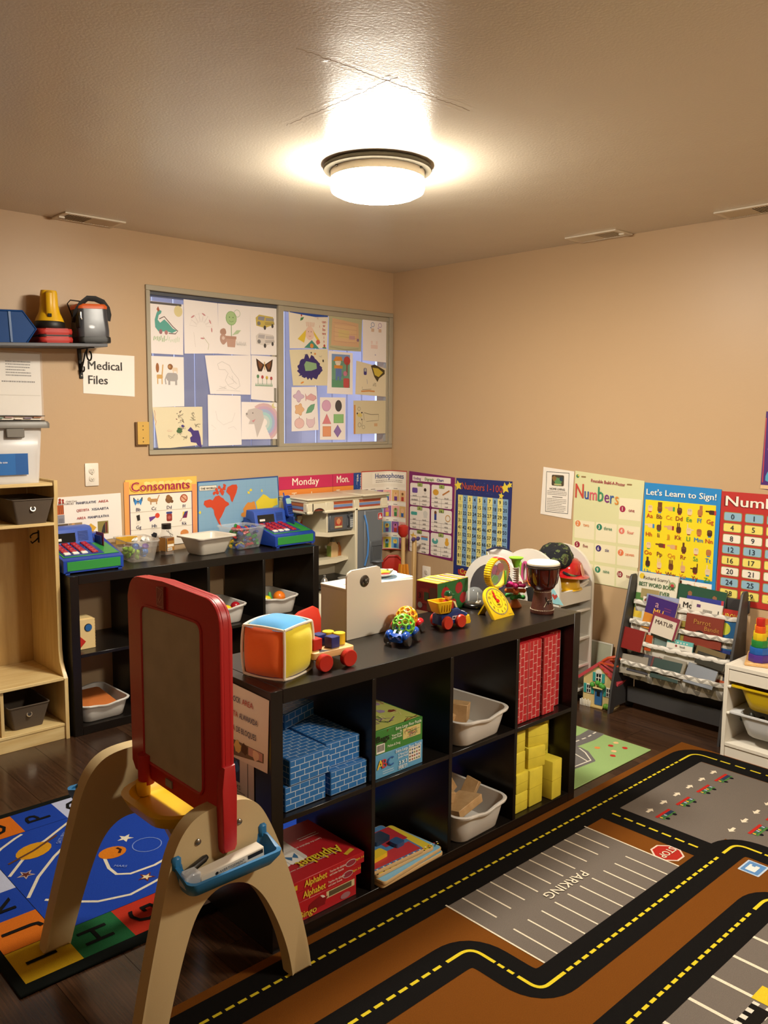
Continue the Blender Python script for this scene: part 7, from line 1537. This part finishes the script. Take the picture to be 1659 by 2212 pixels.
bd = M('whiteboard grey', '#a39a88', .35, var=.22, vscale=14)
for sx in (-1, 1):
    B().prism(inner, min(sx*.0178, sx*.0192), max(sx*.0178, sx*.0192), mat=AX['x']).ob('writing_surface', bd, ez)
    L = [Vector((sx*.0192, p_[0], p_[1])) for p_ in inner]
    B().tube(L, .004, 8, closed=True).ob('inner_rim', ER, ez)
lg = B().prism([(-.02, -.03), (.015, -.03), (.02, -.02), (.02, .025), (-.02, .03)], -.004, .004, mat=T(-.021, .0, 1.04) @ AX['x'] @ T()).ob('emblem', M('easel emblem', '#8a2020', .3), ez)
p = Pr(); c_ = '#c98a80'
for a, b_ in (((-.016, -.024), (.014, -.024)), ((.014, -.024), (.016, .02)), ((.016, .02), (-.016, .026)), ((-.016, .026), (-.016, -.024)), ((-.012, -.016), (.01, .014)), ((-.004, -.016), (.01, -.004)), ((-.012, -.004), (-.002, -.012))): p.line([a, b_], .0014, c_)
p.build(lg, face((-.0255, 0, 1.04), (0, -1, 0), (0, 0, 1)))
tg = B().box(-.0215, -.035, .52, -.018, -.002, .54).ob('warning_tag', M('tag grey', '#8f8a80', .6), ez)
# A-shaped legs
L_out = [(-.262, 0), (-.235, .12), (-.205, .24), (-.178, .34), (-.155, .43), (-.13, .49), (-.095, .53), (-.05, .548), (.03, .55), (.075, .54), (.11, .515), (.14, .46), (.17, .385), (.205, .28), (.235, .16), (.255, .06), (.262, 0)]
L_in = [(.198, 0), (.19, .06), (.172, .13), (.142, .21), (.105, .28), (.06, .325), (.0, .342), (-.05, .33), (-.09, .29), (-.12, .22), (-.148, .14), (-.175, .05), (-.188, 0)]
for sy in (-1, 1):
    fr_ = B().prism(soft(L_out)+soft(L_in), -.022, .022, mat=AX['y'], bev=.010).ob('leg_frame', ET, ez, loc=(0, sy*(.246 if sy < 0 else .278), 0), rot=(sy*.045, 0, 0))
    fr_.location.y += -.012 if sy < 0 else .012
    if sy < 0:
        for x, z in ((-.075, .478), (.045, .49)): B().lathe([(.008, 0), (.0075, .003), (.004, .0055), (.001, .006)], 14, mat=T(x, -.023, z, rx=pi/2)).ob('bolt', M('steel bolt', '#8a857c', .25, metal=.9), fr_)
    tr_y = -.024
    tb = []
    for z, w, d_, yo in ((.372, .225, .045, -.028), (.378, .24, .055, -.032), (.425, .265, .075, -.042), (.438, .268, .078, -.043), (.438, .252, .062, -.043), (.425, .25, .06, -.042), (.385, .225, .045, -.034)):
        tb.append([(x-.01, (y*1.2+yo-.006+tr_y*.4)*(1 if sy < 0 else -1), z-(.02 if z > .4 and y < 0 else 0)) for x, y in (rect(w, d_, .018, 4) if sy < 0 else rect(w, d_, .018, 4)[::-1])])
    tray = B().loft(tb, True, True).ob('blue_tray', EB, fr_)
    for x in (-.135, .115): B().box(x-.012, -.03 if sy < 0 else .012, .425, x+.012, -.012 if sy < 0 else .03, .462, .006).ob('tray_hook', EB, fr_)
B().prism([(-.0205, .60), (-.0205, .45), (-.014, .437), (.014, .437), (.0205, .45), (.0205, .60), (.0175, .66), (-.0175, .66)], .262, .288, mat=AX['y'], bev=.004).ob('board_foot', ER, ez)
# yellow tray under the board on the camera side, red tube into it
tb = []
for z, w, d_, r in ((.47, .16, .22, .06), (.475, .175, .25, .07), (.505, .20, .30, .09), (.512, .205, .305, .09), (.512, .17, .27, .075), (.50, .165, .265, .075), (.482, .145, .225, .06)):
    tb.append([(.01+x*1.18, .0+y, z-.025) for x, y in rect(w, d_, r, 6)])
B().loft(tb, True, True).ob('yellow_tray', EY, ez)
B().cyl(.02, .46, .50, 16, mat=T(-.03, .11, 0)).ob('yellow_cup_holder', EY, ez); B().cyl(.0225, .49, .575, 16, mat=T(-.02, .11, 0)).ob('red_post', ER, ez)
# eraser carton and marker in the tray
t = thing('eraser_carton', 'white marker carton with black print lying in the blue easel tray', 'box', (-2.905, -2.496, .402), rz=0)
WC = M('white carton', '#cfc6b6', .5)
cb = B().box(-.10, -.018, 0, .085, .016, .034, .003, mat=T(.0, 0, .0, ry=-.06)).ob('carton', WC, t)
p = Pr(); p.rect(.035, .018, .08, .028, '#1a1816').circ(-.055, .022, .004, '#1a1816'); p.text('AVERTISSEMENT:', -.012, .02, .0105, '#2a2622', 'C', .01, fit=.075); p.greek(-.05, .03, .016, 2, .005, '#5a544c', .002); p.build(cb, T(ry=-.06) @ face((0, -.0185, .0), (1, 0, 0), (0, 0, 1)))
B().box(-.142, -.018, .004, -.098, .016, .04, .004).ob('clear_end', clear('carton film', '#dfe4ea', .45, .15), t)
tag(B().tube([(-.045, 0, 0), (.02, 0, .004), (.03, 0, .005)], [.009, .009, .006], 12).ob('dry_marker', M('black cap'), loc=(-2.985, -2.468, .432), rot=(0, -.1, .25)), 'black marker pen behind the carton in the easel tray', 'pen')
# ================================================================== book rack against the right wall
random.seed(41)
RG = M('rack grey', '#3c3a3a', .5, var=.06)
rk = thing('book_rack', 'dark grey sling book rack full of children books', 'book rack', (0, -1.93, 0))
side = [(-.018, 0), (-.06, 0), (-.10, .03), (-.20, .03), (-.215, 0), (-.252, 0), (-.236, .12), (-.16, .42), (-.088, .70), (-.075, .712), (-.04, .712), (-.03, .70)]
for y in (.012, -.575): B().prism(side, -y-.012, -y, mat=AX['y'], bev=.002).ob('side_panel', RG, rk)
B().box(-.105, -.575, .04, -.093, 0, .125, .002).ob('front_rail', RG, rk); B().box(-.035, -.575, .10, -.024, 0, .17, .002).ob('back_rail', RG, rk); B().box(-.016, -.575, .60, -.004, 0, .66, .002).ob('back_rail', RG, rk)
# chevron cloth
cv = M('chevron cloth', '#c9c4bc', .9, bump=.2, bscale=500); nt = cv.node_tree; pb = nt.nodes['Principled BSDF']
def mth(op, a, b_=None):
    n = nt.nodes.new('ShaderNodeMath'); n.operation = op
    for i, v in enumerate((a, b_)):
        if v is None: continue
        if isinstance(v, (int, float)): n.inputs[i].default_value = v
        else: nt.links.new(v, n.inputs[i])
    return n.outputs[0]
tc = nt.nodes.new('ShaderNodeTexCoord'); sp = nt.nodes.new('ShaderNodeSeparateXYZ'); nt.links.new(tc.outputs['UV'], sp.inputs[0])
zig = mth('MULTIPLY', mth('ABSOLUTE', mth('SUBTRACT', mth('FRACT', mth('MULTIPLY', sp.outputs['X'], 9)), .5)), .5)
st = mth('FRACT', mth('MULTIPLY', mth('ADD', sp.outputs['Y'], zig), 2.0))
cr = nt.nodes.new('ShaderNodeValToRGB'); cr.color_ramp.interpolation = 'CONSTANT'
for e, (ps, c) in zip([cr.color_ramp.elements[0], cr.color_ramp.elements[1], cr.color_ramp.elements.new(.66)], ((0, '#d6d0c6'), (.33, '#5c5750'), (.66, '#9c968c'))): e.position = ps; e.color = (*rgb(c), 1)
nt.links.new(st, cr.inputs[0]); nt.links.new(cr.outputs[0], pb.inputs['Base Color'])
ROWS = ((-.07, .575), (-.105, .477), (-.14, .38), (-.178, .275))
for k, (xf, zf) in enumerate(ROWS):
    xb, zbk = xf+.075, zf+.05; dep = .085
    b = B(); uvl = b.bm.loops.layers.uv.new('uv'); nu, nv = 24, 14
    def f(u, v):
        s_ = v*2*pi*.0; t_ = v
        # front lip, down to the pocket, up to the back
        P = [(xf-.010, zf-.012), (xf-.012, zf+.004), (xf, zf+.012), (xf+.008, zf+.002), (xf+.006, zf-.04), (xf+.022, zf-dep), (xf+.045, zf-dep+.004), (xf+.062, zf-.03), (xb, zbk)]
        # outer cloth: the visible front hangs from the lip to the pocket
        q = t_*(len(P)-1); i = min(int(q), len(P)-2); w_ = q-i
        sag = .010*sin(u*pi)
        return (P[i][0]*(1-w_)+P[i+1][0]*w_, -.563*u-.002, P[i][1]*(1-w_)+P[i+1][1]*w_-sag*(1 if 2 < q < 8 else .3)+.002*sin(u*40))
    V = [[b.bm.verts.new(f(i/nu, j/nv)) for j in range(nv+1)] for i in range(nu+1)]
    for i in range(nu):
        for j in range(nv):
            fc = b.bm.faces.new((V[i][j], V[i+1][j], V[i+1][j+1], V[i][j+1]))
            for lp, (a, c) in zip(fc.loops, ((i, j), (i+1, j), (i+1, j+1), (i, j+1))): lp[uvl].uv = (a/nu, c/nv*1.3+k*.21)
    b.ob('sling', cv, rk, smooth=60)
    B().cyl(.006, 0, .563, 10, mat=T(xf, -.001, zf, rx=pi/2)).ob('rod', RG, rk)
# books: w along the wall (y), h tall, leaning back; placed by the top edge
def book(label, yl, yr, ztop, x, h, th, cover, lean=.28, roll=0, pr=None, hard=False):
    w = abs(yr-yl); yc_ = (yl+yr)/2+.024; x += .045; ztop -= .012; lean = min(lean*.6, .5)
    t = thing('picture_book', label, 'book', (x, yc_, ztop), rot=(roll, lean, 0), group='books in the rack')
    # local: top edge at z=0, book hangs down; front cover faces -x
    B().box(-th/2+.0008, -w/2+.002, -h+.002, th/2-.0008, w/2-.001, -.001).ob('pages', M('page edge', '#cfc2a8', .8), t)
    cvm = M('cover'+cover, cover, .35)
    c = B().box(-th/2-.0006, -w/2, -h, -th/2+.0008, w/2, 0).box(th/2-.0008, -w/2, -h, th/2+.0006, w/2, 0).box(-th/2-.0006, w/2-.001, -h, th/2+.0006, w/2+.0006, 0).ob('cover', cvm, t)
    if pr:
        p = Pr(); pr(p, w, h); p.build(c, face((-th/2-.0009, w/2, -h), (0, -1, 0), (0, 0, 1)), name='cover_print', bg=([(0.001, 0.001), (w-.001, 0.001), (w-.001, h-.001), (0.001, h-.001)], cover))
    return t
def best(p, w, h):
    p.circ(.022, h-.022, .015, '#d8b82a').circ(w-.03, h-.05, .02, '#8a9a6a').circ(w-.03, h-.05, .01, '#b5343a'); p.rect(0, h-.2, .05, h-.11, '#4f7a3a').rect(.028, h-.135, .13, h-.085, '#9a8a5c').rect(.045, h-.17, .085, h-.125, '#e6ded0').rect(.09, h-.165, .125, h-.125, '#d8a49a').rect(0, h-.24, .06, h-.19, '#d8b83a')
    p.up().circ(.065, h-.145, .012, '#8a4a34'); p.text("Richard Scarry's", w*.48, h-.036, .024, '#4a4038', 'C', .0, fit=.15); p.text('BEST WORD BOOK', w*.5, h-.072, .03, '#2f5f3a', 'C', .02, fit=.2); p.text('EVER', w*.72, h-.108, .03, '#2f5f3a', 'C', .02, fit=.055)
book('large white word book with green title at the top of the rack', -1.945, -2.17, .735, -.062, .26, .012, '#d8d2bc', pr=best)
def green(p, w, h):
    for i in range(14): p.poly([(w*.35+i*.009, h-.075), (w*.35+i*.009+.007, h-.075), (w*.35+i*.009+.004, h-.05-random.random()*.02)], '#d0a23a')
    for x in (.07, .2): p.blob(x, h-.04, .012, '#8a5a3a')
    p.rect(0, h-.12, w, h-.085, '#6a2a24')
book('dark green picture book leaning behind the white ones', -2.165, -2.42, .70, -.060, .24, .008, '#1f4a34', roll=.04, pr=green)
book('royal blue book with a red spine on the top row', -2.225, -2.415, .655, -.078, .2, .008, '#30388a', pr=lambda p, w, h: p.rect(w-.012, 0, w, h, '#b53a40'))
book('pale lavender cover book in the second row', -2.015, -2.195, .632, -.096, .2, .005, '#8f97b4')
def mor(p, w, h): p.text('Mor', .025, h-.045, .04, '#1a1816', 'L', .02); p.greek(.02, .08, h-.08, 5, .008, '#8a847a', .003)
book('white book whose title starts with Mor in the second row', -2.195, -2.30, .642, -.097, .2, .005, '#dcd4c6', pr=mor)
def barc(p, w, h):
    p.rect(.025, h-.03, .045, h-.015, '#5a3a6a')
    for i in range(16): p.rect(.06+i*.003, h-.055, .0615+i*.003, h-.035, '#3a362e')
    p.rect(.135, h-.06, .14, h-.03, '#2a2622').rect(.13, h-.062, .146, h-.058, '#2a2622')
book('white book showing a barcode on its back cover', -2.27, -2.425, .640, -.108, .2, .006, '#dad2c4', roll=.03, pr=barc)
def uro(p, w, h): p.text('UROV', w*.5, h-.05, .045, '#d8b23a', 'C', .01, fit=w*.9)
book('red book with yellow letters UROV at the far side', -2.42, -2.503, .625, -.10, .18, .007, '#a82a22', pr=uro)
def purp(p, w, h): p.rect(0, 0, w, h-.09, '#c9822c').up().text('a', .06, h-.05, .05, '#b58a9a', 'C', .02); p.text('MU', .075, h-.085, .04, '#d8a43a', 'C', .02); p.greek(.1, .14, h-.04, 2, .012, '#7a3a6a', .005)
book('purple hardback with an orange lower half', -2.04, -2.205, .622, -.118, .17, .02, '#3a1f6a', roll=.12, pr=purp)
def heart(p, w, h): p.poly([(.05, h-.05), (.035, h-.03), (.045, h-.022), (.05, h-.03), (.06, h-.022), (.066, h-.03)], '#b5282c')
book('white book with a red heart in the third row', -2.01, -2.10, .545, -.128, .13, .006, '#d8d0c4', pr=heart)
book('maroon and cream board book lying open among the third row', -2.09, -2.235, .548, -.145, .11, .022, '#7a2438', .45, .13, pr=lambda p, w, h: p.rect(.01, 0, w-.01, h-.02, '#c9bfae').text('MATUR', w*.5, h-.055, .03, '#4a3a34', 'C', .01))
book('olive yellow thin book beside the maroon one', -2.225, -2.27, .535, -.135, .12, .004, '#8a7a34', pr=lambda p, w, h: p.greek(.005, .04, h-.03, 2, .015, '#2a2418', .006))
def brown(p, w, h): p.text('Parrot', w*.45, h-.045, .034, '#b07a3a', 'C', .01); p.text('Bandit', w*.72, h-.07, .03, '#b07a3a', 'C', .01); p.blob(w*.4, h-.085, .02, '#2a1c14', .01)
book('brick red picture book with gold title in the third row', -2.255, -2.445, .578, -.13, .15, .006, '#7a3020', pr=brown)
book('blue book with a yellow green globe at the right of the third row', -2.435, -2.505, .582, -.115, .15, .006, '#1f5a8a', pr=lambda p, w, h: p.circ(.01, h-.05, .03, '#b5b83a'))
book('cream page book sticking out above the globe book', -2.33, -2.5, .595, -.112, .13, .004, '#cfc29a', roll=.1)
book('white thin book sunk in the third row', -2.24, -2.36, .495, -.128, .08, .006, '#d8d0c4', roll=-.02)
book('navy and white book sunk at the right of the third row', -2.35, -2.49, .497, -.128, .08, .008, '#2a3a7a', roll=.02)
book('thick red hardback with cream pages in the fourth row', -1.935, -2.06, .45, -.165, .11, .03, '#7a1c18', .5, .05)
book('grey teal picture book in the middle of the fourth row', -2.08, -2.235, .482, -.148, .14, .005, '#6f827c', pr=lambda p, w, h: p.greek(.03, .12, h-.03, 1, .02, '#44504a', .006))
book('orange and navy small book beside the red hardback', -2.065, -2.10, .435, -.165, .08, .02, '#a8421c', .4)
def tw(p, w, h):
    p.rect(0, 0, w, h-.02, '#d8d2c6').up()
    for i in range(6): p.circ(.025+i*.016, h-.012, .004, '#d8d2c6', n=8)
    p.circ(.05, h-.03, .006, '#8a3a3a'); p.text('look', .085, h-.035, .016, '#3a3a3a', 'C', .01)
book('white and turquoise small book with dots in the fourth row', -2.18, -2.315, .442, -.168, .06, .008, '#5fa8a4', .35, pr=tw)
book('brown book lying low at the right of the fourth row', -2.335, -2.48, .43, -.165, .07, .016, '#6a5a3a', .5, .1)
book('dark cover book under the brown one', -2.345, -2.49, .405, -.175, .06, .014, '#2c2a20', .6, .1)
BC = ['#8a8274', '#3a3a40', '#5a2420', '#b0a48c', '#243a34', '#77705f', '#a89a80', '#4a3020', '#6a6f78', '#c9bda4', '#2a2430', '#943a24']
DESC = ['grey beige', 'charcoal', 'dark maroon', 'tan', 'dark green', 'olive grey', 'light brown', 'dark brown', 'slate', 'cream', 'near black', 'rust']
for i in range(12):
    yl = -1.94-i*.046; w_ = (.15, .12, .17, .13)[i % 4]; yl = max(yl, -2.36)
    book(f'{DESC[i]} book lying in the lowest sling of the rack', yl, yl-w_, .318+(i % 3)*.013, -.185+(i % 4)*.012, .10, .007+.003*(i % 3), BC[i], .6+.15*(i % 3), .05*((i % 3)-1))
book('tent-shaped open tan book on top of the lowest row', -2.16, -2.29, .34, -.165, .07, .012, '#b3a684', 1.0, .0)
book('orange and black thin book at the front of the lowest row', -2.31, -2.49, .297, -.182, .07, .006, '#b5522a', .6, .03)
# ------------------------------------------------------------------ white storage unit with slide-in trays
tf = thing('tray_storage_unit', 'white storage unit with yellow and white slide-in trays', 'storage unit', (-.345, -2.553, 0))
WT = M('white melamine board', '#ddd6c8', .4)
D_ = .30; Wd = .46
B().box(0, -.018, 0, D_, 0, .43, .001).ob('side_panel', WT, tf); B().box(0, -Wd, 0, D_, -Wd+.018, .43, .001).ob('side_panel', WT, tf)
B().box(.001, -Wd+.018, .412, D_, -.018, .43, .001).ob('top_panel', WT, tf); B().box(.004, -Wd+.018, .357, .016, -.018, .408, .001).ob('top_rail', WT, tf); B().box(.0, -Wd+.018, .055, D_, -.018, .071, .001).ob('bottom_panel', WT, tf); B().box(.004, -Wd+.018, .0, .016, -.018, .053, .001).ob('plinth', WT, tf); B().box(D_-.006, -Wd+.018, .06, D_, -.018, .42).ob('back_panel', WT, tf)
for z in (.333, .211):
    for y in (-.018, -Wd+.018):
        s_ = -1 if y > -.1 else 1; B().box(-.002, y if s_ > 0 else y-.014, z-.008, D_-.01, y+.014 if s_ > 0 else y, z+.004, .003).ob('tray_runner', WT, tf)
def slide_tray(label, z, col):
    t = thing('slide_in_tray', label, 'tray', (-.345, -2.553-Wd/2, z), group='slide-in trays'); m_ = M('tray '+col, col, .35)
    w1, d1 = Wd-.062, .285; L = []
    for zz, w, d_, r in ((-.098, w1-.14, d1-.05, .045), (-.094, w1-.125, d1-.04, .05), (-.05, w1-.095, d1-.02, .045), (-.006, w1-.07, d1-.005, .035), (-.004, w1+.0, d1+.01, .012), (.003, w1+.0, d1+.01, .012), (.003, w1-.075, d1-.012, .03), (-.05, w1-.1, d1-.03, .04), (-.09, w1-.13, d1-.045, .045)): L.append([(x+.145, y, zz) for x, y in rect(d_, w, r, 5)])
    B().loft(L, True, True).ob('tray_body', m_, t)
slide_tray('bright yellow slide-in tray at the top of the white unit', .338, '#c9a914'); slide_tray('white slide-in tray below the yellow one', .216, '#c9cacb')
for i in range(10): tag(B().ball((0, 0, 0), .018, 10, 7, (1.3, .8, .6)).ob('toy_part', M('dark toy part', '#2a2a20', .4), loc=(-.30+.02*(i % 3), -2.63-.03*i, .185+.012*(i % 2)), rot=(i, i*2, i)), 'small dark toy part heaped in the white tray', 'toy', 'dark toy parts in the white tray')
# stacking tower toys on it
def stack_tower(label, x, y, shape, colors):
    t = thing('stacking_toy', label, 'toy', (x, y, .4305), rz=.3)
    return t
t = thing('stacking_toy', 'rainbow wooden stacking tower on a wooden base', 'toy', (-.235, -2.655, .4305), rz=.35)
B().box(-.055, -.055, 0, .16, .055, .015, .003).ob('base', wood_mat('beech toy wood', '#c99a5c', '#dcb27a'), t)
z = .0152; oct_ = lambda r: [(r*cos(pi/8+i*pi/4), r*sin(pi/8+i*pi/4)) for i in range(8)]
for c, r, h_ in (('#4a2a80', .046, .034), ('#1c5aa8', .041, .031), ('#1f7a34', .036, .031), ('#d8b818', .030, .033), ('#d8581a', .0235, .03), ('#b8241c', .019, .036)):
    B().prism(oct_(r), z, z+h_, bev=.002).ob('ring_block', M('stack'+c, c, .4), t); z += h_+.0003
z = .0152
for c, r, h_ in (('#d8a62a', .045, .03), ('#e0b83a', .042, .028), ('#1f7a34', .038, .028), ('#d8b818', .034, .028), ('#e0c22a', .03, .028), ('#d8701a', .026, .028)):
    B().prism([(r*cos(i*pi/2+.3)+.105, r*sin(i*pi/2+.3)) for i in range(4)], z, z+h_, bev=.002).ob('square_block', M('stack'+c, c, .4), t); z += h_+.0003
# ------------------------------------------------------------------ toy cottage and a leaning board
dh = thing('toy_cottage', 'toy cottage with pink roof, blue door and teal shutters on the floor', 'dollhouse', (-.2, -1.815, 0), rz=.12)
CW = M('cottage stone', '#c9b27a', .6, var=.12, vscale=40); PK = M('cottage roof pink', '#b8424a', .5); OR = M('cottage roof orange', '#b5441c', .5)
hw_ = .085
B().prism([(-hw_, 0), (hw_, 0), (hw_, .16), (0, .235), (-hw_, .16)], -.0, .085, mat=AX['x'] @ T(0, 0, 0)).ob('house_body', CW, dh)
for s_ in (-1, 1): B().prism([(0, .225), (0, .245), (s_*.115, .15), (s_*.11, .135)], -.008, .10, mat=AX['x']).ob('roof_slope', PK if s_ > 0 else M('cottage roof pink'), dh)
B().prism([(0, 0), (.012, .0), (.012, -.10), (0, -.10)], .0, .006, mat=T(-.012, -.01, .24, rx=0)).ob('roof_ridge', OR, dh)
B().tube([(.02, -.01, .245), (.02, -.04, .268), (.02, -.09, .285), (.02, -.12, .27), (.04, -.1, .25), (.05, -.04, .25)], .008, 8).ob('carry_handle', OR, dh)
for i in range(5): B().box(-.010, -.012-.022*i, .228-.019*i, -.004, .002-.022*i, .236-.019*i).ob('roof_tile_edge', OR, dh)
def lw(y, z, w, h, sh=True):
    fr_ = B().box(-.004, y-w/2, z, 0, y+w/2, z+h, .001).ob('window_frame', M('cottage white', '#ddd8cc', .4), dh)
    for a in (-1, 1):
        for k in (0, 1): B().box(-.0048, y+a*w*.22-w*.15, z+h*(.1+.45*k), -.0038, y+a*w*.22+w*.15, z+h*(.45+.45*k)).ob('pane', M('cottage pane', '#15161c', .2), fr_)
        if sh: B().box(-.004, y+a*(w/2+.009)-.008, z, 0, y+a*(w/2+.009)+.008, z+h, .001).ob('shutter', M('cottage teal', '#2f8f8a', .45), dh)
lw(.052, .065, .026, .05); lw(-.06, .065, .026, .05); lw(-.002, .135, .034, .05)
B().lathe([(.018, 0), (.018, .004), (.001, .004)], 20, mat=T(0, -.002, .186, ry=-pi/2)).ob('fanlight', M('cottage white'), dh)
dr = B().box(-.006, -.026, .012, 0, .016, .1, .001).ob('front_door', M('cottage blue', '#2a5a8a', .45), dh); B().box(-.0068, -.014, .06, -.0055, .004, .085).ob('door_pane', M('cottage pane'), dr)
B().box(-.02, -.032, .102, 0, .022, .108, .001).ob('porch', CW, dh); B().box(-.03, -.04, 0, 0, .03, .01, .002).ob('door_step', M('cottage step', '#b59a5c', .6), dh)
for y in (.03, .0, -.03, -.02): 
    B().ball((-.008, y, .132-abs(y)*.5), .014, 9, 6).ob('ivy_clump', M('cottage ivy', '#3f8a2a', .6), dh)
for i in range(7): B().box(-.03, .028+i*.009, 0, -.026, .034+i*.009, .034+(.006 if i % 2 else 0), .001).ob('fence_picket', M('cottage white'), dh)
for y in (-.055, -.07, -.082): B().ball((-.018, y, .018), .016, 9, 6).ob('bush', M('cottage bush', '#5a8a24', .6), dh)
t = thing('leaning_panel', 'pale framed panel leaning on the wall behind the toy cottage', 'panel', (-.055, -1.715, 0), rot=(0, .12, 0))
B().box(-.003, -.07, 0, .003, .075, .302, .001).ob('panel', M('pale panel', '#a9ab94', .4, var=.1), t)
for a in ((-.07, .0, -.062, .302), (.067, 0, .075, .302), (-.062, .294, .067, .302)): B().box(-.0045, a[0], a[1], .0045, a[2], a[3], .001).ob('panel_frame', M('panel white', '#cfcbbd', .4), t)
